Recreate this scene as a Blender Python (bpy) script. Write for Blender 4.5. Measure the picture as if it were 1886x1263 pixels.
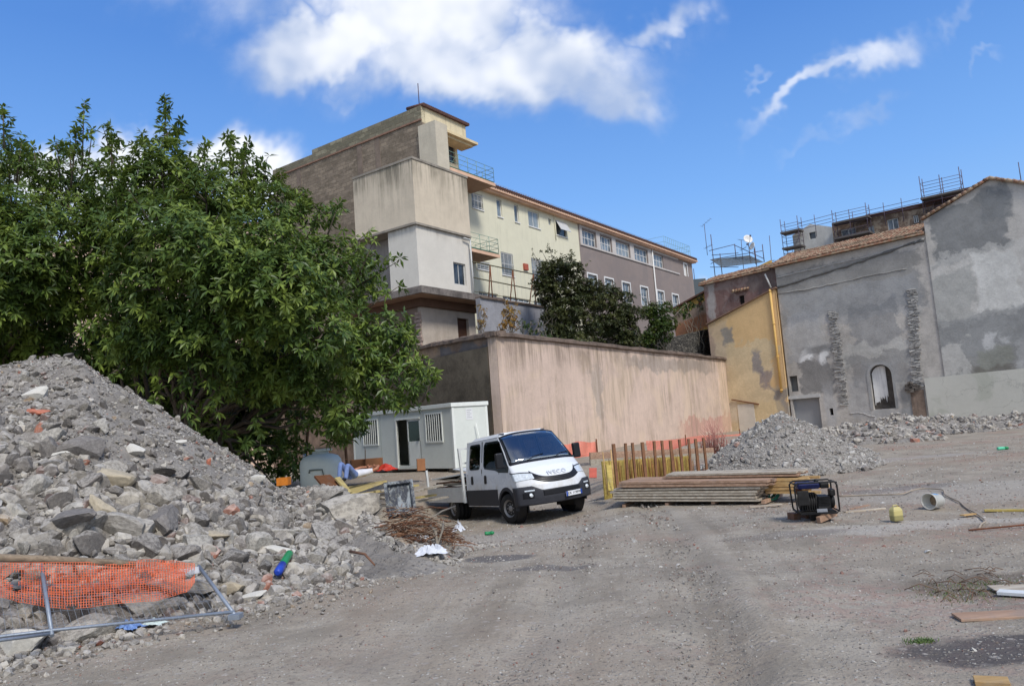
import bpy, bmesh, math, random
import numpy as np
from mathutils import Vector, Matrix, Euler
from mathutils.geometry import tessellate_polygon
from mathutils import noise as mnoise
random.seed(7); rng = np.random.default_rng(11)
R = math.radians
scn = bpy.context.scene
for o in list(bpy.data.objects): bpy.data.objects.remove(o)
col = scn.collection

# ------------------------------------------------------------------ camera
CZ = 2.0; FPX = 1362.0; PITCH = R(6.12); ROLL = R(4.3)
fw = Vector((0, math.cos(PITCH), math.sin(PITCH)))
r0 = Vector((1, 0, 0)); u0 = Vector((0, -math.sin(PITCH), math.cos(PITCH)))
cr = r0*math.cos(ROLL) - u0*math.sin(ROLL)
cu = u0*math.cos(ROLL) + r0*math.sin(ROLL)
cam_d = bpy.data.cameras.new("camera"); cam = bpy.data.objects.new("camera", cam_d); col.objects.link(cam)
cam_d.sensor_width = 36; cam_d.lens = 36*FPX/1886; cam_d.clip_start = .05; cam_d.clip_end = 4000
M = Matrix((cr, cu, -fw)).transposed().to_4x4(); M.translation = Vector((0, 0, CZ)); cam.matrix_world = M
scn.camera = cam
def ray(u, v):
    return (cr*((u-943)/FPX) + cu*(-(v-631.5)/FPX) + fw)
CAM = Vector((0, 0, CZ))
def PD(u, v, dep):                     # point on the line of sight at ground distance dep
    r = ray(u, v); return CAM + r*(dep/r.y)
def PZ(u, v, z):
    r = ray(u, v); return CAM + r*((z-CZ)/r.z)

# ------------------------------------------------------------------ light
SUN_EL, SUN_AZ = R(48), R(150)         # azimuth measured from +Y clockwise (towards +X): behind camera, to the right
sd = Vector((math.sin(SUN_AZ)*math.cos(SUN_EL), math.cos(SUN_AZ)*math.cos(SUN_EL), math.sin(SUN_EL)))
sun_d = bpy.data.lights.new("sun", 'SUN'); sun_d.energy = 2.1; sun_d.angle = R(14); sun_d.color = (1, .96, .9)
sun = bpy.data.objects.new("sun", sun_d); col.objects.link(sun)
sun.rotation_euler = (-sd).to_track_quat('-Z', 'Y').to_euler()
scn.view_settings.view_transform = 'Standard'; scn.view_settings.look = 'None'
scn.view_settings.exposure = 0.58; scn.view_settings.gamma = 1
scn.view_settings.use_curve_mapping = False

# ------------------------------------------------------------------ node helper
class N:
    def __init__(s, tree): s.t = tree; s.n = tree.nodes; s.l = tree.links
    def new(s, typ, **kw):
        nd = s.n.new(typ)
        for k, v in kw.items(): setattr(nd, k, v)
        return nd
    def put(s, sock, v):
        if isinstance(v, bpy.types.NodeSocket): s.l.new(v, sock)
        elif isinstance(v, (tuple, list)) and sock.type == 'RGBA' and len(v) == 3: sock.default_value = (*v, 1)
        else: sock.default_value = v
    def m(s, op, a, b=None, c=None, clamp=False):
        nd = s.new('ShaderNodeMath', operation=op); nd.use_clamp = clamp; s.put(nd.inputs[0], a)
        if b is not None: s.put(nd.inputs[1], b)
        if c is not None: s.put(nd.inputs[2], c)
        return nd.outputs[0]
    def vm(s, op, a, b=None):
        nd = s.new('ShaderNodeVectorMath', operation=op); s.put(nd.inputs[0], a)
        if b is not None: s.put(nd.inputs[1], b)
        return nd.outputs[0]
    def mix(s, f, a, b, bt='MIX'):
        nd = s.new('ShaderNodeMix', data_type='RGBA', blend_type=bt); nd.clamp_factor = True
        s.put(nd.inputs[0], f); s.put(nd.inputs[6], a); s.put(nd.inputs[7], b); return nd.outputs[2]
    def xyz(s, v):
        nd = s.new('ShaderNodeSeparateXYZ'); s.put(nd.inputs[0], v); return nd.outputs
    def comb(s, x, y, z):
        nd = s.new('ShaderNodeCombineXYZ'); s.put(nd.inputs[0], x); s.put(nd.inputs[1], y); s.put(nd.inputs[2], z); return nd.outputs[0]
    def tc(s, k='Object'): return s.new('ShaderNodeTexCoord').outputs[k]
    def sc(s, v, x, y=None, z=None):
        if y is None: y = z = x
        return s.vm('MULTIPLY', v, (x, y, z))
    def noise(s, v, scale, detail=4, rough=.55, dist=0, out=0):
        nd = s.new('ShaderNodeTexNoise'); s.put(nd.inputs['Vector'], v); nd.inputs['Scale'].default_value = scale
        nd.inputs['Detail'].default_value = detail; nd.inputs['Roughness'].default_value = rough
        nd.inputs['Distortion'].default_value = dist; return nd.outputs[out]
    def vor(s, v, scale, out='Distance', feature='F1', rnd=1):
        nd = s.new('ShaderNodeTexVoronoi', feature=feature); s.put(nd.inputs['Vector'], v)
        nd.inputs['Scale'].default_value = scale; nd.inputs['Randomness'].default_value = rnd; return nd.outputs[out]
    def ramp(s, f, stops, interp='LINEAR'):
        nd = s.new('ShaderNodeValToRGB'); s.put(nd.inputs[0], f); cr_ = nd.color_ramp; cr_.interpolation = interp
        while len(cr_.elements) > 1: cr_.elements.remove(cr_.elements[-1])
        for i, (p, c) in enumerate(stops):
            e = cr_.elements[0] if i == 0 else cr_.elements.new(p)
            e.position = p; e.color = (c, c, c, 1) if not isinstance(c, (tuple, list)) else (*c, 1)
        return nd.outputs[0]
    def st(s, f, a, b, lo=0., hi=1.):       # smoothstep
        nd = s.new('ShaderNodeMapRange', interpolation_type='SMOOTHSTEP'); s.put(nd.inputs[0], f)
        nd.inputs[1].default_value = a; nd.inputs[2].default_value = b; nd.inputs[3].default_value = lo; nd.inputs[4].default_value = hi
        return nd.outputs[0]
    def bump(s, h, strength=.5, dist=.02, nrm=None):
        nd = s.new('ShaderNodeBump'); nd.inputs['Strength'].default_value = strength; nd.inputs['Distance'].default_value = dist
        s.put(nd.inputs['Height'], h)
        if nrm is not None: s.put(nd.inputs['Normal'], nrm)
        return nd.outputs[0]
def srgb(r, g, b):
    f = lambda c: (c/255/12.92) if c/255 <= .04045 else ((c/255+.055)/1.055)**2.4
    return (f(r), f(g), f(b))
def mat(name, base=(.5, .5, .5), rough=.8, metal=0., fn=None, spec=.3):
    m = bpy.data.materials.new(name); m.use_nodes = True; t = N(m.node_tree)
    b = m.node_tree.nodes['Principled BSDF']; b.inputs['Roughness'].default_value = rough; b.inputs['Metallic'].default_value = metal
    b.inputs['Specular IOR Level'].default_value = spec
    b.inputs['Base Color'].default_value = (*base, 1)
    if fn:
        r = fn(t, b)
        if r is not None:
            if not isinstance(r, tuple): r = (r,)
            t.put(b.inputs['Base Color'], r[0])
            if len(r) > 1 and r[1] is not None: t.put(b.inputs['Normal'], r[1])
            if len(r) > 2 and r[2] is not None: t.put(b.inputs['Roughness'], r[2])
    return m
def simple(name, c, rough=.7, metal=0., var=.18, scale=6, spec=.3, bump=0.0):     # plain colour with wear
    def fn(t, b):
        v = t.tc(); n = t.noise(v, scale, 6, .65); n2 = t.noise(v, scale*7, 4, .6)
        k = t.m('ADD', t.m('MULTIPLY', n, .7), t.m('MULTIPLY', n2, .3))
        f = t.st(k, .3, .7)
        cc = t.mix(f, tuple(x*(1-var) for x in c), tuple(min(1, x*(1+var)) for x in c))
        return (cc, t.bump(k, bump, .02) if bump else None, t.m('MULTIPLY_ADD', n, .25, rough-.12))
    return mat(name, c, rough, metal, fn, spec)

# ------------------------------------------------------------------ world: Nishita sky with clouds in it
w = bpy.data.worlds.new("World"); scn.world = w; w.use_nodes = True; T = N(w.node_tree); w.node_tree.nodes.clear()
sky = T.new('ShaderNodeTexSky', sky_type='NISHITA'); sky.sun_disc = False; sky.sun_elevation = SUN_EL; sky.sun_rotation = SUN_AZ
sky.air_density = 1.0; sky.dust_density = .3; sky.ozone_density = 2.2; sky.altitude = 50
hs = T.new('ShaderNodeHueSaturation'); T.put(hs.inputs['Color'], sky.outputs[0]); hs.inputs['Saturation'].default_value = 1.12
gv = T.tc('Generated'); gx, gy, gz_ = T.xyz(gv)
yy = T.m('MAXIMUM', T.m('ABSOLUTE', gy), .12)
px = T.m('DIVIDE', gx, yy); pz = T.m('DIVIDE', gz_, yy)
pv = T.comb(px, T.m('MULTIPLY', T.st(gy, -.05, .05), 3.0), pz)
nA = T.noise(pv, 3.2, 5, .62, .3, out=1); nB = T.noise(pv, 14, 3, .6, 0, out=1)
dv = T.vm('ADD', T.sc(T.vm('SUBTRACT', nA, (.5, .5, .5)), .30), T.sc(T.vm('SUBTRACT', nB, (.5, .5, .5)), .07))
qv = T.vm('ADD', pv, dv); qx, _, qz = T.xyz(qv)
CLOUDS = [  # centre (photo px), radii, tilt deg, weight
 (600,65,160,90,0,1.2),(800,5,240,120,0,1.3),(1000,95,215,88,-12,1.1),(1115,150,95,52,-15,.85),(545,130,90,42,0,.7),(820,95,210,85,8,1.0),(780,-170,420,150,0,1.4),
 (1235,22,75,34,10,.62),(1500,172,130,20,30,.62),(1610,108,105,34,14,.66),(1590,225,70,18,15,.36),(1760,35,60,16,10,.35),(1810,100,40,9,10,.3),(1400,165,22,9,45,.3),
 (225,290,125,72,0,1.3),(430,290,100,55,-25,1.3),(80,290,130,60,0,1.2),(270,195,50,18,0,.34),(350,215,20,16,0,.35),(480,330,60,40,0,.8),(180,440,260,90,0,.9),
 (1300,515,60,30,0,.9),(1500,275,110,14,12,.25),(640,190,60,20,-20,.4),(-500,300,350,120,0,1.1),(2600,200,500,120,0,1.),(2300,500,300,90,0,.8)]
dens = None
for (cx, cy, rx, ry, tl, wt) in CLOUDS:
    c = ray(cx, cy); X, Z = c.x/c.y, c.z/c.y
    a = R(tl)+ROLL; ca, sa = math.cos(a), math.sin(a); rx, ry = rx/FPX, ry/FPX
    dx = T.m('SUBTRACT', qx, X); dz = T.m('SUBTRACT', qz, Z)
    e1 = T.m('MULTIPLY', T.m('ADD', T.m('MULTIPLY', dx, ca), T.m('MULTIPLY', dz, sa)), 1/rx)
    e2 = T.m('MULTIPLY', T.m('ADD', T.m('MULTIPLY', dx, -sa), T.m('MULTIPLY', dz, ca)), 1/ry)
    g = T.m('EXPONENT', T.m('MULTIPLY', T.m('ADD', T.m('POWER', T.m('ABSOLUTE', e1), 2.6), T.m('POWER', T.m('ABSOLUTE', e2), 2.6)), -.9))
    g = T.m('MULTIPLY', g, wt); dens = g if dens is None else T.m('MAXIMUM', dens, g)
back = T.m('MULTIPLY', T.st(T.noise(gv, 2.2, 3, .6), .38, .54), T.st(gy, .15, -.15))  # generic clouds added behind the camera, coverage raised to whiten the ambient light
fine = T.noise(pv, 8, 6, .68)
dd = T.m('ADD', dens, T.m('MULTIPLY', T.m('SUBTRACT', fine, .5), .55))
al = T.m('MAXIMUM', T.m('MULTIPLY', T.st(dd, .04, .98), .97), T.m('MULTIPLY', back, .95))
shade = T.noise(pv, 5.5, 3, .55)
ccol = T.mix(T.st(T.m('ADD', shade, T.m('MULTIPLY', dd, .12)), .40, .68), srgb(168, 186, 218), srgb(243, 246, 252))
bg = T.new('ShaderNodeBackground'); bg.inputs[1].default_value = .12
skyc = T.mix(.72, hs.outputs[0], T.ramp(gz_, [(0, (2.7, 4.0, 5.6)), (.13, (1.85, 3.3, 5.5)), (.28, (1.1, 2.5, 5.4)), (.47, (.5, 1.55, 4.4)), (1, (.3, .9, 3.0))]))
T.put(bg.inputs[0], T.mix(al, skyc, T.sc(ccol, 6.3)))
w.cycles.sampling_method = 'MANUAL'; w.cycles.sample_map_resolution = 256
wo = T.new('ShaderNodeOutputWorld'); T.l.new(bg.outputs[0], wo.inputs[0])

# ------------------------------------------------------------------ mesh builder
class MB:
    def __init__(s): s.v = []; s.f = []; s.mi = []; s.cur = 0; s.sm = []; s.smooth = False
    def add(s, vs, fs, M=None):
        b = len(s.v)
        for p in vs: s.v.append(tuple(M @ Vector(p)) if M is not None else tuple(p))
        for f in fs: s.f.append(tuple(b+i for i in f)); s.mi.append(s.cur); s.sm.append(s.smooth)
        return s
    def box(s, x0, y0, z0, x1, y1, z1, M=None):
        vs = [(x0,y0,z0),(x1,y0,z0),(x1,y1,z0),(x0,y1,z0),(x0,y0,z1),(x1,y0,z1),(x1,y1,z1),(x0,y1,z1)]
        return s.add(vs, [(3,2,1,0),(4,5,6,7),(0,1,5,4),(1,2,6,5),(2,3,7,6),(3,0,4,7)], M)
    def cbox(s, c, sz, M=None):
        return s.box(c[0]-sz[0]/2, c[1]-sz[1]/2, c[2]-sz[2]/2, c[0]+sz[0]/2, c[1]+sz[1]/2, c[2]+sz[2]/2, M)
    def bar(s, a, b, wx, wz, up=(0,0,1)):       # box between two points
        a = Vector(a); b = Vector(b); d = b-a; L = d.length; y = d.normalized(); up = Vector(up)
        if abs(y.dot(up)) > .98: up = Vector((1, 0, 0))
        x = y.cross(up).normalized(); z = x.cross(y)
        Mx = Matrix((x, y, z)).transposed().to_4x4(); Mx.translation = a
        return s.box(-wx/2, 0, -wz/2, wx/2, L, wz/2, Mx)
    def tube(s, pts, r, n=8, cap=True):
        pts = [Vector(p) for p in pts]; k = len(pts); rr = r if isinstance(r, (list, tuple)) else [r]*k
        b = len(s.v); prev = None
        for i, p in enumerate(pts):
            d = (pts[min(i+1, k-1)]-pts[max(i-1, 0)]).normalized()
            up = prev if prev is not None else (Vector((0, 0, 1)) if abs(d.z) < .9 else Vector((1, 0, 0)))
            x = d.cross(up)
            x = x.normalized() if x.length > 1e-6 else Vector((1, 0, 0)); z = x.cross(d).normalized(); prev = z
            for j in range(n):
                a = 2*math.pi*j/n; s.v.append(tuple(p + (x*math.cos(a)+z*math.sin(a))*rr[i]))
        for i in range(k-1):
            for j in range(n):
                s.f.append((b+i*n+j, b+(i+1)*n+j, b+(i+1)*n+(j+1)%n, b+i*n+(j+1)%n)); s.mi.append(s.cur); s.sm.append(True)
        if cap:
            s.f.append(tuple(b+j for j in range(n))); s.mi.append(s.cur); s.sm.append(False)
            s.f.append(tuple(b+(k-1)*n+j for j in reversed(range(n)))); s.mi.append(s.cur); s.sm.append(False)
        return s
    def lathe(s, prof, n=24, M=None, caps=True):   # prof [(r,z)]
        b = len(s.v); k = len(prof)
        for r_, z in prof:
            for j in range(n):
                a = 2*math.pi*j/n; p = Vector((r_*math.cos(a), r_*math.sin(a), z)); s.v.append(tuple(M @ p) if M is not None else tuple(p))
        for i in range(k-1):
            for j in range(n):
                s.f.append((b+i*n+j, b+i*n+(j+1)%n, b+(i+1)*n+(j+1)%n, b+(i+1)*n+j)); s.mi.append(s.cur); s.sm.append(True)
        if caps:
            s.f.append(tuple(b+j for j in reversed(range(n)))); s.mi.append(s.cur); s.sm.append(False)
            s.f.append(tuple(b+(k-1)*n+j for j in range(n))); s.mi.append(s.cur); s.sm.append(False)
        return s
    def prism(s, poly, y0, y1, M=None):        # poly [(x,z)] extruded along y
        n = len(poly); vs = [(x, y0, z) for x, z in poly]+[(x, y1, z) for x, z in poly]
        fs = [tuple(range(n)), tuple(range(2*n-1, n-1, -1))]+[(i, n+i, n+(i+1)%n, (i+1)%n) for i in range(n)]
        return s.add(vs, fs, M)
    def build(s, name, mats, parent=None, bevel=0, loc=None, fix=False, subd=0):
        me = bpy.data.meshes.new(name); me.from_pydata(s.v, [], s.f)
        if not isinstance(mats, (list, tuple)): mats = [mats]
        for m_ in mats: me.materials.append(m_)
        me.polygons.foreach_set('material_index', s.mi); me.polygons.foreach_set('use_smooth', s.sm)
        if fix:
            bm = bmesh.new(); bm.from_mesh(me); bmesh.ops.recalc_face_normals(bm, faces=bm.faces); bm.to_mesh(me); bm.free()
        me.update()
        o = bpy.data.objects.new(name, me); col.objects.link(o)
        if parent is not None: o.parent = parent
        if loc is not None: o.location = loc
        if bevel:
            bv = o.modifiers.new('bevel', 'BEVEL'); bv.width = bevel; bv.segments = 2; bv.limit_method = 'ANGLE'; bv.angle_limit = R(40)
        if subd:
            sb = o.modifiers.new('sub', 'SUBSURF'); sb.levels = subd; sb.render_levels = subd
        return o
def tag(o, label=None, cat=None, group=None, kind=None):
    if label: o['label'] = label
    if cat: o['category'] = cat
    if group: o['group'] = group
    if kind: o['kind'] = kind
    return o
def thing(name, label, cat, loc=(0, 0, 0), rz=0, group=None, Mw=None):
    o = bpy.data.objects.new(name, None); col.objects.link(o); o.empty_display_size = .2
    if Mw is not None: o.matrix_world = Mw
    else: o.location = loc; o.rotation_euler = (0, 0, rz)
    return tag(o, label, cat, group)
def copy_thing(o, label=None):
    c = o.copy(); col.objects.link(c)
    if label: c['label'] = label
    for ch in list(o.children):
        d = ch.copy(); col.objects.link(d); d.parent = c
        for g in list(ch.children):
            e = g.copy(); col.objects.link(e); e.parent = d
    return c
def np_mesh(name, V, F, mats, parent=None, smooth=False, mi=None):   # V (n,3), F (m,k) arrays
    me = bpy.data.meshes.new(name); V = np.ascontiguousarray(V, dtype=np.float32); F = np.ascontiguousarray(F, dtype=np.int32)
    k = F.shape[1]
    me.vertices.add(len(V)); me.vertices.foreach_set('co', V.ravel())
    me.loops.add(F.size); me.loops.foreach_set('vertex_index', F.ravel())
    me.polygons.add(len(F)); me.polygons.foreach_set('loop_start', np.arange(0, F.size, k, dtype=np.int32))
    me.polygons.foreach_set('use_smooth', np.full(len(F), smooth))
    if not isinstance(mats, (list, tuple)): mats = [mats]
    for m_ in mats: me.materials.append(m_)
    if mi is not None: me.polygons.foreach_set('material_index', np.ascontiguousarray(mi, dtype=np.int32))
    me.update(calc_edges=True)
    o = bpy.data.objects.new(name, me); col.objects.link(o)
    if parent is not None: o.parent = parent
    return o

# ------------------------------------------------------------------ facade frames (local x along, y into the wall, z up)
class FR:
    def __init__(s, ox, oy, az):
        a = R(az); s.o = Vector((ox, oy, 0)); s.d = Vector((math.sin(a), math.cos(a), 0)); s.n = Vector((math.cos(a), -math.sin(a), 0))
        s.rz = math.atan2(s.d.y, s.d.x)
    def L(s, u, v, off=0.):             # photo line of sight meets the plane at offset n*off -> (s, z)
        r_ = ray(u, v); p0 = s.o + s.n*off
        t = (p0-Vector((0, 0, 0))).dot(s.n)/r_.dot(s.n); p = CAM + r_*t
        return ((p-s.o).dot(s.d), p.z)
    def W(s, x, y, z): return s.o + s.d*x - s.n*y + Vector((0, 0, z))
    def thing(s, name, label, cat, group=None): return thing(name, label, cat, tuple(s.o), s.rz, group)
def wall_mesh(mb, outline, holes=(), y0=0., th=.3, rev=.2, back=True):
    """front sheet with openings, reveals and closed sides; outline/holes lists of (x,z)"""
    loops = [[Vector((x, z, 0)) for x, z in outline]]+[[Vector((x, z, 0)) for x, z in h] for h in holes]
    tri = tessellate_polygon(loops); flat = [p for l in loops for p in l]
    vs = [(p.x, y0, p.y) for p in flat]
    fs = []
    for a, b, c in tri:
        A, B, C = flat[a], flat[b], flat[c]
        cr_ = (B-A).x*(C-A).y-(B-A).y*(C-A).x
        if abs(cr_) < 1e-9: continue
        fs.append((a, b, c) if cr_ > 0 else (c, b, a))
    mb.add(vs, fs)
    def ring(loop, y1, inward):
        n = len(loop); ar = sum(loop[i][0]*loop[(i+1) % n][1]-loop[(i+1) % n][0]*loop[i][1] for i in range(n))
        vs = [(x, y0, z) for x, z in loop]+[(x, y1, z) for x, z in loop]
        fs = []
        for i in range(n):
            j = (i+1) % n; q = (i, n+i, n+j, j)
            if (ar > 0) == inward: q = q[::-1]
            fs.append(q)
        mb.add(vs, fs)
    ring(outline, y0+th, False)
    for h in holes: ring(h, y0+rev, True)
    n = len(outline)
    if back: mb.add([(x, y0+th, z) for x, z in outline], [tuple(range(n))])
    return mb
def rect(a, b): # corner pts (s,z)
    x0, x1 = sorted((a[0], b[0])); z0, z1 = sorted((a[1], b[1])); return (x0, z0, x1, z1)
def rloop(r_): x0, z0, x1, z1 = r_; return [(x0, z0), (x1, z0), (x1, z1), (x0, z1)]
def window(parent, r_, yb, fm, gm, nx=2, nz=1, fw_=.06, sill=None, surround=None, name='window', y0=0, bars=None):
    x0, z0, x1, z1 = r_; mb = MB()
    for (a, b, c, d) in [(x0, z0, x0+fw_, z1), (x1-fw_, z0, x1, z1), (x0+fw_, z0, x1-fw_, z0+fw_), (x0+fw_, z1-fw_, x1-fw_, z1)]:
        mb.box(a, yb-.03, b, c, yb+.03, d)
    for i in range(1, nx):
        x = x0+(x1-x0)*i/nx; mb.box(x-fw_*.4, yb-.025, z0+fw_, x+fw_*.4, yb+.02, z1-fw_)
    for i in range(1, nz):
        z = z0+(z1-z0)*i/nz; mb.box(x0+fw_, yb-.022, z-fw_*.35, x1-fw_, yb+.018, z+fw_*.35)
    o = mb.build(name, fm, parent)
    MB().box(x0+.01, yb-.004, z0+.01, x1-.01, yb+.008, z1-.01).build('pane', gm, o)
    if sill is not None: MB().box(x0-.06, y0-.07, z0-.07, x1+.06, y0+.12, z0-.003).build('sill', sill, o)
    if surround is not None:
        sw = .13; q = MB()
        q.box(x0-sw, y0-.03, z0, x0, y0+.06, z1); q.box(x1, y0-.03, z0, x1+sw, y0+.06, z1); q.box(x0-sw, y0-.032, z1, x1+sw, y0+.06, z1+sw)
        q.build('surround', surround, o)
    if bars is not None:
        q = MB(); k = max(4, int((x1-x0)/.13))
        for i in range(k+1): x = x0+.04+(x1-x0-.08)*i/k; q.tube([(x, y0-.05, z0-.02), (x, y0-.05, z1+.02)], .011, 5)
        for z in (z0+.1, (z0+z1)/2, z1-.1): q.box(x0-.02, y0-.06, z-.015, x1+.02, y0-.045, z+.015)
        q.build('window_grille', bars, o)
    return o
# ================================================================== materials
def plaster(name, base, var=.16, patches=(), streak=0., stc=(.05, .048, .045), rough=.9, bump=.35, big=.35, tint=None, speck=.0, ztop=None, zlen=3., cracks=0., fine=9., thr=(.46, .66), drip=None, dripc=(.1, .09, .08)):
    def fn(t, b):
        v = t.tc(); n1 = t.noise(v, big, 7, .62, .4); n2 = t.noise(v, 1.7, 7, .66, .3); n3 = t.noise(v, fine, 5, .65)
        k = t.m('ADD', t.m('MULTIPLY', n1, .5), t.m('ADD', t.m('MULTIPLY', n2, .33), t.m('MULTIPLY', n3, .17)))
        c = t.mix(t.st(k, .36, .64), tuple(x*(1-var*1.5) for x in base), tuple(min(.9, x*(1+var)) for x in base))
        if tint is not None: c = t.mix(t.m('MULTIPLY', t.st(t.noise(v, big*1.7, 6, .65, .8), .47, .6), .75), c, tint)
        X, Y, Z = t.xyz(v)
        h = t.m('MULTIPLY', n3, .6)
        if patches:
            dn = t.noise(v, .8, 8, .62, 0, out=1); dv = t.vm('SUBTRACT', dn, (.5, .5, .5)); DX, _, DZ = t.xyz(dv)
            for p in patches:
                cx, cz, w_, h_, cc, amp = p[:6]; al_ = p[6] if len(p) > 6 else 1.
                sl = p[7] if len(p) > 7 else 0.
                xx = t.m('ADD', t.m('SUBTRACT', X, cx), t.m('MULTIPLY', DX, amp*1.9))
                zz = t.m('ADD', t.m('SUBTRACT', t.m('SUBTRACT', Z, cz), t.m('MULTIPLY', t.m('SUBTRACT', X, cx), sl)), t.m('MULTIPLY', DZ, amp*1.9))
                d = t.m('MAXIMUM', t.m('MULTIPLY', t.m('ABSOLUTE', xx), 1/w_), t.m('MULTIPLY', t.m('ABSOLUTE', zz), 1/h_))
                msk = t.m('MULTIPLY', t.st(t.m('ADD', d, t.m('MULTIPLY', t.m('SUBTRACT', n2, .5), .5)), 1.0+.12/min(w_, h_), 1.0-.12/min(w_, h_)), al_*.88)
                kk = t.st(k, .4, .62)
                pc = t.mix(kk, tuple(x*.82 for x in cc), tuple(min(.9, x*1.12) for x in cc))
                c = t.mix(msk, c, pc); h = t.m('MULTIPLY_ADD', msk, .25, h)
        if streak > 0:
            s1 = t.noise(t.sc(v, 2.6, 2.6, .22), 1., 6, .7, .3); s2 = t.noise(t.sc(v, 9, 9, .5), 1., 4, .6)
            sm = t.st(t.m('ADD', t.m('MULTIPLY', s1, .7), t.m('MULTIPLY', s2, .3)), *thr)
            if ztop is not None:
                sm = t.m('MULTIPLY', sm, t.st(Z, ztop-zlen, ztop)); 
            c = t.mix(t.m('MULTIPLY', t.m('MULTIPLY', sm, streak), t.st(t.noise(v, .4, 4, .6, .5), .38, .62, .2, 1.)), c, stc)
        if drip is not None:
            d1 = t.noise(t.sc(v, 1.7, 1.7, .10), 1., 6, .72, .4); d2 = t.noise(t.sc(v, 14, 14, .35), 1., 3, .6); zz_ = t.m('ADD', Z, t.m('MULTIPLY', d1, drip[1]*1.6))
            dm = t.m('MULTIPLY', t.st(zz_, drip[0]-drip[1]*.2, drip[0]+drip[1]*.9), t.st(t.m('ADD', t.m('MULTIPLY', d1, .6), t.m('MULTIPLY', d2, .4)), .42, .56))
            c = t.mix(t.m('MULTIPLY', t.m('MULTIPLY', dm, drip[2]), t.st(t.noise(v, .55, 4, .6, .5), .36, .6, .25, 1.)), c, dripc)
        if cracks > 0:
            cv = t.vm('ADD', v, t.sc(t.vm('SUBTRACT', t.noise(v, 1.3, 5, .6, 0, out=1), (.5, .5, .5)), 1.4))
            cd = t.vor(cv, .35, feature='DISTANCE_TO_EDGE'); cm = t.m('MULTIPLY', t.st(cd, .012, .003), cracks)
            c = t.mix(cm, c, tuple(x*.35 for x in base)); h = t.m('SUBTRACT', h, t.m('MULTIPLY', cm, .5))
        if speck > 0:
            sp = t.st(t.vor(v, 5.5), .13, .05); sp = t.m('MULTIPLY', sp, t.st(t.noise(v, 1.1, 3), .5, .62))
            c = t.mix(t.m('MULTIPLY', sp, speck), c, tuple(x*.3 for x in base))
        return (c, t.bump(t.m('ADD', h, t.m('MULTIPLY', n2, .8)), bump, .05))
    return mat(name, base, rough, 0, fn, .2)
def blockwork(name, c1, c2, mortar, bw=.42, bh=.21, var=.5, bump=.6, msz=.018, off=.5):
    def fn(t, b):
        v = t.tc(); X, Y, Z = t.xyz(v)
        wv = t.comb(t.m('ADD', X, Y), Z, 0.)
        wv = t.vm('ADD', wv, t.sc(t.vm('SUBTRACT', t.noise(v, 2.5, 4, .6, 0, out=1), (.5, .5, .5)), .05))
        br = t.new('ShaderNodeTexBrick'); br.offset = off; t.put(br.inputs['Vector'], wv); br.inputs['Scale'].default_value = 1
        br.inputs['Brick Width'].default_value = bw; br.inputs['Row Height'].default_value = bh; br.inputs['Mortar Size'].default_value = msz
        br.inputs['Mortar Smooth'].default_value = .3; br.inputs['Bias'].default_value = 0
        t.put(br.inputs['Color1'], c1); t.put(br.inputs['Color2'], c2); t.put(br.inputs['Mortar'], mortar)
        n1 = t.noise(t.sc(v, .5, .5, 1.6), .8, 7, .65, 0); n2 = t.noise(v, 4, 6, .65)
        c = t.mix(t.m('MULTIPLY', t.st(n1, .47, .56), var), br.outputs[0], tuple(x*.5 for x in c1))
        c = t.mix(t.m('MULTIPLY', t.st(n2, .45, .7), var*.6), c, tuple(min(.8, x*1.5) for x in c2))
        h = t.m('ADD', t.m('MULTIPLY', br.outputs[1], -.6), n2)
        return (c, t.bump(h, bump, .04))
    return mat(name, c1, .93, 0, fn, .15)
def stone_mat(name, c1, c2, scale=2.2, bump=.8, dark=(.03, .03, .03), sq=2.4):
    def fn(t, b):
        v = t.tc(); vv = t.sc(v, 1, 1, sq); vv = t.vm('ADD', vv, t.sc(t.vm('SUBTRACT', t.noise(v, 3, 5, .6, 0, out=1), (.5, .5, .5)), .35))
        d = t.vor(vv, scale, feature='DISTANCE_TO_EDGE'); cc = t.vor(vv, scale, out='Color'); x, y, z = t.xyz(cc)
        n = t.noise(v, 7, 6, .7)
        c = t.mix(x, c1, c2); c = t.mix(t.st(n, .4, .7), t.mix(.35, c, dark), c); c = t.mix(t.st(d, .09, .0), c, dark)
        return (c, t.bump(t.m('ADD', t.st(d, 0, .14), t.m('MULTIPLY', n, .6)), bump, .06))
    return mat(name, c1, .95, 0, fn, .15)
def glassy(name, c=(.03, .04, .05), rough=.08, spec=.6):
    def fn(t, b):
        v = t.tc(); n = t.noise(v, 1.3, 4, .6); n2 = t.noise(v, 20, 4, .6)
        oi = t.new('ShaderNodeObjectInfo').outputs['Random']; cc = t.mix(t.st(n, .35, .65), tuple(x*.5 for x in c), tuple(min(1, x*1.9) for x in c)); cc = t.mix(t.m('MULTIPLY', t.st(oi, .5, .9), .45), cc, tuple(min(.5, x*4.5) for x in c))
        return (cc, t.bump(n, .06, .02), t.m('MULTIPLY_ADD', n2, .2, rough))
    return mat(name, c, rough, 0, fn, spec)
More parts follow.
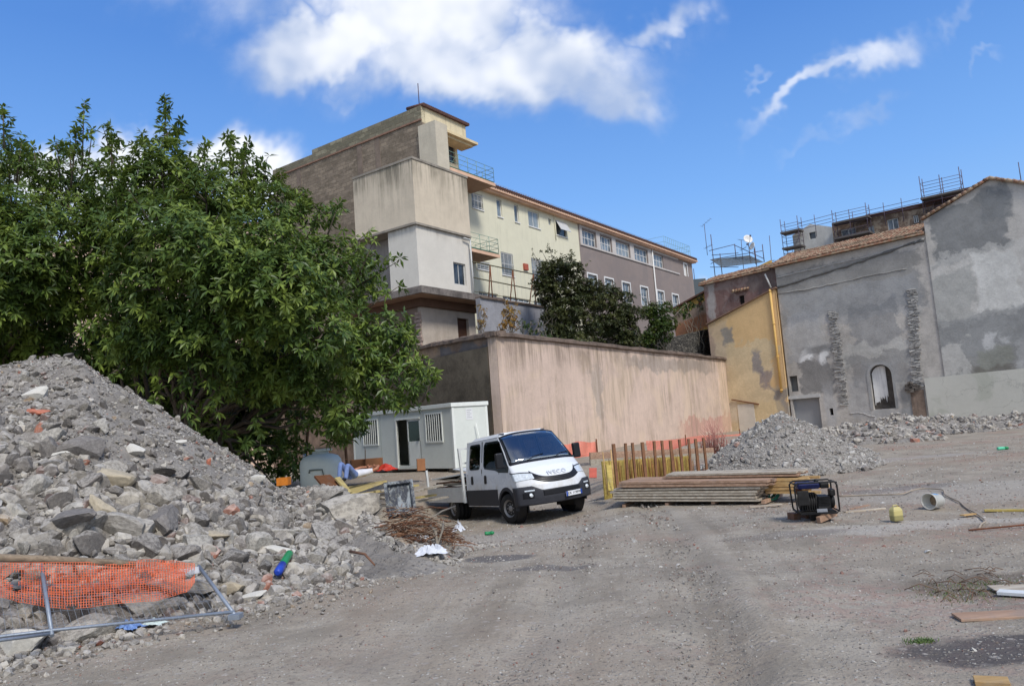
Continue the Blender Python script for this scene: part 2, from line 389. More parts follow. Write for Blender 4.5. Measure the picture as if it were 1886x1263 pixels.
def wood_mat(name, c1, c2, rough=.85, along='x', sc_=1., island=True):
    def fn(t, b):
        v = t.tc(); g = {'x': (.9, 12, 12), 'y': (12, .9, 12), 'z': (12, 12, .9)}[along]
        ri = t.new('ShaderNodeNewGeometry').outputs['Random Per Island']; oi = t.new('ShaderNodeObjectInfo').outputs['Random']
        rr = t.m('FRACT', t.m('ADD', ri, oi))
        n = t.noise(t.vm('ADD', t.sc(v, *[x*sc_ for x in g]), t.comb(t.m('MULTIPLY', rr, 37.), 0., 0.)), 1.2, 7, .7, .4); n2 = t.noise(v, 3, 4, .6)
        c = t.mix(t.st(n, .35, .65), c1, c2); c = t.mix(t.m('MULTIPLY', rr, .45), c, tuple(x*.5 for x in c1))
        c = t.mix(t.m('MULTIPLY', t.st(n2, .55, .7), .4), c, (.22, .2, .18))
        return (c, t.bump(n, .3, .01))
    return mat(name, c1, rough, 0, fn, .2)
CREAM = (.60, .56, .43)
m_cream = plaster('cream_render', srgb(216, 211, 186), .04, streak=.25, stc=(.3, .28, .2), big=.2, bump=.1, speck=.3)
m_mauve = plaster('mauve_grey_render', srgb(140, 128, 122), .05, streak=.22, stc=srgb(112, 104, 100), big=.2, bump=.12, tint=srgb(132, 122, 118))
m_blockwall = blockwork('weathered_blockwork', srgb(148, 134, 116), srgb(122, 110, 96), srgb(116, 104, 92), .5, .24, .8, msz=.02)
m_blockpar = blockwork('parapet_blockwork', srgb(150, 144, 122), srgb(104, 98, 84), srgb(120, 110, 94), .6, .3, .9, msz=.03)
m_cornice = simple('cornice_paint', srgb(212, 192, 152), .85, var=.2, scale=2)
m_fascia = simple('pink_cornice', srgb(214, 176, 148), .85, var=.15, scale=2)
m_concrete = plaster('old_concrete', srgb(150, 142, 130), .2, streak=.4, stc=(.09, .085, .08), big=.8, bump=.3)
m_soffit = plaster('brownish_soffit', srgb(165, 135, 115), .12, big=.5)
m_white = simple('white_paint', (.72, .71, .68), .6, var=.08)
m_alu = simple('window_frame_paint', (.52, .52, .5), .5, var=.1)
m_dframe = simple('dark_window_frame', (.16, .16, .15), .5)
m_glass = glassy('dusty_window_glass', (.10, .12, .135), .15, .6)
m_glass2 = glassy('dark_window_glass', (.03, .035, .04), .1, .6)
m_dark = simple('dark_interior', (.02, .018, .016), .95)
m_rail = simple('green_rail_paint', srgb(120, 150, 135), .6, var=.15)
m_steel = simple('galvanised_steel', (.42, .43, .45), .42, .75, var=.12)
m_rust = simple('rusty_steel', srgb(112, 70, 48), .9, 0, var=.35, scale=14, bump=.3)
m_scaf = simple('scaffold_steel', srgb(96, 84, 96), .6, .3, var=.2)
m_tile = None
def tile_fn(t, b):
    v = t.tc(); ri = t.new('ShaderNodeNewGeometry').outputs['Random Per Island']; n = t.noise(v, 3, 6, .65); n2 = t.noise(v, .6, 4)
    c = t.mix(ri, srgb(160, 116, 94), srgb(120, 92, 76)); c = t.mix(t.st(n, .42, .6), c, srgb(172, 152, 128)); c = t.mix(t.m('MULTIPLY', t.st(n2, .5, .65), .6), c, srgb(104, 96, 80))
    return (c, t.bump(n, .3, .02))
m_tile = mat('clay_tile', srgb(190, 120, 90), .9, 0, tile_fn, .15)
m_tiledark = simple('dark_roof_tile', srgb(92, 66, 58), .9, var=.3, scale=5)

# ================================================================== ground
GP = [(0,1,.28),(-4,3,.25),(5,3,.22),(0,8,.12),(-3.5,8,.1),(-7,8,.1),(8,8,.1),(5,12,.05),(8,13,0),(12,14,0),(0,12,.0),(2.5,15,-.1),(-1,14,-.2),(0.5,16.2,-.35),
 (0,23,-.45),(-2.6,19,-.6),(3,19,-.1),(5,16,-.1),(-3,26,.2),(-6,24,.3),(-7,28,.35),(-3,28.5,.35),(-9,22,.3),(-14,16,.3),(-14,24,.3),(-.5,31,.35),(8,42,.3),(16,53,.2),
 (4,24,-.1),(8,24,-.05),(12,30,0),(20,48,0),(28,43,-.15),(24,30,-.05),(16,20,0),(22,12,0),(-12,4,.2),(14,5,.1),(34,36,-.15),(-4,21,-.1),(-5,17,.1),(40,20,0),(-30,20,.3),(-30,50,.3),(60,60,0)]
TP1 = PD(948, 962, 18.5); TP2 = PD(846, 957, 21.6); TP3 = PD(1064, 940, 19.3)
GP += [tuple(TP1), tuple(TP2), tuple(TP3), tuple(TP2+(TP3-TP1))]
GPa = np.array(GP, float)
def gz(x, y):
    x = np.asarray(x, float); y = np.asarray(y, float); sh = x.shape
    d2 = (x.ravel()[:, None]-GPa[None, :, 0])**2+(y.ravel()[:, None]-GPa[None, :, 1])**2+.35
    w_ = d2**-2.0; return ((w_*GPa[None, :, 2]).sum(1)/w_.sum(1)).reshape(sh)
def gz1(x, y): return float(gz(np.array([x]), np.array([y]))[0])
def PG(u, v, it=6):                     # photo point on the ground
    z = 0.
    for _ in range(it):
        p = PZ(u, v, z); z = gz1(p.x, p.y)
    return Vector((p.x, p.y, z))
def fnoise(X, Y, s, seed=0, octv=3):    # cheap smooth value noise, numpy
    out = np.zeros_like(X); amp = 1.; tot = 0
    for o_ in range(octv):
        r_ = np.random.default_rng(seed+o_); G_ = r_.random((256, 256))
        x = X*s*2**o_+31.7*o_; y = Y*s*2**o_+17.3*o_; xi = np.floor(x).astype(int); yi = np.floor(y).astype(int)
        fx = x-xi; fy = y-yi; fx = fx*fx*(3-2*fx); fy = fy*fy*(3-2*fy)
        g = lambda a, b_: G_[a % 256, b_ % 256]
        out += amp*((g(xi, yi)*(1-fx)+g(xi+1, yi)*fx)*(1-fy)+(g(xi, yi+1)*(1-fx)+g(xi+1, yi+1)*fx)*fy-.5); tot += amp; amp *= .5
    return out/tot
def axis(lo, hi, a, b, step, grow=1.09):
    xs = list(np.arange(a, b+1e-6, step)); s = step; x = a; left = []
    while x > lo: s *= grow; x -= s; left.append(x)
    s = step; x = xs[-1]; right = []
    while x < hi: s *= grow; x += s; right.append(x)
    return np.array(left[::-1]+xs+right)
def ground_fn(t, b):
    v = t.tc(); n1 = t.noise(v, .22, 6, .6, .6); n2 = t.noise(v, 1.1, 8, .7, .3); n3 = t.noise(v, 9, 6, .7); n4 = t.noise(v, 45, 4, .6)
    c = t.mix(t.st(n2, .36, .64), srgb(138, 129, 115), srgb(166, 156, 140))
    c = t.mix(t.m('MULTIPLY', t.st(n1, .46, .6), .55), c, srgb(152, 136, 118))            # brownish earth
    pink = t.m('MULTIPLY', t.st(t.noise(v, .45, 5, .6, .4), .5, .62), t.st(t.noise(v, 6, 4, .6), .4, .6)); X, Y, Z = t.xyz(v)
    c = t.mix(t.m('MULTIPLY', pink, t.m('MULTIPLY_ADD', t.st(X, 0, 4), .35, .1)), c, srgb(158, 116, 104))
    # wheel tracks swinging from the foreground to the truck
    cx = t.m('ADD', t.m('MULTIPLY', t.m('POWER', t.m('MULTIPLY', t.m('SUBTRACT', 17., Y), 1/13.), 2.), -1.0), 1.0)
    q = t.m('SUBTRACT', X, t.m('ADD', cx, t.m('MULTIPLY', Y, .06)))
    tr = t.noise(t.comb(t.m('MULTIPLY', q, 1.9), t.m('MULTIPLY', Y, .12), 0.), 1., 7, .66, .35)
    trk = t.m('MULTIPLY', t.m('MULTIPLY', t.st(t.m('ABSOLUTE', q), 4.5, 1.5), t.st(Y, 30, 20)), t.st(tr, .40, .6))
    c = t.mix(t.m('MULTIPLY', trk, .24), c, srgb(172, 165, 154))
    trd = t.m('MULTIPLY', t.m('MULTIPLY', t.st(t.m('ABSOLUTE', q), 4.5, 1.5), t.st(Y, 30, 20)), t.st(tr, .5, .36))
    c = t.mix(t.m('MULTIPLY', trd, .26), c, srgb(112, 106, 98))
    tq = None
    for c0_ in (-.8, .8, 1.15):
        m0_ = t.m('MULTIPLY', t.st(t.m('ABSOLUTE', t.m('SUBTRACT', q, c0_)), .15, .08), t.st(Y, 15, 10)); tq = m0_ if tq is None else t.m('MAXIMUM', tq, m0_)
    zig = t.m('MULTIPLY', t.m('MULTIPLY', t.m('ADD', t.m('SINE', t.m('ADD', t.m('MULTIPLY', Y, 70.), t.m('MULTIPLY', t.m('ABSOLUTE', t.m('SINE', t.m('MULTIPLY', q, 34.))), 3.))), 1.), .5), t.m('MULTIPLY', tq, t.st(n2, .42, .56)))
    c = t.mix(t.m('MULTIPLY', zig, .13), c, srgb(92, 86, 80))
    # pale cement dust near the bucket, and damp patches
    def spot(cx_, cy_, rx, ry, amp=1.2):
        ds = t.vm('SUBTRACT', t.noise(v, .8, 6, .65, 0, out=1), (.5, .5, .5)); a, b_, _ = t.xyz(ds)
        dx = t.m('MULTIPLY', t.m('ADD', t.m('SUBTRACT', X, cx_), t.m('MULTIPLY', a, amp)), 1/rx); dy = t.m('MULTIPLY', t.m('ADD', t.m('SUBTRACT', Y, cy_), t.m('MULTIPLY', b_, amp)), 1/ry)
        return t.st(t.m('ADD', t.m('ADD', t.m('MULTIPLY', dx, dx), t.m('MULTIPLY', dy, dy)), t.m('MULTIPLY', t.m('SUBTRACT', n3, .5), 1.1)), 1.3, .55)
    def SP(u, v_): p = PG(u, v_); return p.x, p.y
    for (u, v_, rx, ry, cc, al_) in [(1760, 905, 2.6, 1.7, srgb(172, 166, 156), .45), (1700, 965, 2.3, .42, srgb(186, 180, 170), .5), (1000, 985, 1.8, 1.6, srgb(166, 160, 150), .55), (1600, 850, 4, .6, srgb(168, 162, 156), .45),
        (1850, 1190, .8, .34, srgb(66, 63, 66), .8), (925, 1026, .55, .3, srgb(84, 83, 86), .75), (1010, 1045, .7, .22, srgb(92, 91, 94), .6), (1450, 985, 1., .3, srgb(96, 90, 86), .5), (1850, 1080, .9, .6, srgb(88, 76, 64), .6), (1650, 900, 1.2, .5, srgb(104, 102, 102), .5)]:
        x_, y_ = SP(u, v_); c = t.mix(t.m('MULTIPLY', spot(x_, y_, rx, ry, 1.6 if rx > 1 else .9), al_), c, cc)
    # gravel
    vc0 = t.vor(v, 9, out='Color'); vd0 = t.vor(v, 9); a0, b0, _ = t.xyz(vc0)
    g0 = t.m('MULTIPLY', t.st(vd0, .36, .2), t.st(a0, .62, .75)); c = t.mix(t.m('MULTIPLY', g0, .6), c, t.mix(b0, srgb(186, 178, 168), srgb(104, 92, 86)))
    vc = t.vor(v, 26, out='Color'); vd = t.vor(v, 26); a, b_, _ = t.xyz(vc)
    gm = t.m('MULTIPLY', t.st(vd, .42, .25), t.st(a, .55, .7)); gm = t.m('MULTIPLY', gm, t.st(n2, .38, .55))
    c = t.mix(t.m('MULTIPLY', gm, .85), c, t.mix(b_, srgb(206, 200, 188), srgb(118, 108, 98)))
    c = t.mix(t.m('MULTIPLY', t.st(n4, .5, .66), .42), c, srgb(112, 104, 94))
    h = t.m('ADD', t.m('ADD', n3, t.m('MULTIPLY', n4, .35)), t.m('ADD', t.m('MULTIPLY', gm, .6), t.m('MULTIPLY', zig, -.22)))
    return (c, t.bump(h, .75, .035))
m_ground = mat('gravelly_dirt', (.2, .19, .17), .95, 0, ground_fn, .15)
xs = axis(-700, 700, -11, 13, .11, 1.1); ys = axis(-60, 900, 2, 26, .13, 1.1)
X, Y = np.meshgrid(xs, ys, indexing='ij'); Z = np.zeros_like(X)
for i in range(0, len(xs), 20): Z[i:i+20] = gz(X[i:i+20], Y[i:i+20])
near = np.exp(-((X/30)**2+((Y-10)/30)**2))
q_ = X-(1.0-((17-Y)/13)**2+.06*Y)
Z += near*(fnoise(X, Y, .5, 3, 4)*.10+fnoise(X, Y, 3, 9, 3)*.03)
Z -= .04*np.exp(-((q_-.8)/.22)**2)*(Y < 18)+.04*np.exp(-((q_+.8)/.22)**2)*(Y < 18)
Z += .025*np.exp(-((q_-1.2)/.15)**2)*(Y < 18)
nx, ny = X.shape; idx = np.arange(nx*ny).reshape(nx, ny)
F = np.stack([idx[:-1, :-1], idx[1:, :-1], idx[1:, 1:], idx[:-1, 1:]], -1).reshape(-1, 4)
g_o = np_mesh('ground', np.stack([X, Y, Z], -1).reshape(-1, 3), F, m_ground, smooth=True); tag(g_o, 'grey brown gravelly dirt yard with wheel tracks', kind='structure')

# ================================================================== frames
K = PD(765, 400, 40); A = FR(K.x, K.y, 35); B = FR(K.x, K.y, 125)
C = PD(919, 700, 31); RT = FR(C.x, C.y, 35); RL = FR(C.x, C.y, 141)
RTe = RT.L(1337, 658)[0]
Gp = RT.W(RTe, 0, 0); G = FR(Gp.x, Gp.y, 130)

# ---- terrace behind the retaining wall
q = MB(); tz = RT.L(919, 625)[1]-.25
p = [RT.W(-.0, .5, 0), RT.W(RTe+.2, .5, 0), RT.W(RTe+.2, 40, 0), RL.W(-60, 40, 0), RL.W(-60, .5, 0)]
q.add([(a.x, a.y, -1) for a in p]+[(a.x, a.y, tz) for a in p], [tuple(range(5, 10))]+[(i, (i+1) % 5, 5+(i+1) % 5, 5+i) for i in range(5)])
m_soil = plaster('terrace_soil', srgb(105, 95, 80), .3)
tag(q.build('terrace', m_soil, fix=True), 'earth terrace held up by the retaining wall', kind='structure')

# ---- retaining wall
PINK = srgb(196, 170, 150)
rw = RT.thing('retaining_wall', 'tall pink beige rendered retaining wall with dark coping behind the white truck', 'retaining wall')
def rtz(u, v): return RT.L(u, v)[1]
zc = RT.L(919, 618)[1]; ze = RT.L(1333, 662)[1]
def L_(f, u, v, off=0): a, b = f.L(u, v, off); return a, b
def pt(f, u, v, w_, h_, c, amp, al=1., off=0., sl=0.): s_, z_ = f.L(u, v, off); return (s_, z_, w_, h_, c, amp, al, sl)
m_pink = plaster('stained_pink_render', srgb(208, 186, 170), .09, streak=.6, stc=srgb(146, 130, 112), thr=(.42, .62), drip=(zc-.2, 1.6, .7), dripc=srgb(120, 106, 94), big=.25, cracks=.12, tint=srgb(212, 190, 168), speck=.4, bump=.3,
  patches=[pt(RT, 1240, 672, 6.5, .38, srgb(150, 142, 134), 1.0, .75), pt(RT, 1100, 715, .55, 1.2, srgb(146, 142, 138), 1.6, .5), pt(RT, 1310, 785, 5, .7, srgb(190, 128, 118), 1.6, .6), pt(RT, 1340, 760, 1.2, 4, srgb(205, 180, 150), .8, .5)])
wall_mesh(MB(), [(0, -.6), (RTe+.0, -.6), (RTe+.0, ze), (0, zc)], (), 0, .45).build('wall_face', m_pink, rw, fix=True)
m_rough = plaster('rough_stained_render', srgb(142, 120, 102), .3, streak=.25, stc=srgb(104, 90, 80), big=.9, bump=1.2, fine=22,
  patches=[pt(RL, 850, 668, 2.6, .75, srgb(112, 112, 114), 1.0, .85), pt(RL, 780, 720, 1.5, 2.2, srgb(178, 150, 120), 1.4, .7)])
zl = RL.L(800, 637)[1]; sl_ = RL.L(800, 637)[0]
wl = wall_mesh(MB(), [(-38, -.6), (-.0, -.6), (-.0, zc), (sl_, zl), (-38, zl)], (), 0, .02).build('return_wall', m_rough, rw, fix=True); wl.rotation_euler.z = RL.rz-RT.rz
def coping(f, x0, z0, x1, z1, parent, rz=0, n=40, seed=0, nm='coping'):
    q = MB(); r_ = random.Random(seed)
    secs = []
    for i in range(n+1):
        t_ = i/n; x = x0+(x1-x0)*t_; z = z0+(z1-z0)*t_+r_.uniform(-.02, .02); y = -.16+r_.uniform(-.03, .03); h = .17+r_.uniform(-.025, .035)
        secs.append([(x, y, z-.02), (x, y+.01, z+h*.7), (x, y+.14, z+h), (x, .5, z+h+.03), (x, .5, z-.05), (x, 0.02, z-.07)])
    vs = [p for s_ in secs for p in s_]; fs = []
    for i in range(n):
        for j in range(6): fs.append((i*6+j, i*6+(j+1) % 6, (i+1)*6+(j+1) % 6, (i+1)*6+j))
    fs.append(tuple(range(6))); fs.append(tuple(n*6+j for j in reversed(range(6))))
    q.add(vs, fs); o = q.build(nm, m_coping, parent, fix=True); o.rotation_euler.z = rz; return o
m_coping = plaster('weathered_coping', srgb(112, 98, 88), .3, streak=.3, big=1.5, bump=.8)
coping(RT, -.1, zc, RTe+.1, ze, rw); coping(RL, sl_, zl, .1, zc, rw, RL.rz-RT.rz, 26, 2); coping(RL, -38, zl, sl_, zl, rw, RL.rz-RT.rz, 40, 3)

# ================================================================== school
sch = A.thing('school_building', 'long cream and mauve grey building with stepped tower end above the retaining wall', 'building')
BR = -math.pi/2
def AL(u, v, off=0.): return A.L(u, v, off)
def BL(u, v, off=0.): return B.L(u, v, off)
zt = AL(757, 292)[1]; zm = AL(764, 408)[1]; zs = A.L(769, 522, 0)[1]; xr = AL(861, 350)[0]; yl = -BL(650, 338)[0]; yl2 = -BL(712, 440)[0]
m_towerup = plaster('streaked_tower_render', srgb(206, 192, 170), .06, streak=.85, stc=srgb(116, 108, 92), ztop=zt+.5, zlen=4.2, thr=(.42, .58), drip=(zt, 1.7, .85), dripc=srgb(112, 106, 92), big=.5, bump=.25)
m_towerlo = plaster('pale_tower_render', srgb(212, 206, 194), .05, streak=.28, stc=srgb(160, 150, 138), ztop=zm, zlen=2.4, drip=(zm-.1, .7, .6), dripc=srgb(146, 136, 124), big=.4, bump=.15)
m_understory = plaster('worn_ground_floor_render', srgb(190, 178, 164), .1, streak=.3, stc=srgb(140, 122, 106), big=.7, bump=.3)
# upper box
q = MB(); q.box(0, 0, zm, xr, yl, zt); q.build('tower_upper_storey', m_towerup, sch, fix=True)
MB().box(-.05, -.05, zt+.003, xr+.05, yl, zt+.13).build('tower_ledge', m_concrete, sch)
MB().box(-.03, -.03, zm-.12, xr+.04, yl+.02, zm-.003).build('string_course', m_concrete, sch)
# lower box with a window
slabz = A.L(770, 524, 1.15)[1]
wr = rect(AL(835, 482, -.1), AL(860.3, 526.5, -.1)); xb = .12
wall_mesh(MB(), [(xb, slabz), (xr-.05, slabz), (xr-.05, zm-.13), (xb, zm-.13)], [rloop(wr)], .12, .25, .2).build('tower_middle_wall', m_towerlo, sch, fix=True)
q = MB(); q.box(xb, .372, slabz, xr-.05, yl2, zm-.13); q.build('tower_middle_core', m_towerlo, sch)
wn = window(sch, wr, .26, m_alu, m_glass2, 2, 1)
q = MB(); q.box(xb+1.0, yl2+.002, slabz, xr-.1, yl+.3, zm-.14); q.build('tower_recess_wall', plaster('grey_recess_render', srgb(150, 142, 134), .15, streak=.2), sch)
# slab
q = MB(); q.box(-1.15, -1.15, slabz-.38, xr+1.5, yl+.6, slabz-.003); q.build('tower_canopy_slab', [plaster('slab_edge', srgb(120, 112, 106), .3, streak=.4, big=1.2)], sch)
MB().box(-1.05, -1.05, slabz-.40, xr+1.4, yl+.5, slabz-.383).build('canopy_soffit', m_soffit, sch)
q = MB(); q.box(-.1, -.1, slabz-.85, xr+.1, yl+1, slabz-.403); q.build('slab_beam', plaster('beam_render', srgb(110, 84, 68), .15), sch)
# ground floor
zb = tz-.3
dr = rect(A.L(842, 585, -.1), A.L(866.5, 640, -.1)); dr = (dr[0], zb+.3, dr[2], dr[3])
wall_mesh(MB(), [(.1, zb), (xr, zb), (xr, slabz-.85), (.1, slabz-.85)], [[(dr[0], dr[1]), (dr[2], dr[1]), (dr[2], dr[3]), (dr[0], dr[3])]], .1, .25, .22).build('ground_floor_wall', m_understory, sch, fix=True)
MB().box(dr[0]-.02, .30, dr[1], dr[2]+.02, .34, dr[3]+.02).build('door', simple('brown_door', srgb(84, 58, 44), .8), sch)
o = wall_mesh(MB(), [(-yl-2, zb), (-.352, zb), (-.352, slabz-.85), (-yl-2, slabz-.85)], (), .1, .25).build('ground_floor_side_wall', plaster('brown_side_render', srgb(140, 122, 108), .12, streak=.4), sch, fix=True); o.rotation_euler.z = BR
q = MB()
for i in range(16):
    z = zb+.2+i*(slabz-1.2-zb)/16; q.cbox((.07+random.uniform(-.02, .02), .32, z), (.1, random.uniform(.3, .5), .17))
q.build('exposed_brick_strip', simple('pale_brick_strip', srgb(170, 150, 138), .9, var=.3), sch)
# top block: brick side wall with parapet
e = A.L(775, 197, -1.2)[0]; zp = A.L(775, 195, -1.2)[1]; xe = A.L(859, 260, -1.2)[0]
sb, zb2 = B.L(515, 310, -e); s1 = B.L(775, 197, -e)[0]; zl1 = B.L(576, 283, -e)[1]; sj = B.L(576, 283, -e)[0]
zq = B.L(775, 219, -e)[1]
Ls = B.L(503, 316, -e)[0]
o = wall_mesh(MB(), [(Ls, zb), (-1.2, zb), (-1.2, zq), (Ls, zq)], (), e, .35).build('block_side_wall', m_blockwall, sch, fix=True); o.rotation_euler.z = BR
o = MB().box(sj, e-.06, zq+.003, -1.2, e+.30, zp).build('parapet_band', m_blockpar, sch); o.rotation_euler.z = BR
o = MB().box(Ls, e-.04, zq+.003, sj-.003, e+.30, zp-.3).build('parapet_band', m_blockpar, sch); o.rotation_euler.z = BR
o = MB().box(Ls, e-.07, zq-.10, -1.2, e+.05, zq+.0).build('brick_course', simple('red_brick_course', srgb(136, 106, 90), .9, var=.35, scale=3), sch); o.rotation_euler.z = BR
for sx in (-(yl+.2), -12.6, -6.6):
    o = MB().box(sx-.22, e-.02, zb, sx+.22, e+.1, zq-.11).build('pilaster', plaster('pilaster_render', srgb(122, 108, 96), .25, streak=.3), sch); o.rotation_euler.z = BR
# right side of the top block (recess with door, canopy, parapet face)
xp0 = A.L(802, 240, 0)[0]; xp1 = A.L(825, 260, 0)[0]; zpt = A.L(803, 222, 0)[1]
m_creamd = plaster('ochre_cream_render', srgb(218, 204, 170), .1, streak=.35, stc=srgb(130, 110, 84), big=.7, bump=.2)
q = MB(); q.box(xp0, 0.002, zt+.133, xp1, 1.35, zpt); q.build('roof_pier', [plaster('pier_render', srgb(196, 186, 166), .08, streak=.4, stc=srgb(120, 112, 98), ztop=zpt+.4, zlen=3)], sch)
dw = rect(A.L(823, 262, -2), A.L(839.5, 303, -2)); dw = (dw[0], max(dw[1], zt+.2), dw[2], dw[3])
wall_mesh(MB(), [(e+.35, zt-2), (xe, zt-2), (xe, zp-.1), (e+.35, zp-.1)], [rloop(dw)], 2.0, .3, .2).build('top_storey_wall', m_creamd, sch, fix=True)
window(sch, dw, 2.14, m_dframe, m_glass2, 2, 1)
zk = A.L(860, 249, -1.2)[1]
q = MB(); q.box(e+.01, 1.2, zq-.2, xe, 2.0, zp); q.build('top_storey_parapet', m_creamd, sch)
q = MB(); q.box(xe-.3, 2.3, zb, xe, 12, zp-.02); q.build('top_storey_end_wall', m_creamd, sch)
q = MB()   # tiles on top of parapet
for i in range(26):
    x = e+.1+(xe-e)*i/25; q.tube([(x, 1.0, zp+.06), (x, 2.4, zp+.2)], .11, 6)
q.build('roof_tile', m_tiledark, sch)
zc1 = A.L(830, 240, .0)[1]
q = MB(); q.box(xp1+.02, 1.05, zq-.58, xe+.45, 2.0, zq-.42); q.box(xp1+.02, .8, zq-.42, xe+.7, 2.0, zq-.26); q.build('door_canopy', m_cornice, sch)
MB().tube([(e+.1, 1.4, zp), (e+.1, 1.4, zp+1.5)], .03, 6).build('antenna_mast', m_scaf, sch)
# main facade
s_e0, z_e0 = A.L(901, 352, -2); s_e1, z_e1 = A.L(1280, 486, -2); zev = (z_e0+z_e1)/2; sdiv = A.L(1066, 440, -2)[0]; send = A.L(1277, 520, -2)[0]
zbot = tz-.5; x0f = xe-.5
def wr_(u0, v0, u1, v1): return rect(A.L(u0, v0, -2), A.L(u1, v1, -2))
cu_ = [(868,354,890,388,3),(914,366,925.5,401,1),(946,376,956.6,410.7,1),(971.8,386,994.6,422,2),(1009.7,402.7,1015.5,415.4,1),(1023,405.4,1044,438,1),
       (878.4,479,902.3,499,3),(922,463,947,509.5,3),(978,474,1001.7,521,3),(882,536,918,550.6,4),(926,544,976.5,558.6,5),(983,553,1009.7,566,3),(1022,487,1046,530,3)]
ws = [wr_(*c_[:4]) for c_ in cu_]
# snap rows
def snap(idx, z0, z1):
    for i in idx: ws[i] = (ws[i][0], z0, ws[i][2], z1)
zz = lambda i: (ws[i][1], ws[i][3])
wall_mesh(MB(), [(x0f, zbot), (sdiv, zbot), (sdiv, zev), (x0f, zev)], [rloop(w_) for w_ in ws], 2.0, .3, .18).build('cream_wall', m_cream, sch, fix=True)
for i, (w_, c_) in enumerate(zip(ws, cu_)):
    bars = m_alu if i in (0, 6, 7, 8, 12) else None
    fm = m_white if i in (1, 2, 3) else m_alu
    window(sch, w_, 2.12, fm, m_glass if i not in (5,) else m_glass2, c_[4], 2 if i in (7, 8, 12) else 1, .05, sill=m_white if i != 4 else None, y0=2.0, bars=bars)
# tilted louvre on the sixth upper window and the red box
x0, z0, x1, z1 = ws[5]
MB().bar(((x0+x1)/2, 1.98, z1), ((x0+x1)/2, 1.55, z0+(z1-z0)*.3), x1-x0, .03).build('tilted_louvre', m_alu, sch)
MB().cbox(((A.L(967, 492, -2)[0]), 1.93, A.L(967, 492, -2)[1]), (.5, .14, .45)).build('red_wall_box', simple('red_box_paint', srgb(170, 90, 70), .7), sch)
# grey wing
gu = [(1069.3,420.7,1097,455.7),(1102.4,432,1126,464.5),(1131.6,442.5,1159.4,474),(1165.5,454.4,1192.6,485.7),(1198,465.8,1221.7,495)]
gs = [wr_(*c_) for c_ in gu]; zgb = sum(w_[1] for w_ in gs)/5; zgt = sum(w_[3] for w_ in gs)/5; gs = [(w_[0]+.12, zgb, w_[2]+.1, zgt) for w_ in gs]
gl = [(1081,503,1100,525),(1112.5,511.4,1131,540),(1144.9,518.8,1162,550),(1179.3,528,1195,566.5),(1209.8,535.3,1225,572),(1238,543.5,1251.4,580)]
ls = [wr_(*c_) for c_ in gl]; zlt = sum(w_[3] for w_ in ls)/6; ls = [(w_[0], zlt-1.75, w_[2], zlt) for w_ in ls]; lw = sum(w_[2]-w_[0] for w_ in ls)/6
ls = [((w_[0]+w_[2])/2-lw/2, w_[1], (w_[0]+w_[2])/2+lw/2, w_[3]) for w_ in ls]
w9 = wr_(1258.3, 485.7, 1266.3, 509.5)
wall_mesh(MB(), [(sdiv+.003, zbot), (send, zbot), (send, zev), (sdiv+.003, zev)], [rloop(w_) for w_ in gs+ls+[w9]], 1.97, .33, .2).build('grey_wing_wall', m_mauve, sch, fix=True)
for w_ in gs: window(sch, w_, 2.12, m_white, m_glass, 4, 2, .06, y0=1.97)
for w_ in ls: window(sch, w_, 2.12, m_white, m_glass, 2, 2, .06, sill=m_white, y0=1.97, surround=m_white)
window(sch, w9, 2.12, m_white, m_white, 1, 1, .05, y0=1.97, surround=m_white)
q = MB(); xq = wr_(1250, 500, 1251, 505)[0]
q.box(sdiv+.1, 1.88, zgb-.2, xq, 1.97, zgb-.06)
for i in range(len(gs)):
    a = gs[i-1][2] if i else sdiv+.1; q.box(a+.05, 1.93, zgb-.06, gs[i][0]-.05, 1.972, zgt+.12)
q.box(sdiv+.1, 1.90, zgt+.12, xq, 1.97, zgt+.3)
q.build('window_band', plaster('pale_band_render', srgb(190, 184, 178), .1, streak=.2), sch)
xpp = wr_(1194, 455, 1195, 460)[0]+.5
MB().tube([(xpp, 1.86, zev), (xpp, 1.86, zbot)], .07, 8).build('downpipe', m_white, sch)
MB().tube([(xr+.3, 1.9, zev), (xr+.3, 1.9, slabz)], .06, 8).build('downpipe', m_creamd, sch)
MB().tube([(xr-.2, -.08, zm-.3), (xr-.2, -.08, slabz)], .05, 8).tube([(xr-.2, -.08, zm-.3), (xr-.75, -.05, zm-.25)], .05, 8).build('downpipe', m_alu, sch)
MB().tube([(ws[5][0]-.25, 1.93, zev), (ws[5][0]-.25, 1.93, ws[5][1]-.5)], .03, 6).build('downpipe', m_cream, sch)
# end wall + eave + roof
MB().box(send-.3, 2.3, zbot, send, 14, zev).build('end_wall', m_mauve, sch)
q = MB(); q.box(x0f+1, 1.45, zev-.02, send+.5, 2.4, zev+.16); q.box(x0f+1, 1.6, zev-.14, send+.35, 2.4, zev-.023); q.build('eave', m_fascia, sch)
q = MB(); n_ = int((send+.4-x0f-1)/.28)
for i in range(n_):
    x = x0f+1+.14+i*.28; q.tube([(x, 1.38, zev+.22), (x, 6.5, zev+1.5)], .12, 6)
q.box(x0f+1, 1.5, zev+.163, send+.4, 2.2, zev+.2); q.add([(x0f+1, 1.42, zev+.18), (send+.4, 1.42, zev+.18), (send+.4, 6.5, zev+1.45), (x0f+1, 6.5, zev+1.45)], [(0, 1, 2, 3)])
q.build('roof', m_tiledark, sch)
q = MB(); n_ = 26
for i in range(n_+1):
    x = x0f+3+(send-x0f-8)*i/n_; q.tube([(x, 2.6, zev+.3), (x, 2.6, zev+1.15)], .014, 4)
for h in (.75, 1.1): q.tube([(x0f+3, 2.6, zev+h), (send-5, 2.6, zev+h)], .012, 4)
q.build('roof_railing', m_steel, sch)
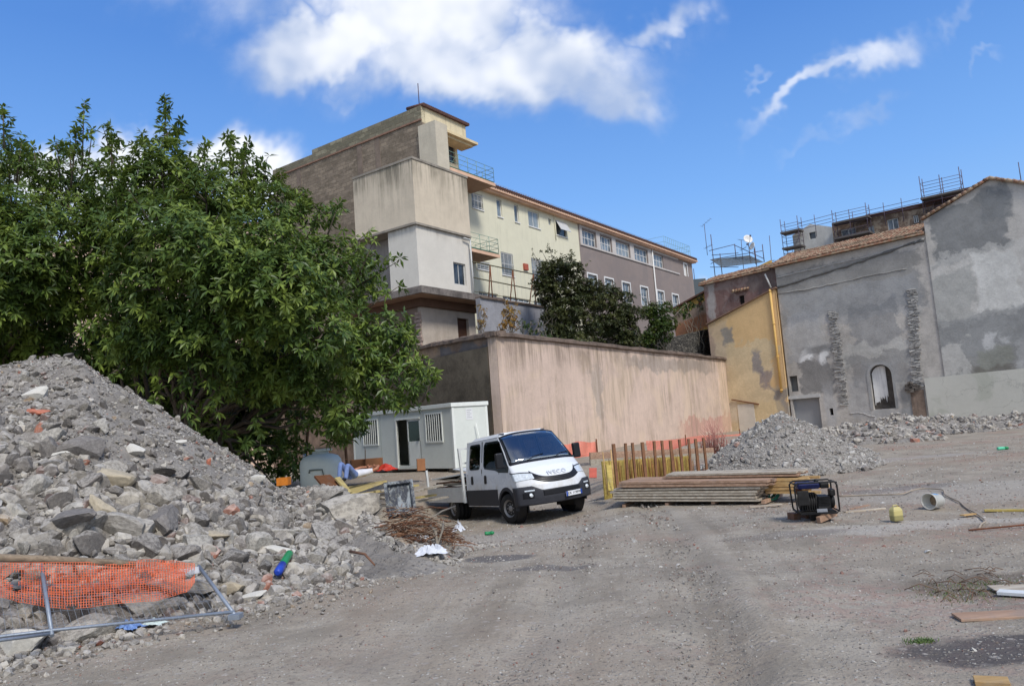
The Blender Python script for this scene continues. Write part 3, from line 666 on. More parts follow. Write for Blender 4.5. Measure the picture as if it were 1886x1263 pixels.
ra = A.L(1176, 450, -5)[0]; rb = A.L(1222, 455, -5)[0]; rzz = A.L(1198, 440, -5)[1]
q = MB(); q.add([(ra, 5, rzz-.7), (rb, 5, rzz-.7), (rb, 9, rzz-.7), (ra, 9, rzz-.7), ((ra+rb)/2-.8, 7, rzz+.25), ((ra+rb)/2+.8, 7, rzz+.25)], [(0, 1, 5, 4), (1, 2, 5), (2, 3, 4, 5), (3, 0, 4), (3, 2, 1, 0)]); q.box(ra+.2, 5.2, zev, rb-.2, 8.8, rzz-.71)
q.build('rooftop_hut', simple('orange_tile', srgb(186, 122, 88), .9, var=.3), sch)
ca = A.L(1224, 455, -4)[0]; cb = A.L(1271, 465, -4)[0]; czb = zev+.2; czt = A.L(1245, 444, -4)[1]
q = MB()
for i in range(15):
    x = ca+(cb-ca)*i/14
    q.tube([(x, 4, czb), (x, 4, czt)], .018, 4); q.tube([(x, 7, czb), (x, 7, czt)], .018, 4)
for h in np.linspace(czb+.4, czt, 5):
    q.tube([(ca, 4, h), (cb, 4, h), (cb, 7, h), (ca, 7, h), (ca, 4, h)], .016, 4)
q.build('rooftop_cage', m_rail, sch)
q = MB().box(x0f+1, 2.6, zev-1, send-.3, 13.5, zev-.2); q.build('roof_slab', m_concrete, sch)

# balconies
def balcony(nm, x0, x1, z, posts=5):
    bo = MB().box(x0, .05, z-.16, x1, 2.0, z).build('balcony', m_soffit, sch)
    MB().box(x0-.01, .0, z-.17, x1+.05, .047, z+.03).build('balcony_edge', m_fascia, bo)
    q = MB()
    for i in range(posts+1):
        x = x0+(x1-x0)*i/posts; q.tube([(x, .06, z), (x, .06, z+1.05)], .018, 5)
    for i in range(3): q.tube([(x1, .06+.9*i, z), (x1, .06+.9*i, z+1.05)], .018, 5)
    for h in (.12, .45, .75, 1.05): q.tube([(x0, .06, z+h), (x1, .06, z+h), (x1, 1.95, z+h)], .016, 5)
    for i in range(posts): 
        xa = x0+(x1-x0)*i/posts; xb_ = x0+(x1-x0)*(i+1)/posts; q.tube([(xa, .06, z+.12), (xb_, .06, z+1.05)], .009, 4)
    q.tube([(x1, .06, z+.12), (x1, 1.95, z+1.05)], .009, 4)
    q.build('balcony_railing', m_rail, bo)
    MB().box(x0+.05, .09, z+.05, x1-.03, .10, z+.16).build('green_screen', simple('green_netting', srgb(70, 124, 104), .8), bo)
bx = A.L(911.6, 338, 0)[0]; bz = A.L(911.6, 338.6, 0)[1]
balcony('a', xp1+.05, bx, bz)
bx2 = A.L(920, 468, 0)[0]; bz2 = A.L(920, 470, 0)[1]
balcony('b', xr+.02, bx2, bz2, 3)
# ================================================================== grey building on the right
def GL(u, v, off=0.): return G.L(u, v, off)
gb = G.thing('grey_building', 'long windowless building of patched bare grey render with tiled roof and an arched niche', 'building')
zg = -.8
xl = GL(1428, 500)[0]; xg = GL(1703, 420)[0]; za = GL(1428, 493)[1]; zbG = GL(1701, 433)[1]; xend = GL(1886, 500)[0]+9
zr = (za+zbG)/2
# arched niche
n0 = GL(1602, 700)[0]; n1_ = GL(1650, 750)[0]; nzb = GL(1628, 753)[1]; nzt = GL(1622, 671)[1]; rad = (n1_-n0)/2
arch = [(n0, nzb), (n1_, nzb)]+[((n0+n1_)/2+rad*math.cos(a), nzt-rad+rad*math.sin(a)) for a in np.linspace(0, math.pi, 15)]
d0 = GL(1459, 735); d1 = GL(1515, 800); door_r = (d0[0], zg-.0, d1[0]+.05, d0[1])
sw = rect(GL(1453.5, 693), GL(1471, 720)); sm2 = rect(GL(1527.5, 752), GL(1535.5, 764))
DG, MG, LG, WG = srgb(112, 112, 112), srgb(146, 146, 146), srgb(176, 176, 174), srgb(208, 208, 206)
def gp(u, v, u2, v2, c, amp, al=1., sl=0.): a = GL(u, v); b_ = GL(u2, v2); return ((a[0]+b_[0])/2, (a[1]+b_[1])/2, abs(b_[0]-a[0])/2, abs(a[1]-b_[1])/2, c, amp, al, sl)
m_grey = plaster('patched_grey_render', srgb(178, 173, 166), .2, streak=.15, stc=srgb(120, 120, 118), big=.3, bump=.5, speck=.4, patches=[
  gp(1425, 505, 1705, 560, srgb(128, 128, 126), .9, .8), gp(1440, 545, 1700, 575, srgb(156, 158, 160), 1.2, .6), gp(1440, 580, 1525, 660, srgb(166, 168, 172), 1.6, .55), gp(1560, 560, 1665, 640, srgb(132, 134, 136), 1.6, .7),
  gp(1550, 640, 1680, 668, srgb(188, 186, 180), 1.2, .85), gp(1440, 600, 1530, 650, srgb(184, 182, 178), 1.4, .6), gp(1472, 665, 1540, 725, srgb(112, 112, 112), 1.0, .85), gp(1475, 642, 1497, 662, srgb(232, 232, 230), 1.1, 1), gp(1512, 648, 1528, 662, srgb(232, 232, 230), .9, 1), gp(1478, 640, 1530, 648, DG, .5, .8),
  gp(1565, 655, 1680, 700, srgb(124, 124, 124), 1.4, .7), gp(1585, 668, 1660, 720, srgb(154, 154, 154), .8, .6), gp(1560, 700, 1600, 770, srgb(166, 166, 166), .7, .7), gp(1655, 700, 1688, 770, srgb(126, 126, 124), .5, .8), gp(1600, 757, 1700, 790, srgb(152, 152, 152), .4, .8),
  gp(1512, 712, 1545, 800, srgb(170, 170, 170), .7, .75), gp(1428, 560, 1442, 700, srgb(112, 114, 116), .5, .7)])
xs_ = xg
outline = [(xl, zg), (xg, zg), (xg, zbG), (xl, za)]
wall_mesh(MB(), outline, [arch, rloop(door_r), rloop(sw), rloop(sm2)], 0, .5, .42).build('wall', m_grey, gb, fix=True)
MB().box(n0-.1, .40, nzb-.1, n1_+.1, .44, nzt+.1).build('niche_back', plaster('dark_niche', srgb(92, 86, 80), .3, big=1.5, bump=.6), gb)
# peeled pale plaster hanging in the niche: irregular slab
q = MB(); cx = (n0+n1_)/2; top = []
pts = [(n0+.12, nzb+.35)]
xx = np.linspace(n0+.08, n1_-.42, 15); rr_ = random.Random(4)
low = [nzb+.25+(.25+.75*abs(math.sin(i*1.3)))*.6*(.4+i/15)+rr_.uniform(-.12, .12) for i in range(15)]
up = [nzt-rad+math.sqrt(max(.02, (rad-.08)**2-(min(x, cx+rad-.1)-cx)**2)) for x in xx]
poly = list(zip(xx, low))+list(zip(xx[::-1], up[::-1]))
q.prism(poly, .33, .398); q.build('peeling_plaster', plaster('peeled_white_plaster', srgb(226, 224, 220), .1, streak=.5, stc=srgb(120, 118, 114), bump=.5), gb, fix=True)
q = MB()
for i in range(15):
    a = math.pi*i/15; a2 = math.pi*(i+1)/15; ro, ri = rad+.16, rad
    p_ = [(cx+ri*math.cos(a), nzt-rad+ri*math.sin(a)), (cx+ro*math.cos(a), nzt-rad+ro*math.sin(a)), (cx+ro*math.cos(a2), nzt-rad+ro*math.sin(a2)), (cx+ri*math.cos(a2), nzt-rad+ri*math.sin(a2))]
    q.prism(p_, -.03, .1)
q.box(n0-.16, -.03, nzb, n0, .1, nzt-rad); q.box(n1_, -.03, nzb, n1_+.16, .1, nzt-rad)
q.build('niche_surround', plaster('surround_render', srgb(150, 150, 149), .12), gb, fix=True)
MB().box(door_r[0]-.05, .30, zg, door_r[2]+.05, .36, door_r[3]+.05).build('blocked_door', plaster('door_infill_render', srgb(146, 148, 150), .04, bump=.1), gb)
MB().box(door_r[0]-.25, -.06, door_r[3]+.0, door_r[2]+.1, .1, door_r[3]+.22).build('lintel', plaster('lintel_render', srgb(180, 180, 178), .08), gb)
MB().box(sw[0]-.05, .35, sw[1]-.05, sw[2]+.05, .39, sw[3]+.05).build('window', plaster('window_infill', srgb(112, 112, 110), .2), gb)
MB().box(sm2[0]-.05, .3, sm2[1]-.05, sm2[2]+.05, .39, sm2[3]+.05).build('vent', m_dark, gb)
# chases of broken brick
def chase(u0, v0, u1, v1, wd, nm, seed, m_):
    r_ = random.Random(seed); a = GL(u0, v0); b_ = GL(u1, v1); q = MB(); n = int((a[1]-b_[1])/.1)
    for i in range(n):
        t_ = i/n; x = a[0]+(b_[0]-a[0])*t_; z = a[1]+(b_[1]-a[1])*t_
        k = r_.choice([1, 2, 2, 3]); xx_ = x-wd/2+r_.uniform(-.06, .06)
        for j in range(k):
            w2 = wd/k*r_.uniform(.7, 1.1); d = r_.uniform(.015, .13)
            Mx = Matrix.Translation((xx_+w2/2, -.0, z)) @ Euler((r_.uniform(-.2, .2), r_.uniform(-.25, .25), r_.uniform(-.2, .2))).to_matrix().to_4x4()
            q.box(-w2/2, -d, -.045, w2/2, .02, r_.uniform(.01, .05), Mx); xx_ += w2
    return q.build(nm, m_, gb)
m_chase = simple('broken_masonry', srgb(158, 156, 152), .95, var=.35, scale=4, bump=.6)
chase(1534, 572, 1556, 748, .62, 'exposed_masonry_strip', 2, m_chase)
chase(1680, 533, 1691, 715, .62, 'exposed_masonry_strip', 3, m_chase)
xw = GL(1690, 760)[0]; MB().box(xw-.25, -.05, zg, xw+.5, .02, GL(1690, 718)[1]).build('brown_strip', plaster('brown_stain_render', srgb(128, 112, 100), .25, streak=.6, big=1.5, bump=.6), gb)
q = MB(); a = GL(1688, 712); r_ = random.Random(8)
for i in range(14): q.cbox((a[0]+r_.uniform(-.5, .2), -.1, a[1]+r_.uniform(-.3, .3)), (r_.uniform(.15, .4), .3, r_.uniform(.08, .2)), None)
q.build('broken_beam_end', simple('dark_broken_masonry', srgb(104, 98, 92), .95, var=.4, scale=6, bump=.6), gb)
# curved render ridges
def ridge(pts, nm='render_ridge', r=.05, m_=None, seed=0):
    p = [GL(*a) for a in pts]; q = MB(); rr = random.Random(seed); fine = []
    for i in range(len(p)-1):
        for k in range(6): t_ = k/6; fine.append((p[i][0]+(p[i+1][0]-p[i][0])*t_, -.0, p[i][1]+(p[i+1][1]-p[i][1])*t_+rr.uniform(-.03, .03)))
    fine.append((p[-1][0], 0, p[-1][1])); q.tube(fine, [r*rr.uniform(.6, 1.3) for _ in fine], 6); return q.build(nm, m_ or m_grey, gb)
ridge([(1432, 530), (1500, 508), (1560, 490), (1620, 470), (1680, 448), (1702, 443)], r=.09, m_=simple('dark_ridge', srgb(98, 98, 97), .9))
ridge([(1432, 541), (1490, 532), (1540, 522), (1600, 508), (1670, 495)], r=.045, seed=3)
ridge([(1430, 512), (1500, 495), (1600, 472), (1702, 440)], r=.05, seed=5, m_=simple('pale_ridge', srgb(170, 168, 164), .9))
ridge([(1565, 762), (1585, 760), (1600, 765), (1612, 767)], r=.04, seed=5)
# gable part, 6 cm proud
xa, zap = GL(1823, 331.5); zgl = GL(1703, 406)[1]; zgr = GL(1886, 340)[1]; xr2 = GL(1886, 340)[0]; slR = (zgr-zap)/(xr2-xa); zend = zap+slR*(xend-xa)
m_gable = plaster('patched_grey_gable_render', srgb(184, 180, 173), .13, streak=.12, stc=srgb(126, 126, 122), big=.3, bump=.4, speck=.4, patches=[
  gp(1708, 385, 1868, 460, srgb(122, 124, 124), .8, .95, .12), gp(1800, 350, 1868, 400, srgb(122, 124, 124), .5, .9), gp(1712, 470, 2000, 575, srgb(196, 194, 188), 1.2, .7, .1), gp(1706, 505, 1800, 595, srgb(148, 150, 146), 1.8, .55), gp(1790, 470, 1885, 568, srgb(212, 211, 205), 1.2, .85),
  gp(1704, 590, 2200, 690, srgb(136, 137, 135), .8, .95, .1), gp(1700, 580, 2200, 600, srgb(146, 147, 146), .8, .8, .1), gp(1726, 642, 1790, 690, srgb(190, 188, 182), 1.6, .85), gp(1812, 618, 1840, 636, srgb(190, 190, 188), 1., .9), gp(1846, 618, 1862, 628, srgb(190, 190, 188), .8, .9), gp(1800, 640, 1870, 680, srgb(142, 144, 132), 1.2, .7), gp(1872, 630, 1900, 680, srgb(180, 180, 178), 1., .8), gp(1790, 678, 1880, 692, srgb(112, 108, 100), .8, .8)])
wall_mesh(MB(), [(xg+.003, zg), (xend, zg), (xend, zend), (xa, zap), (xg+.003, zgl)], (), -.06, .5).build('gable_wall', m_gable, gb, fix=True)
zb0 = GL(1698, 697)[1]; zb1 = GL(1886, 677.4)[1]
wall_mesh(MB(), [(GL(1703, 700)[0], zg), (xend, zg), (xend, zb1+.1), (xr2, zb1), (GL(1703, 700)[0], zb0)], (), -.12, .05).build('render_plinth', plaster('new_pale_render', srgb(190, 189, 180), .05, big=.25, bump=.12, cracks=.25, tint=srgb(170, 172, 160)), gb, fix=True)
ridge([(1712, 503), (1735, 493), (1758, 476)], r=.04, seed=6)
# tiled roof, real tiles in rows
def tiles(x0, x1, ze0, ze1, depth, rise, parent, nm='tiled_roof', y0=-.35, pitch=.27, row=.42, seed=1, r=.1):
    r_ = random.Random(seed); q = MB(); nx_ = int((x1-x0)/pitch); ny_ = int(depth/row)
    base = MB()
    for i in range(nx_):
        x = x0+(i+.5)*pitch; z0 = ze0+(ze1-ze0)*(i+.5)/nx_
        for j in range(ny_):
            ya = y0+j*row; yb = ya+row*1.12; f = lambda y: z0+rise*(y-y0)/depth
            dz = r_.uniform(-.015, .02); dx = r_.uniform(-.015, .015); m_ = 5
            vs = []
            for (y, rr, lift) in ((ya, r, .05), (yb, r*.8, .015)):
                for k in range(m_+1):
                    a = math.pi*k/m_; vs.append((x+dx+rr*1.25*math.cos(a), y, f(y)+lift+dz+rr*.85*math.sin(a)))
            fs = [(k, k+1, m_+2+k, m_+1+k) for k in range(m_)]
            fs.append(tuple(range(m_, -1, -1)))
            q.add(vs, fs)
    q.add([(x0, y0, ze0), (x1, y0, ze1), (x1, y0+depth, ze1+rise), (x0, y0+depth, ze0+rise)], [(0, 1, 2, 3)])
    q.add([(x0, y0-.0, ze0-.1), (x1, y0, ze1-.1), (x1, y0, ze1), (x0, y0, ze0)], [(0, 1, 2, 3)])
    q.add([(x0, y0-.0, ze0-.1), (x1, y0, ze1-.1), (x1, y0+depth, ze1-.1), (x0, y0+depth, ze0-.1)], [(3, 2, 1, 0)])
    return q.build(nm, m_tile, parent)
tiles(xl-.3, xg-.02, za+.12, zbG+.12, 4.6, 1.5, gb)
# verge tiles along the gable
q = MB(); r_ = random.Random(3)
for (xa_, za_, xb_, zb_) in ((xg-.1, zgl+.08, xa, zap+.08), (xa, zap+.08, xend, zend+.08)):
    L2 = math.hypot(xb_-xa_, zb_-za_); k = int(L2/.3)
    for i in range(k):
        t0_, t1_ = i/k, (i+1.15)/k
        a = (xa_+(xb_-xa_)*t0_, -.22, za_+(zb_-za_)*t0_+r_.uniform(-.01, .03)); b_ = (xa_+(xb_-xa_)*t1_, -.22, za_+(zb_-za_)*t1_)
        q.tube([a, b_], [.12, .09], 7)
    q.add([(xa_, -.22, za_-.03), (xb_, -.22, zb_-.03), (xb_, 8, zb_-.03), (xa_, 8, za_-.03)], [(0, 1, 2, 3)])
q.build('verge_tiles', m_tile, gb)
MB().box(xg, .45, zg, xend, 8, zgl-.3).box(xl+.1, .5, zg, xg-.003, 5, zr-.2).build('building_core', m_grey, gb)
MB().tube([(GL(1878, 335)[0], 1, zap-.2), (GL(1878, 335)[0], 1, zap+.9)], .025, 5).build('antenna_mast', m_scaf, gb)

# maroon stained building with a lower roof
mb_ = G.thing('maroon_stained_building', 'small building of peeling maroon and grey render under a low clay tiled roof', 'building')
xm0 = GL(1299, 560, -.25)[0]; zm0 = GL(1299, 524, -.25)[1]; zm1 = GL(1410, 499, -.25)[1]
m_maroon = plaster('peeling_maroon_render', srgb(122, 98, 94), .18, streak=.6, stc=srgb(86, 66, 62), big=.6, bump=.4, tint=srgb(138, 124, 120), patches=[gp(1296, 520, 1319, 600, srgb(164, 160, 158), .7, .95), gp(1370, 490, 1430, 530, srgb(104, 98, 96), .9, .7)])
mw_ = rect(GL(1361, 545, -.25), GL(1372, 561, -.25))
wall_mesh(MB(), [(xm0, zg), (xl-.003, zg), (xl-.003, zm1+.3), (xm0, zm0)], [rloop(mw_)], .25, .4, .25).build('wall', m_maroon, mb_, fix=True)
MB().box(mw_[0]-.05, .46, mw_[1]-.05, mw_[2]+.05, .49, mw_[3]+.05).build('window', m_dark, mb_)
q = MB()
for i in range(6): q.tube([(mw_[0]-.35+i*.22, -.02, mw_[3]+.35), (mw_[0]-.35+i*.22, .3, mw_[3]+.5)], .09, 6)
q.build('tiled_hood', m_tile, mb_)
MB().box(xm0, .65, zg, xm0+.4, 8, zm0-.1).build('end_wall', m_maroon, mb_)
tiles(xm0-.3, xl-.4, zm0+.05, zm1+.1, 3.6, 1.0, mb_, y0=.0, seed=5)
q = MB(); a = GL(1409, 505, .1); b_ = GL(1420, 530, .1); q.tube([(a[0], -.1, a[1]), (b_[0], -.1, b_[1])], .06, 8); q.build('downpipe', m_alu, mb_)

# ochre lean-to in front, 30 cm proud
yo = .3
ol = G.thing('ochre_lean_to', 'ochre yellow lean-to with mono-pitch top and peeling grey patches, yellow drainpipe at right', 'lean-to')
def OL(u, v): return G.L(u, v, yo)
y0x, y0z = OL(1304, 598); y1x, y1z = OL(1428, 531); ybx = OL(1452, 760)[0]
def op(u, v, u2, v2, c, amp, al=1., sl=0.): a = OL(u, v); b_ = OL(u2, v2); return ((a[0]+b_[0])/2, (a[1]+b_[1])/2, abs(b_[0]-a[0])/2, abs(a[1]-b_[1])/2, c, amp, al, sl)
m_ochre = plaster('peeling_ochre_render', srgb(208, 176, 130), .07, streak=.18, stc=srgb(170, 140, 96), big=.35, bump=.35, speck=.7, patches=[
  op(1300, 640, 1440, 800, srgb(206, 190, 158), 1.8, .8), op(1300, 595, 1345, 700, srgb(196, 176, 150), 1.0, .85), op(1304, 610, 1320, 660, srgb(158, 136, 124), .8, .8), op(1330, 608, 1352, 632, srgb(134, 132, 128), .9, 1), op(1383, 648, 1406, 690, srgb(136, 132, 134), 1.1, .95, -.2), op(1398, 685, 1425, 712, srgb(132, 122, 124), 1.0, .9, -.3), op(1422, 715, 1460, 790, srgb(134, 132, 130), 1.1, .95), op(1360, 742, 1450, 800, srgb(208, 184, 138), 1.1, .5), op(1340, 740, 1360, 775, srgb(206, 196, 180), .2, .6)])
wall_mesh(MB(), [(y0x, zg), (ybx, zg), (ybx, y1z+.05), (y1x, y1z), (y0x, y0z)], (), -yo, .4).build('wall', m_ochre, ol, fix=True)
q = MB(); q.bar((y0x-.1, -.25, y0z+.05), (y1x+.05, -.25, y1z+.05), .4, .09); q.build('sloping_coping', simple('dark_coping', srgb(120, 96, 82), .9, var=.3, scale=4), ol)
a = OL(1419, 533); b_ = OL(1444, 722)
q = MB(); q.tube([(a[0], -yo-.1, a[1]), (a[0], -yo-.1, b_[1])], .075, 10)
for z in np.linspace(a[1]-.1, b_[1]+.2, 4): q.tube([(a[0], -yo-.1, z), (a[0], -yo-.1, z-.08)], .1, 10)
q.build('drainpipe', simple('ochre_pipe', srgb(216, 176, 104), .6, var=.08), ol)
a = OL(1358, 745); b_ = OL(1392, 778)
MB().box(a[0], -yo-.03, zg, b_[0], -yo+.02, a[1]).build('patched_panel', plaster('pale_patch', srgb(206, 198, 184), .08, bump=.2), ol)
q = MB(); r_ = random.Random(2); a = OL(1320, 738); b_ = OL(1398, 744)
q.bar((a[0]+1.2, -yo-.1, a[1]), (b_[0], -yo-.05, b_[1]+.0), .1, .07); q.build('ledge', m_rust, ol)

# stone wall between retaining wall and maroon building, yellow house behind
stw = A.thing('dark_stone_wall', 'dark lava stone wall on the terrace left of the peeling ochre lean-to', 'stone wall')
stn = FR(RT.W(RTe-14, 0, 0).x, RT.W(RTe-14, 0, 0).y, 38)
stw.location = stn.o; stw.rotation_euler.z = stn.rz
def SL(u, v): return stn.L(u, v, -3.)
s0_ = SL(1150, 640); s1_ = SL(1305, 606)
wall_mesh(MB(), [(s0_[0]-3, tz-.5), (s1_[0], tz-.5), (s1_[0], s1_[1]), (SL(1230, 622)[0], SL(1230, 624)[1]), (s0_[0]-3, SL(1190, 632)[1])], (), 3, .6).build('wall', stone_mat('lava_stone', srgb(120, 116, 108), srgb(78, 76, 72), 2.6), stw, fix=True)
yh = A.thing('yellow_house', 'small yellow house with grey and rust stained wall half hidden behind the dark shrubs', 'house')
yf = FR(RT.W(RTe+3, 10, 0).x, RT.W(RTe+3, 10, 0).y, 125); yh.location = yf.o; yh.rotation_euler.z = yf.rz
def YL(u, v): return yf.L(u, v)
a = YL(1240, 572); b_ = YL(1305, 535)
m_yh = plaster('yellow_house_render', srgb(190, 158, 92), .15, streak=.5, stc=srgb(100, 80, 70), big=.8, patches=[(YL(1262, 590)[0], YL(1262, 592)[1], 2.5, 1.0, srgb(138, 126, 128), 1.2, .9, .2), (YL(1255, 608)[0], YL(1255, 608)[1], 3, .6, srgb(150, 96, 64), .8, .8, .2)])
wall_mesh(MB(), [(a[0], tz-1), (b_[0]+5, tz-1), (b_[0]+5, b_[1]+1.5), (b_[0], b_[1]), (a[0], a[1])], (), 0, .4).build('wall', m_yh, yh, fix=True)
q = MB(); q.bar((a[0]-.1, -.1, a[1]+.05), (b_[0]+.1, -.1, b_[1]+.05), .6, .12); q.build('roof_edge', m_tiledark, yh)
w_ = rect(YL(1286, 551), YL(1293, 562)); MB().box(w_[0], -.03, w_[1], w_[2], .03, w_[3]).build('window', simple('brown_shutter', srgb(110, 60, 44), .8), yh)

# dark distant block seen in the gap
fd = thing('distant_block', 'far dark house seen in the narrow gap left of the clay tiled roof', 'house', tuple(PD(1290, 540, 110)), 0)
q = MB(); q.box(-4, 0, -12, 4.5, 8, 1.0); q.box(-1, 0, 1, 1, 3, 2.2); q.build('wall', simple('dark_distant_render', srgb(84, 92, 96), .9), fd)
q = MB(); q.tube([(-.4, 1, 1), (-.4, 1, 4)], .05, 4); q.build('antenna_mast', m_scaf, fd)

# ---- building under scaffold behind the grey one
Hoff = -13.
def HL(u, v, o_=Hoff): return G.L(u, v, o_)
hb = G.thing('building_under_repair', 'unfinished pale and brown building being repaired behind the clay tiled roof', 'building')
yH = -Hoff
m_brn = plaster('patchy_brown_wall', srgb(128, 108, 92), .3, streak=.5, stc=srgb(70, 56, 48), big=1.2, tint=srgb(172, 156, 136))
h0 = HL(1460, 440); h1 = HL(1532, 418); h2 = HL(1702, 383)
ww = rect(HL(1490, 429), HL(1503, 438.5))
wall_mesh(MB(), [(h0[0], zr-2), (h1[0], zr-2), (h1[0], h1[1]), (h0[0]+1.6, h0[1]+.95), (h0[0], h0[1]+.3)], [rloop(ww)], yH, .3, .2).build('pale_wall', plaster('pale_block_wall', srgb(196, 194, 188), .1, streak=.2, big=.8), hb, fix=True)
MB().box(ww[0]-.02, yH+.2, ww[1]-.02, ww[2]+.02, yH+.24, ww[3]+.02).build('window', m_glass2, hb)
ops = [rect(HL(1598, 417), HL(1611, 431)), rect(HL(1633, 405), HL(1656, 423)), rect(HL(1548, 424), HL(1578, 440)), rect(HL(1681, 397), HL(1692, 409))]
wall_mesh(MB(), [(h1[0]+.003, zr-2), (h2[0]+3, zr-2), (h2[0]+3, h2[1]+.3), (h2[0], h2[1]), (h1[0]+.003, HL(1532, 413)[1])], [rloop(o_) for o_ in ops], yH+.05, .3, .25).build('brown_wall', m_brn, hb, fix=True)
for i, o_ in enumerate(ops): window(hb, o_, yH+.2, m_white, m_glass if i < 3 else m_glass2, 2, 1)
MB().box(h1[0]+2, yH-.3, HL(1600, 404)[1]+.2, h2[0]+3, yH+2, HL(1600, 404)[1]+.3).build('roof_edge', m_tiledark, hb)
a = HL(1720, 378); b_ = HL(1778, 352)
MB().box(a[0], yH, a[1]-1, b_[0]+.3, yH+3, b_[1]-.1).build('rooftop_hut', simple('dark_brown_boards', srgb(74, 58, 50), .9, var=.4, scale=3), hb)
MB().bar((a[0]-.2, yH-.2, b_[1]), (b_[0]+1, yH-.2, b_[1]), 1, .15).build('hut_roof', m_tiledark, hb)

# scaffold towers, each its own thing
def scaffold(u0, u1, vt, vb, label, decks=(0.35, .75), lift=1.0, off=Hoff+1.2, dep=1.0, nb=1):
    u0b, u1b = u0+6, u1+6
    t = G.thing('scaffold_tower', label, 'scaffold', 'steel scaffold towers on the roofs'); yb = -off
    xa_, zt0 = G.L(u0, vt[0], off); xb_, zt1 = G.L(u1, vt[1], off); zb0_ = G.L(u0b, vb[0], off)[1]; zb1_ = G.L(u1b, vb[1], off)[1]
    z0 = min(zb0_, zb1_)-.3; zt_ = (zt0+zt1)/2
    q = MB()
    for i in range(nb+1):
        x = xa_+(xb_-xa_)*i/nb
        for y in (yb, yb+dep): q.tube([(x, y, z0), (x, y, zt_+(.25 if i in (0, nb) else 0))], .03, 5)
    for h in np.arange(z0+.4, zt_, .5):
        q.tube([(xa_, yb, h), (xb_, yb, h)], .018, 4); q.tube([(xa_, yb+dep, h), (xb_, yb+dep, h)], .018, 4)
        q.tube([(xa_, yb, h), (xa_, yb+dep, h)], .018, 4); q.tube([(xb_, yb, h), (xb_, yb+dep, h)], .018, 4)
    for i in range(nb):
        xx0 = xa_+(xb_-xa_)*i/nb; xx1 = xa_+(xb_-xa_)*(i+1)/nb; q.tube([(xx0, yb+dep, z0), (xx1, yb+dep, zt_-.8)], .018, 4)
    q.build('scaffold_frame', m_scaf, t)
    for d in decks:
        z = z0+(zt_-z0)*d; MB().box(xa_-.1, yb-.05, z, xb_+.1, yb+dep+.05, z+.14).build('scaffold_deck', simple('weathered_deck', srgb(104, 98, 94), .8, .2), t)
    return t
scaffold(1437, 1468, (409, 403), (470, 455), 'narrow scaffold tower at the left end of the pale wall', (.25, .68))
scaffold(1532, 1594, (392, 380), (440, 425), 'low wide scaffold tower in front of the brown wall', (.1, .62), nb=2)
scaffold(1693, 1766, (330, 314), (385, 372), 'highest scaffold tower beside the gable roof', (.42,), nb=2)
t = G.thing('guard_rail', 'long steel guard rails running along the unfinished roof between scaffold towers', 'guard rail')
q = MB(); yb = -(Hoff+1.0)
for (ua, va, ub, vb_) in ((1468, 412, 1532, 395), (1594, 389, 1693, 366), (1468, 418, 1532, 402), (1594, 396, 1693, 373), (1468, 424, 1532, 408), (1594, 402, 1693, 380)):
    a = HL(ua, va, Hoff+1.); b_ = HL(ub, vb_, Hoff+1.); MB().tube([(a[0], yb, a[1]), (b_[0], yb, b_[1])], .02, 4).build('rail', m_scaf, t)
for ua, va in ((1500, 402), (1627, 380), (1660, 372)):
    a = HL(ua, va, Hoff+1.); MB().tube([(a[0], yb, a[1]+.3), (a[0], yb, a[1]-1.6)], .025, 4).build('post', m_scaf, t)

# roof frame with sloping panel, aerials and dishes on the maroon roof
o5 = -6.
def RL5(u, v): return G.L(u, v, o5)
t = G.thing('rooftop_frame', 'steel tube frame carrying a sloping slatted panel on the low clay roof', 'roof frame')
q = MB(); y5 = -o5
P5 = [(1309, 432, 1311, 505), (1353, 450, 1354, 470), (1404, 450, 1406, 476), (1326, 467, 1327, 500), (1389, 458, 1390, 480)]
for (ua, va, ub, vb_) in P5:
    a = RL5(ua, va); b_ = RL5(ub, vb_); q.tube([(a[0], y5, a[1]), (a[0], y5, b_[1]-.3)], .035, 5)
for (ua, va, ub, vb_) in ((1306, 462, 1354, 450), (1311, 478, 1404, 462), (1308, 492, 1360, 492), (1354, 452, 1406, 476), (1311, 470, 1360, 466), (1309, 486, 1326, 476)):
    a = RL5(ua, va); b_ = RL5(ub, vb_); q.tube([(a[0], y5, a[1]), (b_[0], y5, b_[1])], .028, 5)
q.build('frame_tubes', m_scaf, t)
a = RL5(1313, 480); b_ = RL5(1372, 468); c_ = RL5(1408, 483); d_ = RL5(1345, 496)
q = MB(); z_ = a[1]
for k in range(12):
    f = k/11; p0 = (a[0]+(d_[0]-a[0])*f, y5-.5-1.2*f+.0, a[1]+(d_[1]-a[1])*f); p1 = (b_[0]+(c_[0]-b_[0])*f, y5+1.0-1.2*f, b_[1]+(c_[1]-b_[1])*f); q.bar(p0, p1, .12, .03)
q.build('slatted_panel', simple('grey_slats', srgb(112, 112, 108), .8, var=.2), t)
def dish(u, v, r_, label, az):
    t = G.thing('satellite_dish', label, 'satellite dish'); a = RL5(u, v)
    Mx = Matrix.Translation((a[0], y5-.2, a[1])) @ Euler((R(70), 0, R(az))).to_matrix().to_4x4()
    MB().lathe([(0.001, .0), (r_*.4, .02), (r_*.75, .09), (r_, .17), (r_*.98, .19), (r_*.7, .11), (0.001, .03)], 20, Mx, caps=False).build('dish', m_white, t)
    q = MB(); q.tube([(a[0], y5, a[1]), (a[0], y5, a[1]-1.9)], .03, 5); q.build('mast', m_scaf, t)
    q = MB(); p = Mx @ Vector((0, 0, .6)); q.tube([Mx @ Vector((0, -r_, .17)), p], .015, 4); q.cbox(p, (.1, .1, .14)); q.build('receiver_arm', m_scaf, t)
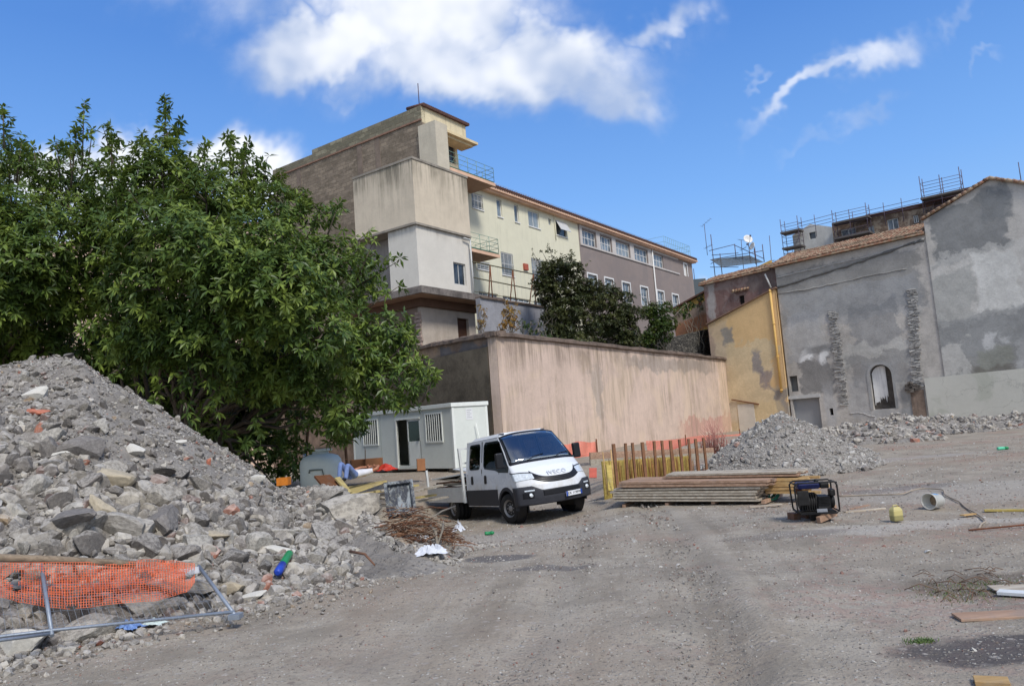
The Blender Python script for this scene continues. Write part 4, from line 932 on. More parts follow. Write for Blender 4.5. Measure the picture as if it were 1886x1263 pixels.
dish(1378, 443, .38, 'white satellite dish facing left above the slatted panel', 50)
dish(1390, 455, .32, 'smaller satellite dish tilted right on the roof frame', -35)
def aerial(u, v, ub, vb, label, arms):
    t = G.thing('tv_aerial', label, 'aerial'); a = RL5(u, v); b_ = RL5(ub, vb)
    MB().tube([(a[0], y5, a[1]), (b_[0], y5, b_[1])], .025, 5).build('mast', m_scaf, t)
    q = MB()
    for (f, L2, tl) in arms:
        p = Vector((a[0]+(b_[0]-a[0])*f, y5, a[1]+(b_[1]-a[1])*f)); d = Vector((math.cos(tl), 0, math.sin(tl)))*L2; q.tube([p-d*.4, p+d], .014, 4)
        for k in range(5): c_ = p-d*.4+d*1.4*k/4; q.tube([c_+Vector((0, -.25, 0)), c_+Vector((0, .25, 0))], .008, 4)
    q.build('boom', m_scaf, t)
aerial(1297, 413, 1303, 470, 'thin tv aerial on the tall left mast', [(.0, .7, .5), (.75, .5, .25)])
aerial(1365, 442, 1370, 500, 'small tv aerial left of the satellite dish', [(.0, .6, -.35), (.3, .4, .3)])
aerial(1417, 434, 1424, 520, 'plain tall tv mast at the step between the two clay roofs', [(.55, .25, .1)])

# ---- court wall and frame fence on the terrace
cf = A.thing('court_wall', 'low blue grey stained wall on the terrace below the cream facade', 'wall')
co = 3.2
def CL(u, v): return A.L(u, v, co)
a = CL(884, 548); b_ = CL(1025, 571)
zcw = (a[1]+b_[1])/2
wall_mesh(MB(), [(a[0], tz-.5), (b_[0]+2, tz-.5), (b_[0]+2, zcw-.3), (b_[0], zcw), (a[0], zcw)], (), -co, .3).build('wall', plaster('bluish_grey_render', srgb(150, 150, 154), .14, streak=.6, stc=srgb(98, 92, 92), ztop=zcw+.2, zlen=2, big=.7), cf, fix=True)
MB().box(a[0], -co-.1, zcw, b_[0]+.2, -co+.35, zcw+.1).build('coping', m_coping, cf)
ff = A.thing('frame_fence', 'rusty steel frame fence with A-shaped posts above the blue grey wall', 'fence')
q = MB(); rl_ = MB()
zt_ = CL(920, 495)[1]; zm_ = CL(920, 523)[1]
x0_, x1_ = CL(874, 481)[0], CL(1014, 510)[0]; yf_ = -co+.15
ztl = CL(874, 481)[1]; ztr = CL(1010, 509)[1]; zml = CL(874, 510)[1]; zmr = CL(1010, 537)[1]
rl_.tube([(x0_, yf_, ztl), (x1_, yf_, ztr)], .035, 6).tube([(x0_, yf_, zml), (x1_, yf_, zmr)], .035, 6).tube([(x0_, yf_, zcw+.35), (x1_, yf_, zcw+.3)], .02, 6)
rl_.build('rails', simple('olive_steel', srgb(96, 92, 72), .8, var=.3), ff)
for (up_, ul, ur) in ((907, 904, 911), (949, 943, 954), (986, 978, 990)):
    p = CL(up_, 492 if up_ < 920 else 505)[0]; xa_ = CL(ul, 545)[0]; xb_ = CL(ur, 545)[0]; za_ = ztl+(ztr-ztl)*(p-x0_)/(x1_-x0_)
    MB().tube([(p, yf_, za_), (xa_, yf_, zcw+.1)], .035, 5).tube([(p, yf_, za_), (xb_, yf_, zcw+.1)], .035, 5).build('post', m_rust, ff)
q = MB()
for x in np.arange(x0_, x1_, .45): q.tube([(x, yf_, zcw+.1), (x, yf_, ztl+(ztr-ztl)*(x-x0_)/(x1_-x0_))], .004, 3)
q.build('wire', m_steel, ff)

# low pink house and far block behind the trees
bh = thing('pink_house', 'pale pink house glimpsed through gaps in the large trees', 'house', tuple(PD(260, 600, 52).xy)+(0,), R(-6))
zt_ = PD(280, 400, 52).z
q = MB(); q.box(-16, 0, 0, 12, 9, zt_-1.5); q.build('wall', plaster('pale_pink_render', srgb(206, 180, 160), .1, streak=.2), bh)
q = MB()
for i in range(60): q.tube([(-16.2+i*.47, -.3, zt_-1.45), (-16.2+i*.47, 4.6, zt_)], .16, 5)
q.add([(-16.3, -.3, zt_-1.5), (12.2, -.3, zt_-1.5), (12.2, 4.6, zt_-.05), (-16.3, 4.6, zt_-.05)], [(0, 1, 2, 3)]); q.build('roof', m_tile, bh)
for x in (-9, -1, 7):
    for z in (7.2, 10.2):
        if z+1.5 < zt_-1.8: MB().box(x, -.04, z, x+1, .02, z+1.5).build('window', m_glass, bh)
# ================================================================== foliage
def leaf_mat(name, c1, c2, c3, tr=.16):
    def fn(t, b):
        g = t.new('ShaderNodeNewGeometry'); ri = g.outputs['Random Per Island']; v = t.tc()
        n = t.noise(v, .9, 3, .6); n2 = t.noise(v, 3.5, 2, .5)
        c = t.mix(ri, c1, c2); c = t.mix(t.m('MULTIPLY', t.st(t.m('ADD', t.m('MULTIPLY', n, .6), t.m('MULTIPLY', n2, .4)), .46, .62), .8), c, c3)
        return (c, None, None)
    m_ = mat(name, c1, .42, 0, fn, .3); T_ = N(m_.node_tree); b = m_.node_tree.nodes['Principled BSDF']
    col_ = b.inputs['Base Color'].links[0].from_socket
    tl = T_.new('ShaderNodeBsdfTranslucent'); T_.put(tl.inputs[0], T_.mix(.5, col_, tuple(min(1, x*1.6) for x in c3))); mx = T_.new('ShaderNodeMixShader'); mx.inputs[0].default_value = tr
    T_.l.new(b.outputs[0], mx.inputs[1]); T_.l.new(tl.outputs[0], mx.inputs[2]); T_.l.new(mx.outputs[0], m_.node_tree.nodes['Material Output'].inputs[0])
    return m_
def norm(a): return a/np.maximum(np.linalg.norm(a, axis=-1, keepdims=True), 1e-9)
def clusters_mesh(P, Ax, k, ln, wd, rs, droop=.35, spread=(.9, 1.9), fold=.12):
    """P,Ax (n,3): whorl centres and axes -> leaf verts/faces"""
    n = len(P); Ax = norm(Ax); up = np.where(np.abs(Ax[:, 2:3]) > .9, np.array([[1., 0, 0]]), np.array([[0, 0, 1.]])); U = norm(np.cross(Ax, up)); W_ = np.cross(Ax, U)
    ph = (np.arange(k)[None, :]*2.399+rs.random((n, 1))*6.28+rs.normal(0, .2, (n, k)))
    th = rs.uniform(spread[0], spread[1], (n, k))*(1-.35*(np.arange(k)[None, :]/k))
    D = Ax[:, None]*np.cos(th)[..., None]+(U[:, None]*np.cos(ph)[..., None]+W_[:, None]*np.sin(ph)[..., None])*np.sin(th)[..., None]
    D[..., 2] -= droop*rs.uniform(.4, 1.3, (n, k)); D = norm(D)
    L_ = ln*rs.uniform(.65, 1.2, (n, k, 1)); Wd = wd*rs.uniform(.8, 1.2, (n, k, 1))
    nrm = norm(Ax[:, None]+np.array([0, 0, .7])+rs.normal(0, .25, (n, k, 3))); S = norm(np.cross(D, nrm)); Nn = np.cross(S, D)
    b = P[:, None]+D*L_*.06
    mid = b+D*L_*.5; tip = b+D*L_-np.array([0, 0, 1.])*L_*.14*droop*2
    c = mid-Nn*L_*fold*.35
    V = np.stack([b, mid+S*Wd+Nn*L_*fold*.25, c, mid-S*Wd+Nn*L_*fold*.25, tip], 2).reshape(-1, 3)
    base = np.arange(n*k)[:, None, None]*5; F = (np.array([[0, 2, 1], [0, 3, 2], [1, 2, 4], [2, 3, 4]])[None]+base).reshape(-1, 3)
    return V, F
m_leaf = leaf_mat('glossy_green_leaf', (.034, .066, .014), (.09, .145, .028), (.24, .31, .055))  # lime third tone lightened to paint highlights on the leaf clumps
m_leafd = leaf_mat('dark_shrub_leaf', (.028, .04, .014), (.06, .072, .024), (.12, .125, .04), .15)
m_leafo = leaf_mat('rusty_shrub_leaf', (.2, .1, .02), (.3, .16, .03), (.34, .24, .05), .2)
m_leafs = leaf_mat('vine_leaf', (.02, .045, .01), (.05, .09, .018), (.12, .15, .03), .2)
m_bark = simple('grey_brown_bark', (.10, .08, .06), .95, var=.4, scale=8, bump=.6)
m_twig = simple('pale_twig', (.22, .19, .15), .95, var=.3)
def inpoly(x, y, poly):
    c = False; n = len(poly); j = n-1
    for i in range(n):
        xi, yi = poly[i]; xj, yj = poly[j]
        if (yi > y) != (yj > y) and x < (xj-xi)*(y-yi)/(yj-yi)+xi: c = not c
        j = i
    return c
def edged(x, y, poly):
    m_ = 1e9; n = len(poly)
    for i in range(n):
        x1, y1 = poly[i]; x2, y2 = poly[(i+1) % n]; dx, dy = x2-x1, y2-y1; t_ = max(0, min(1, ((x-x1)*dx+(y-y1)*dy)/(dx*dx+dy*dy))); m_ = min(m_, math.hypot(x-x1-t_*dx, y-y1-t_*dy))
    return m_
def limb(mb, a, b, r0_, r1_, r_, n=7, wob=.25):
    a = Vector(a); b = Vector(b); pts = []; rr = []
    L2 = (b-a).length
    for i in range(n+1):
        t_ = i/n; p = a.lerp(b, t_); p += Vector((r_.uniform(-1, 1), r_.uniform(-1, 1), r_.uniform(-.5, .5)))*wob*math.sin(math.pi*t_)*.35*min(1, L2/4); p.z += math.sin(math.pi*t_)*L2*.05
        pts.append(p); rr.append(r0_+(r1_-r0_)*t_)
    mb.tube(pts, rr, 7)
def tree(name, label, cat, clumps, base, m_l, k, ln, wd, per, seed, trunk_r=.22, shoots=(), group=None, fork=2.0, hole=None, droop=.35, mbark=None):
    """clumps: [(centre, radius, density)]"""
    rs = np.random.default_rng(seed); r_ = random.Random(seed)
    t = thing(name, label, cat, tuple(base), 0, group); Bv = Vector(base)
    P, Ax = [], []; cen = np.mean([np.array(c[0]) for c in clumps], 0)
    for c, rad, dens_ in clumps:
        n = max(4, int(per*dens_*rad*rad)); d = norm(rs.normal(0, 1, (n, 3))); out = norm(np.array(c)-cen+1e-6)
        lump = 1+.22*np.sin(d[:, :1]*5+seed)*np.cos(d[:, 1:2]*4+d[:, 2:]*3)
        rr = rad*rs.uniform(.62, 1.05, (n, 1))*lump; p = np.array(c)+d*rr*np.array([1, 1, .82]); P.append(p)
        Ax.append(norm(d*.8+out*.35+np.array([0, 0, .55])+rs.normal(0, .25, (n, 3))))
    for (a, b_, n) in shoots:      # thin upright shoots with whorls along them
        a = np.array(a); b2 = np.array(b_)
        for i in range(n):
            f = i/(n-1); p = a+(b2-a)*f+rs.normal(0, .05+.16*(1-f), 3); P.append(p[None]); Ax.append(norm((b2-a)*.6+rs.normal(0, .6, 3))[None])
    P = np.concatenate(P); Ax = np.concatenate(Ax)
    if hole is not None:
        keep = np.array([not hole(p) for p in P]); P, Ax = P[keep], Ax[keep]
    V, F = clusters_mesh(P, Ax, k, ln, wd, rs, droop)
    V = V-np.array(base); np_mesh('crown', V, F, m_l, t)
    mb = MB(); ft = Vector((0, 0, fork)); stems = []
    for i in range(4):
        a = R(90*i+20); s_ = Vector((math.cos(a)*.5, math.sin(a)*.5, 0))*trunk_r*2.5; stems.append((s_*.5, ft+s_*3))
    for a, b_ in stems: limb(mb, a+Vector((0, 0, -.3)), b_, trunk_r*.8, trunk_r*.5, r_, 6, .4)
    for c, rad, dens_ in clumps:
        e_ = Vector(c)-Bv; s_ = min(stems, key=lambda q_: (q_[1]-e_).length)[1]; limb(mb, s_, e_, trunk_r*.28, .02, r_, 7, 1.2)
        for _ in range(3):
            d = Vector((r_.gauss(0, 1), r_.gauss(0, 1), r_.gauss(.3, .8))).normalized()*rad*.9; limb(mb, e_, e_+d, .022, .008, r_, 4, .5)
    for (a, b_, n) in shoots: mb.tube([Vector(a)-Bv-Vector((0, 0, .6)), Vector(b_)-Bv], [.03, .008], 5)
    mb.build('trunk', mbark or m_bark, t)
    return t, P
# main crown outline in the photo
poly_main = [(150,330),(170,300),(205,258),(265,250),(300,215),(335,265),(385,285),(430,262),(480,300),(520,330),(570,362),(622,385),(665,450),(700,500),(715,555),(750,590),(770,640),(808,690),(805,735),(735,775),(700,790),(640,828),(590,790),(545,770),(490,750),(455,790),(400,820),(330,770),(250,700),(180,650),(140,560),(150,420)]
poly_left = [(-260,230),(-120,180),(0,190),(30,240),(70,300),(130,255),(160,290),(190,300),(200,420),(190,560),(180,660),(80,690),(0,720),(-260,760)]
def make_clumps(poly, seed, dfront, dback, bulge, step=78, r=(.85, 1.35), thin=None):
    r_ = random.Random(seed); out = []; x0, x1 = min(p[0] for p in poly), max(p[0] for p in poly); y0, y1 = min(p[1] for p in poly), max(p[1] for p in poly)
    for layer, (dd, st_) in enumerate(((dfront, step), (dback, step*1.25))):
        y = y0
        while y < y1:
            x = x0+r_.uniform(0, st_)
            while x < x1:
                u = x+r_.uniform(-.4, .4)*st_; v = y+r_.uniform(-.4, .4)*st_; x += st_
                if not inpoly(u, v, poly): continue
                e_ = edged(u, v, poly); rad = min(r_.uniform(*r), max(.35, (e_+8)/62.))
                if layer == 1 and e_ < 40: continue
                dep = dd-(bulge*min(1, e_/170.) if layer == 0 else -.8)+r_.uniform(-.7, .7)
                den = 1. if layer == 0 else .8
                if thin: den *= thin(u, v)
                out.append((tuple(PD(u, v, dep)), rad, den))
            y += st_*.8
    return out
def thin_(u, v):
    if 240 < u < 470 and 660 < v < 830: return .45
    if v < 330: return .6
    return 1.
c1 = make_clumps(poly_main, 3, 22.6, 25.5, 3.6, thin=thin_); c2 = make_clumps(poly_left, 5, 22.8, 25.2, 3.0, thin=thin_)
def sh(u, v, u2, v2, d, n): return (tuple(PD(u, v, d)), tuple(PD(u2, v2, d)), n)
c3 = make_clumps([(-260,560),(100,600),(300,560),(420,600),(560,700),(600,800),(540,900),(-260,950)], 9, 25.4, 27.0, .2, step=80, r=(1.1, 1.5))  # extra foliage added behind the crowns to keep the area below dark
shm = [sh(300,290,306,180,21.5,34), sh(312,300,330,225,22,20), sh(205,300,205,232,22,16), sh(215,290,190,235,22,8), sh(430,300,418,250,22,16), sh(440,310,455,262,22,14), sh(480,340,492,290,22,12), sh(270,300,262,245,22,14), sh(350,300,385,262,22,12), sh(505,350,520,315,22,8),
       sh(620,440,680,425,21,4), sh(640,500,735,480,21,14), sh(660,540,738,525,21,10), sh(655,480,690,440,21,5), sh(600,400,625,372,21,8), sh(700,640,760,615,21,8), sh(775,700,802,690,20.5,8), sh(470,770,478,815,20,6), sh(440,800,462,826,20,5), sh(340,700,350,770,19.5,9), sh(290,690,285,740,19.5,8), sh(215,640,200,690,19.5,8), sh(395,700,400,760,19.5,10)]
shl = [sh(150,290,155,190,22,10), sh(158,300,170,240,22,9), sh(8,240,5,200,22,12), sh(70,300,62,270,22,8), sh(110,300,105,262,22,8), sh(130,310,142,232,22,14), sh(30,300,40,262,22,8)]
c1 += [c for c in c3 if c[0][0] > -13.5]; c2 += [c for c in c3 if c[0][0] <= -13.5]
tree('broadleaf_tree', 'huge dense tree with whorled glossy leaves in the middle, overhanging the grey site cabin', 'tree', c1, tuple(PD(345, 850, 23.2).xy)+(.2,), m_leaf, 8, .25, .043, 130, 21, .26, shm, group='broadleaf trees behind the rubble heap')
tree('broadleaf_tree', 'dense leafy tree cut by the left edge, behind the top of the rubble heap', 'tree', c2, tuple(PD(20, 850, 24).xy)+(.2,), m_leaf, 8, .25, .043, 130, 22, .24, shl, group='broadleaf trees behind the rubble heap')

# shrubs on the terrace
def bush(nm, label, pts, dep, ml, k, ln, wd, per, seed, shoots=(), tr=.05, grp='shrubs growing on the terrace', cat='shrub'):
    cl = []
    for (u, v, rpx, den) in pts:
        d_ = dep+random.uniform(-.5, .5); cl.append((tuple(PD(u, v, d_)), rpx*dep/FPX, den))
    b_ = PD(pts[0][0], 640, dep); sh_ = [(tuple(PD(a, b, dep)), tuple(PD(c_, d, dep)), n) for (a, b, c_, d, n) in shoots]
    return tree(nm, label, cat, cl, (b_.x, b_.y, tz-.1), ml, k, ln, wd, per, seed, tr, sh_, grp, fork=.8, droop=.15, mbark=m_twig)
rr_ = random.Random(12)
def fill(poly, step, rp, seed, den=1.):
    r_ = random.Random(seed); out = []; x0, x1 = min(p[0] for p in poly), max(p[0] for p in poly); y0, y1 = min(p[1] for p in poly), max(p[1] for p in poly); y = y0
    while y < y1:
        x = x0
        while x < x1:
            u, v = x+r_.uniform(-.5, .5)*step, y+r_.uniform(-.5, .5)*step
            if inpoly(u, v, poly): out.append((u, v, r_.uniform(*rp), den*r_.uniform(.7, 1.2)))
            x += step
        y += step*.85
    return out
bush('scrub_bush', 'tall dark twiggy bush in front of the cream facade', fill([(992,490),(1020,470),(1045,480),(1062,505),(1095,520),(1105,560),(1108,640),(1010,625),(1002,560)], 20, (14, 22), 1), 41, m_leafd, 7, .14, .036, 430, 31,
     [(1005,500,980,460,8),(1020,480,1012,452,9),(1040,490,1052,462,8),(1000,530,976,520,6),(1060,510,1085,480,6),(1010,470,998,462,5),(1000,500,985,478,6)])
bush('scrub_bush', 'dark green bush right of the tall twiggy one, below the mauve grey wing', fill([(1095,530),(1135,535),(1165,552),(1180,580),(1175,640),(1105,640)], 20, (13, 20), 2), 43.5, m_leafd, 7, .14, .038, 430, 32)
bush('trailing_bush', 'rounded green bush on top of the lava stone wall near the yellow house', fill([(1185,575),(1205,560),(1235,562),(1240,600),(1225,640),(1185,640)], 17, (11, 17), 3), 49, m_leafs, 7, .15, .04, 400, 33, [(1230,575,1262,562,6),(1200,565,1180,545,5)])
bush('climbing_plant', 'loose climbing plant in front of the yellow house roof edge', fill([(1242,575),(1290,545),(1298,555),(1262,585)], 14, (5, 9), 4, .6), 56, m_leafs, 6, .2, .06, 160, 34)
bush('rusty_shrub', 'orange brown shrub in front of the blue grey court wall', fill([(925,575),(940,562),(950,575),(958,605),(915,610)], 11, (6, 10), 5), 37.5, m_leafo, 6, .13, .04, 170, 35, [(935,575,930,552,8),(945,580,950,560,7)])
bush('rusty_shrub', 'small rust coloured shrub beside the doorway under the concrete canopy', fill([(880,560),(895,575),(900,605),(882,605)], 9, (5, 8), 6, .6), 36.5, m_leafo, 5, .12, .035, 120, 36)
bush('low_hedge', 'low green creeper on the retaining wall between rusty shrub and tall bush', fill([(955,592),(1010,590),(1015,625),(960,612)], 11, (6, 10), 7), 38, m_leafs, 6, .13, .04, 130, 37)
# ================================================================== rubble
def ico(sub):
    bm = bmesh.new(); bmesh.ops.create_icosphere(bm, subdivisions=sub, radius=1); V = np.array([v.co[:] for v in bm.verts]); F = np.array([[v.index for v in f.verts] for f in bm.faces]); bm.free(); return V, F
ICO = {s_: ico(s_) for s_ in (1, 2, 3)}
def rock_shape(seed, sub=2, cuts=9, flat=.62, nz=.05):
    r_ = np.random.default_rng(seed); V, F = ICO[sub]; V = V.copy()
    for _ in range(cuts):
        n = norm(r_.normal(0, 1, 3)); d = r_.uniform(.42, .8); h = V@n; m_ = h > d; V[m_] -= np.outer(h[m_]-d, n)
    V += r_.normal(0, nz, V.shape)*.5
    V *= np.array([1, r_.uniform(.6, .95), r_.uniform(.55, flat+.28)]); V -= V.mean(0); return V/np.abs(V).max()
def rot_rand(n, rs, tilt=1.):
    q = norm(np.concatenate([rs.normal(0, 1, (n, 3))*np.array([tilt, tilt, 1.]), rs.normal(0, 1, (n, 1))], 1)); x, y, z, w_ = q.T
    return np.stack([1-2*(y*y+z*z), 2*(x*y-z*w_), 2*(x*z+y*w_), 2*(x*y+z*w_), 1-2*(x*x+z*z), 2*(y*z-x*w_), 2*(x*z-y*w_), 2*(y*z+x*w_), 1-2*(x*x+y*y)], 1).reshape(-1, 3, 3)
def scatter_mesh(name, P, S, mats, rs, sub=1, nvar=8, seed0=100, parent=None, tilt=1., smooth=False):
    VV, FF, MI, off = [], [], [], 0; shp = [rock_shape(seed0+i, sub, 6 if sub == 1 else 9) for i in range(nvar)]; vi = rs.integers(0, nvar, len(P)); Fb = ICO[sub][1]
    Rm = rot_rand(len(P), rs, tilt)
    for k in range(nvar):
        idx_ = np.where(vi == k)[0]
        if not len(idx_): continue
        v = np.einsum('nij,vj->nvi', Rm[idx_], shp[k])*S[idx_][:, None, None]+P[idx_][:, None]; nv = shp[k].shape[0]
        VV.append(v.reshape(-1, 3)); FF.append((Fb[None]+(np.arange(len(idx_))*nv)[:, None, None]+off).reshape(-1, 3)); off += len(idx_)*nv
    return np_mesh(name, np.concatenate(VV), np.concatenate(FF), mats, parent, smooth)
def rock_fn(cols, pinkp=.06, dust=.6, sc_=1.):
    def fn(t, b):
        v = t.tc(); ri = t.new('ShaderNodeNewGeometry').outputs['Random Per Island']; oi = t.new('ShaderNodeObjectInfo').outputs['Random']; rr = t.m('FRACT', t.m('ADD', ri, oi))
        c = t.ramp(rr, cols, 'CONSTANT'); n = t.noise(v, 5*sc_, 8, .7, .3); n2 = t.noise(v, 28*sc_, 5, .7); nn = t.new('ShaderNodeNewGeometry').outputs['Normal']; _, _, nzz = t.xyz(nn)
        c = t.mix(t.m('MULTIPLY', t.st(n, .62, .38), .55), c, srgb(84, 80, 77))
        c = t.mix(t.m('MULTIPLY', t.m('MULTIPLY', t.st(nzz, .2, .9), t.st(n, .35, .6)), dust), c, srgb(192, 186, 176))
        c = t.mix(t.m('MULTIPLY', t.st(n2, .52, .68), .3), c, srgb(190, 186, 180))
        return (c, t.bump(t.m('ADD', n, t.m('MULTIPLY', n2, .6)), .9, .03))
    return fn
RC = [(0, srgb(152, 146, 137)), (.14, srgb(126, 120, 113)), (.27, srgb(168, 162, 152)), (.40, srgb(104, 99, 94)), (.50, srgb(160, 153, 142)), (.64, srgb(182, 174, 160)), (.74, srgb(136, 129, 122)), (.85, srgb(192, 186, 174)), (.93, srgb(134, 112, 103)), (.965, srgb(170, 148, 120)), (.985, srgb(178, 120, 98))]
m_rock = mat('rubble_stone', (.2, .2, .2), .95, 0, rock_fn(RC), .15)
RG = [(0, srgb(162, 158, 150)), (.18, srgb(140, 136, 130)), (.36, srgb(178, 174, 166)), (.55, srgb(120, 115, 110)), (.66, srgb(196, 192, 184)), (.84, srgb(150, 143, 135)), (.93, srgb(198, 194, 188)), (.97, srgb(156, 120, 106))]
m_rockbig = mat('large_rubble_stone', (.2, .2, .2), .95, 0, rock_fn(RC[:8]), .15)
m_gravel = mat('crushed_gravel', (.2, .2, .2), .95, 0, rock_fn(RG, dust=.6, sc_=2), .15)
RP = [(0, srgb(170, 164, 154)), (.2, srgb(148, 141, 132)), (.4, srgb(186, 180, 170)), (.58, srgb(150, 132, 120)), (.72, srgb(200, 194, 184)), (.86, srgb(172, 126, 110)), (.91, srgb(216, 212, 204)), (.96, srgb(120, 112, 106))]
m_pebble = mat('ground_pebbles', (.2, .2, .2), .95, 0, rock_fn(RP, dust=.2, sc_=3), .15)
def fines_fn(t, b):
    v = t.tc(); n = t.noise(v, 1.2, 8, .7, .3); n2 = t.noise(v, 14, 6, .75); vc = t.vor(v, 18, out='Color'); a, b_, _ = t.xyz(vc); vd = t.vor(v, 18)
    c = t.mix(t.st(n, .35, .65), srgb(132, 126, 118), srgb(160, 154, 146)); g = t.m('MULTIPLY', t.st(vd, .4, .2), t.st(a, .45, .6)); c = t.mix(t.m('MULTIPLY', g, .7), c, t.mix(b_, srgb(180, 176, 170), srgb(92, 88, 84)))
    c = t.mix(t.m('MULTIPLY', t.st(n2, .5, .66), .5), c, srgb(84, 80, 78))
    return (c, t.bump(t.m('ADD', n2, t.m('MULTIPLY', g, .5)), 1., .05))
m_fines = mat('rubble_fines', (.2, .2, .2), .97, 0, fines_fn, .12)

crest = [(-250,760,12.3),(-80,690,12.9),(0,672,13.4),(55,662,13.7),(100,652,13.9),(150,660,14),(205,704,14.2),(270,740,14.5),(330,776,14.7),(400,818,15),(460,856,15),(510,899,14.9),(560,898,14.6),(620,898,14.2),(660,930,13.2),(695,985,11.9),(745,1016,11.2),(800,1014,11.2),(850,1010,11.3)]
basef = [(-250,1290),(-80,1237),(0,1214),(60,1197),(130,1182),(200,1167),(290,1148),(370,1128),(440,1114),(500,1098),(550,1086),(600,1076),(650,1063),(700,1049),(750,1034),(800,1019),(835,1010),(860,1004),(870,1002)]
CR = np.array([PD(*c)[:] for c in crest]); BS = np.array([PG(*b)[:] for b in basef])
def pile(a, b):      # a along 0..1, b 0 front base ..1 crest ..2 back base
    a = np.asarray(a, float)*(len(CR)-1); i = np.clip(np.floor(a).astype(int), 0, len(CR)-2); f = a-i
    c = CR[i]*(1-f)[:, None]+CR[i+1]*f[:, None]; s_ = BS[i]*(1-f)[:, None]+BS[i+1]*f[:, None]
    b = np.asarray(b, float); t_ = np.clip(b, 0, 1); xy = s_[:, :2]+(c[:, :2]-s_[:, :2])*t_[:, None]
    h = c[:, 2]-s_[:, 2]; prof = t_**1.0*.8+.2*(3*t_**2-2*t_**3); z = s_[:, 2]+h*prof
    bb = np.clip(b-1, 0, 1); dirn = norm(c[:, :2]-s_[:, :2]); xy = xy+dirn*(bb*(.8+h*1.3))[:, None]; gzz = gz(xy[:, 0], xy[:, 1]); z = np.where(b > 1, c[:, 2]*(1-bb)+(gzz-.1)*bb, z)
    nz_ = fnoise(xy[:, 0], xy[:, 1], .8, 40, 4)*.5*np.clip(h/3, .2, 1)*np.sin(np.pi*np.clip(b/2, 0, 1))
    edge = np.clip(1-np.abs(b-1)/.12, 0, 1); z = z+nz_*(1-edge*.8)
    g0_ = gz(xy[:, 0], xy[:, 1]); tp_ = np.clip((1-a/(len(CR)-1))/.09, 0, 1); z = g0_-.06*(1-tp_)+(z-g0_)*tp_
    return np.stack([xy[:, 0], xy[:, 1], z], 1)
na, nb_ = 260, 150
aa, bb = np.meshgrid(np.linspace(0, 1, na), np.linspace(-.02, 2, nb_), indexing='ij'); V = pile(aa.ravel(), np.clip(bb.ravel(), 0, 2))
V[:, 2] += (fnoise(V[:, 0], V[:, 1], 6, 50, 3)*.09); V[bb.ravel() <= 0, 2] -= .15
idx = np.arange(na*nb_).reshape(na, nb_); F = np.stack([idx[:-1, :-1], idx[1:, :-1], idx[1:, 1:], idx[:-1, 1:]], -1).reshape(-1, 4)
o = np_mesh('rubble_mound', V, F, m_fines, smooth=True); tag(o, 'fine grey debris of the big rubble heap at left', 'rubble', kind='stuff')
rs = np.random.default_rng(77)
# big individually placed pieces; size falls towards the top
ROCKM = []
for i in range(14):
    V_ = rock_shape(500+i, 3, 15, .7, .014); mo = np_mesh('rock_source', V_, ICO[3][1], m_rockbig, smooth=False); ROCKM.append(mo.data); bpy.data.objects.remove(mo)
placed = []; tries = 0; BIG = []
while len(BIG) < 262 and tries < 40000:
    tries += 1; a, b = rs.random(), rs.random()**.8*1.02
    p = pile([a], [b])[0]; band = math.exp(-((b-.33)/.28)**2)
    if a > .55: band *= .75
    if .3 < a < .62 and b > .55: band *= .35
    s_ = .09+.23*band*rs.random()**1.3+.04*rs.random()
    if rs.random() > .25+band: continue
    if any((p[0]-q_[0])**2+(p[1]-q_[1])**2+(p[2]-q_[2])**2 < ((s_+q_[3])*.68)**2 for q_ in BIG): continue
    BIG.append((p[0], p[1], p[2], s_, a, b))
BIG.sort(key=lambda q_: -q_[3])
def rock_obj(name, p, s_, i, label, cat, m_=None, group=None, rot=None, scl=(1, 1, 1)):
    o = bpy.data.objects.new(name, ROCKM[i % 14]); col.objects.link(o); o.location = p; o.rotation_euler = rot or (rs.uniform(-.9, .9), rs.uniform(-.9, .9), rs.uniform(0, 6.28)); o.scale = (s_*scl[0], s_*scl[1], s_*scl[2])
    if m_ is not None:
        o.data = o.data.copy(); o.data.materials.clear(); o.data.materials.append(m_)
    return tag(o, label, cat, group)
for i, (x, y, z, s_, a, b) in enumerate(BIG):
    rock_obj('broken_stone', (x, y, z+s_*.12), s_, i, 'grey broken stone or concrete lump lying in the big rubble heap', 'stone', group='broken stones of the big rubble heap')
# pieces one can point to
def at_pile(u, v):      # nearest front point of the pile to the photo ray
    best = None; al = np.linspace(0, 1, 240); bl = np.linspace(0, 1, 90); A_, B_ = np.meshgrid(al, bl, indexing='ij'); P_ = pile(A_.ravel(), B_.ravel()); r_ = np.array(ray(u, v)[:]); r_ /= np.linalg.norm(r_); d = P_-np.array([0, 0, CZ]); t_ = d@r_; e_ = np.linalg.norm(d-t_[:, None]*r_, axis=1); k = np.argmin(e_+t_*.002); return Vector(P_[k])
def PS(u, v):
    pg = PG(u, v); pp = at_pile(u, v); r_ = ray(u, v).normalized(); d = pp-CAM; er = (d-r_*d.dot(r_)).length
    return pp if (er < .12 and pp.y < pg.y) else pg
m_beige = simple('beige_stone', srgb(172, 160, 138), .95, var=.2, scale=5, bump=.5); m_brick = simple('broken_red_brick', srgb(186, 116, 92), .95, var=.25, scale=8, bump=.5); m_pale = simple('pale_block', srgb(196, 192, 182), .95, var=.12, scale=8, bump=.4)
m_lava = simple('dark_lava_stone', srgb(122, 117, 112), .95, var=.35, scale=9, bump=.8)
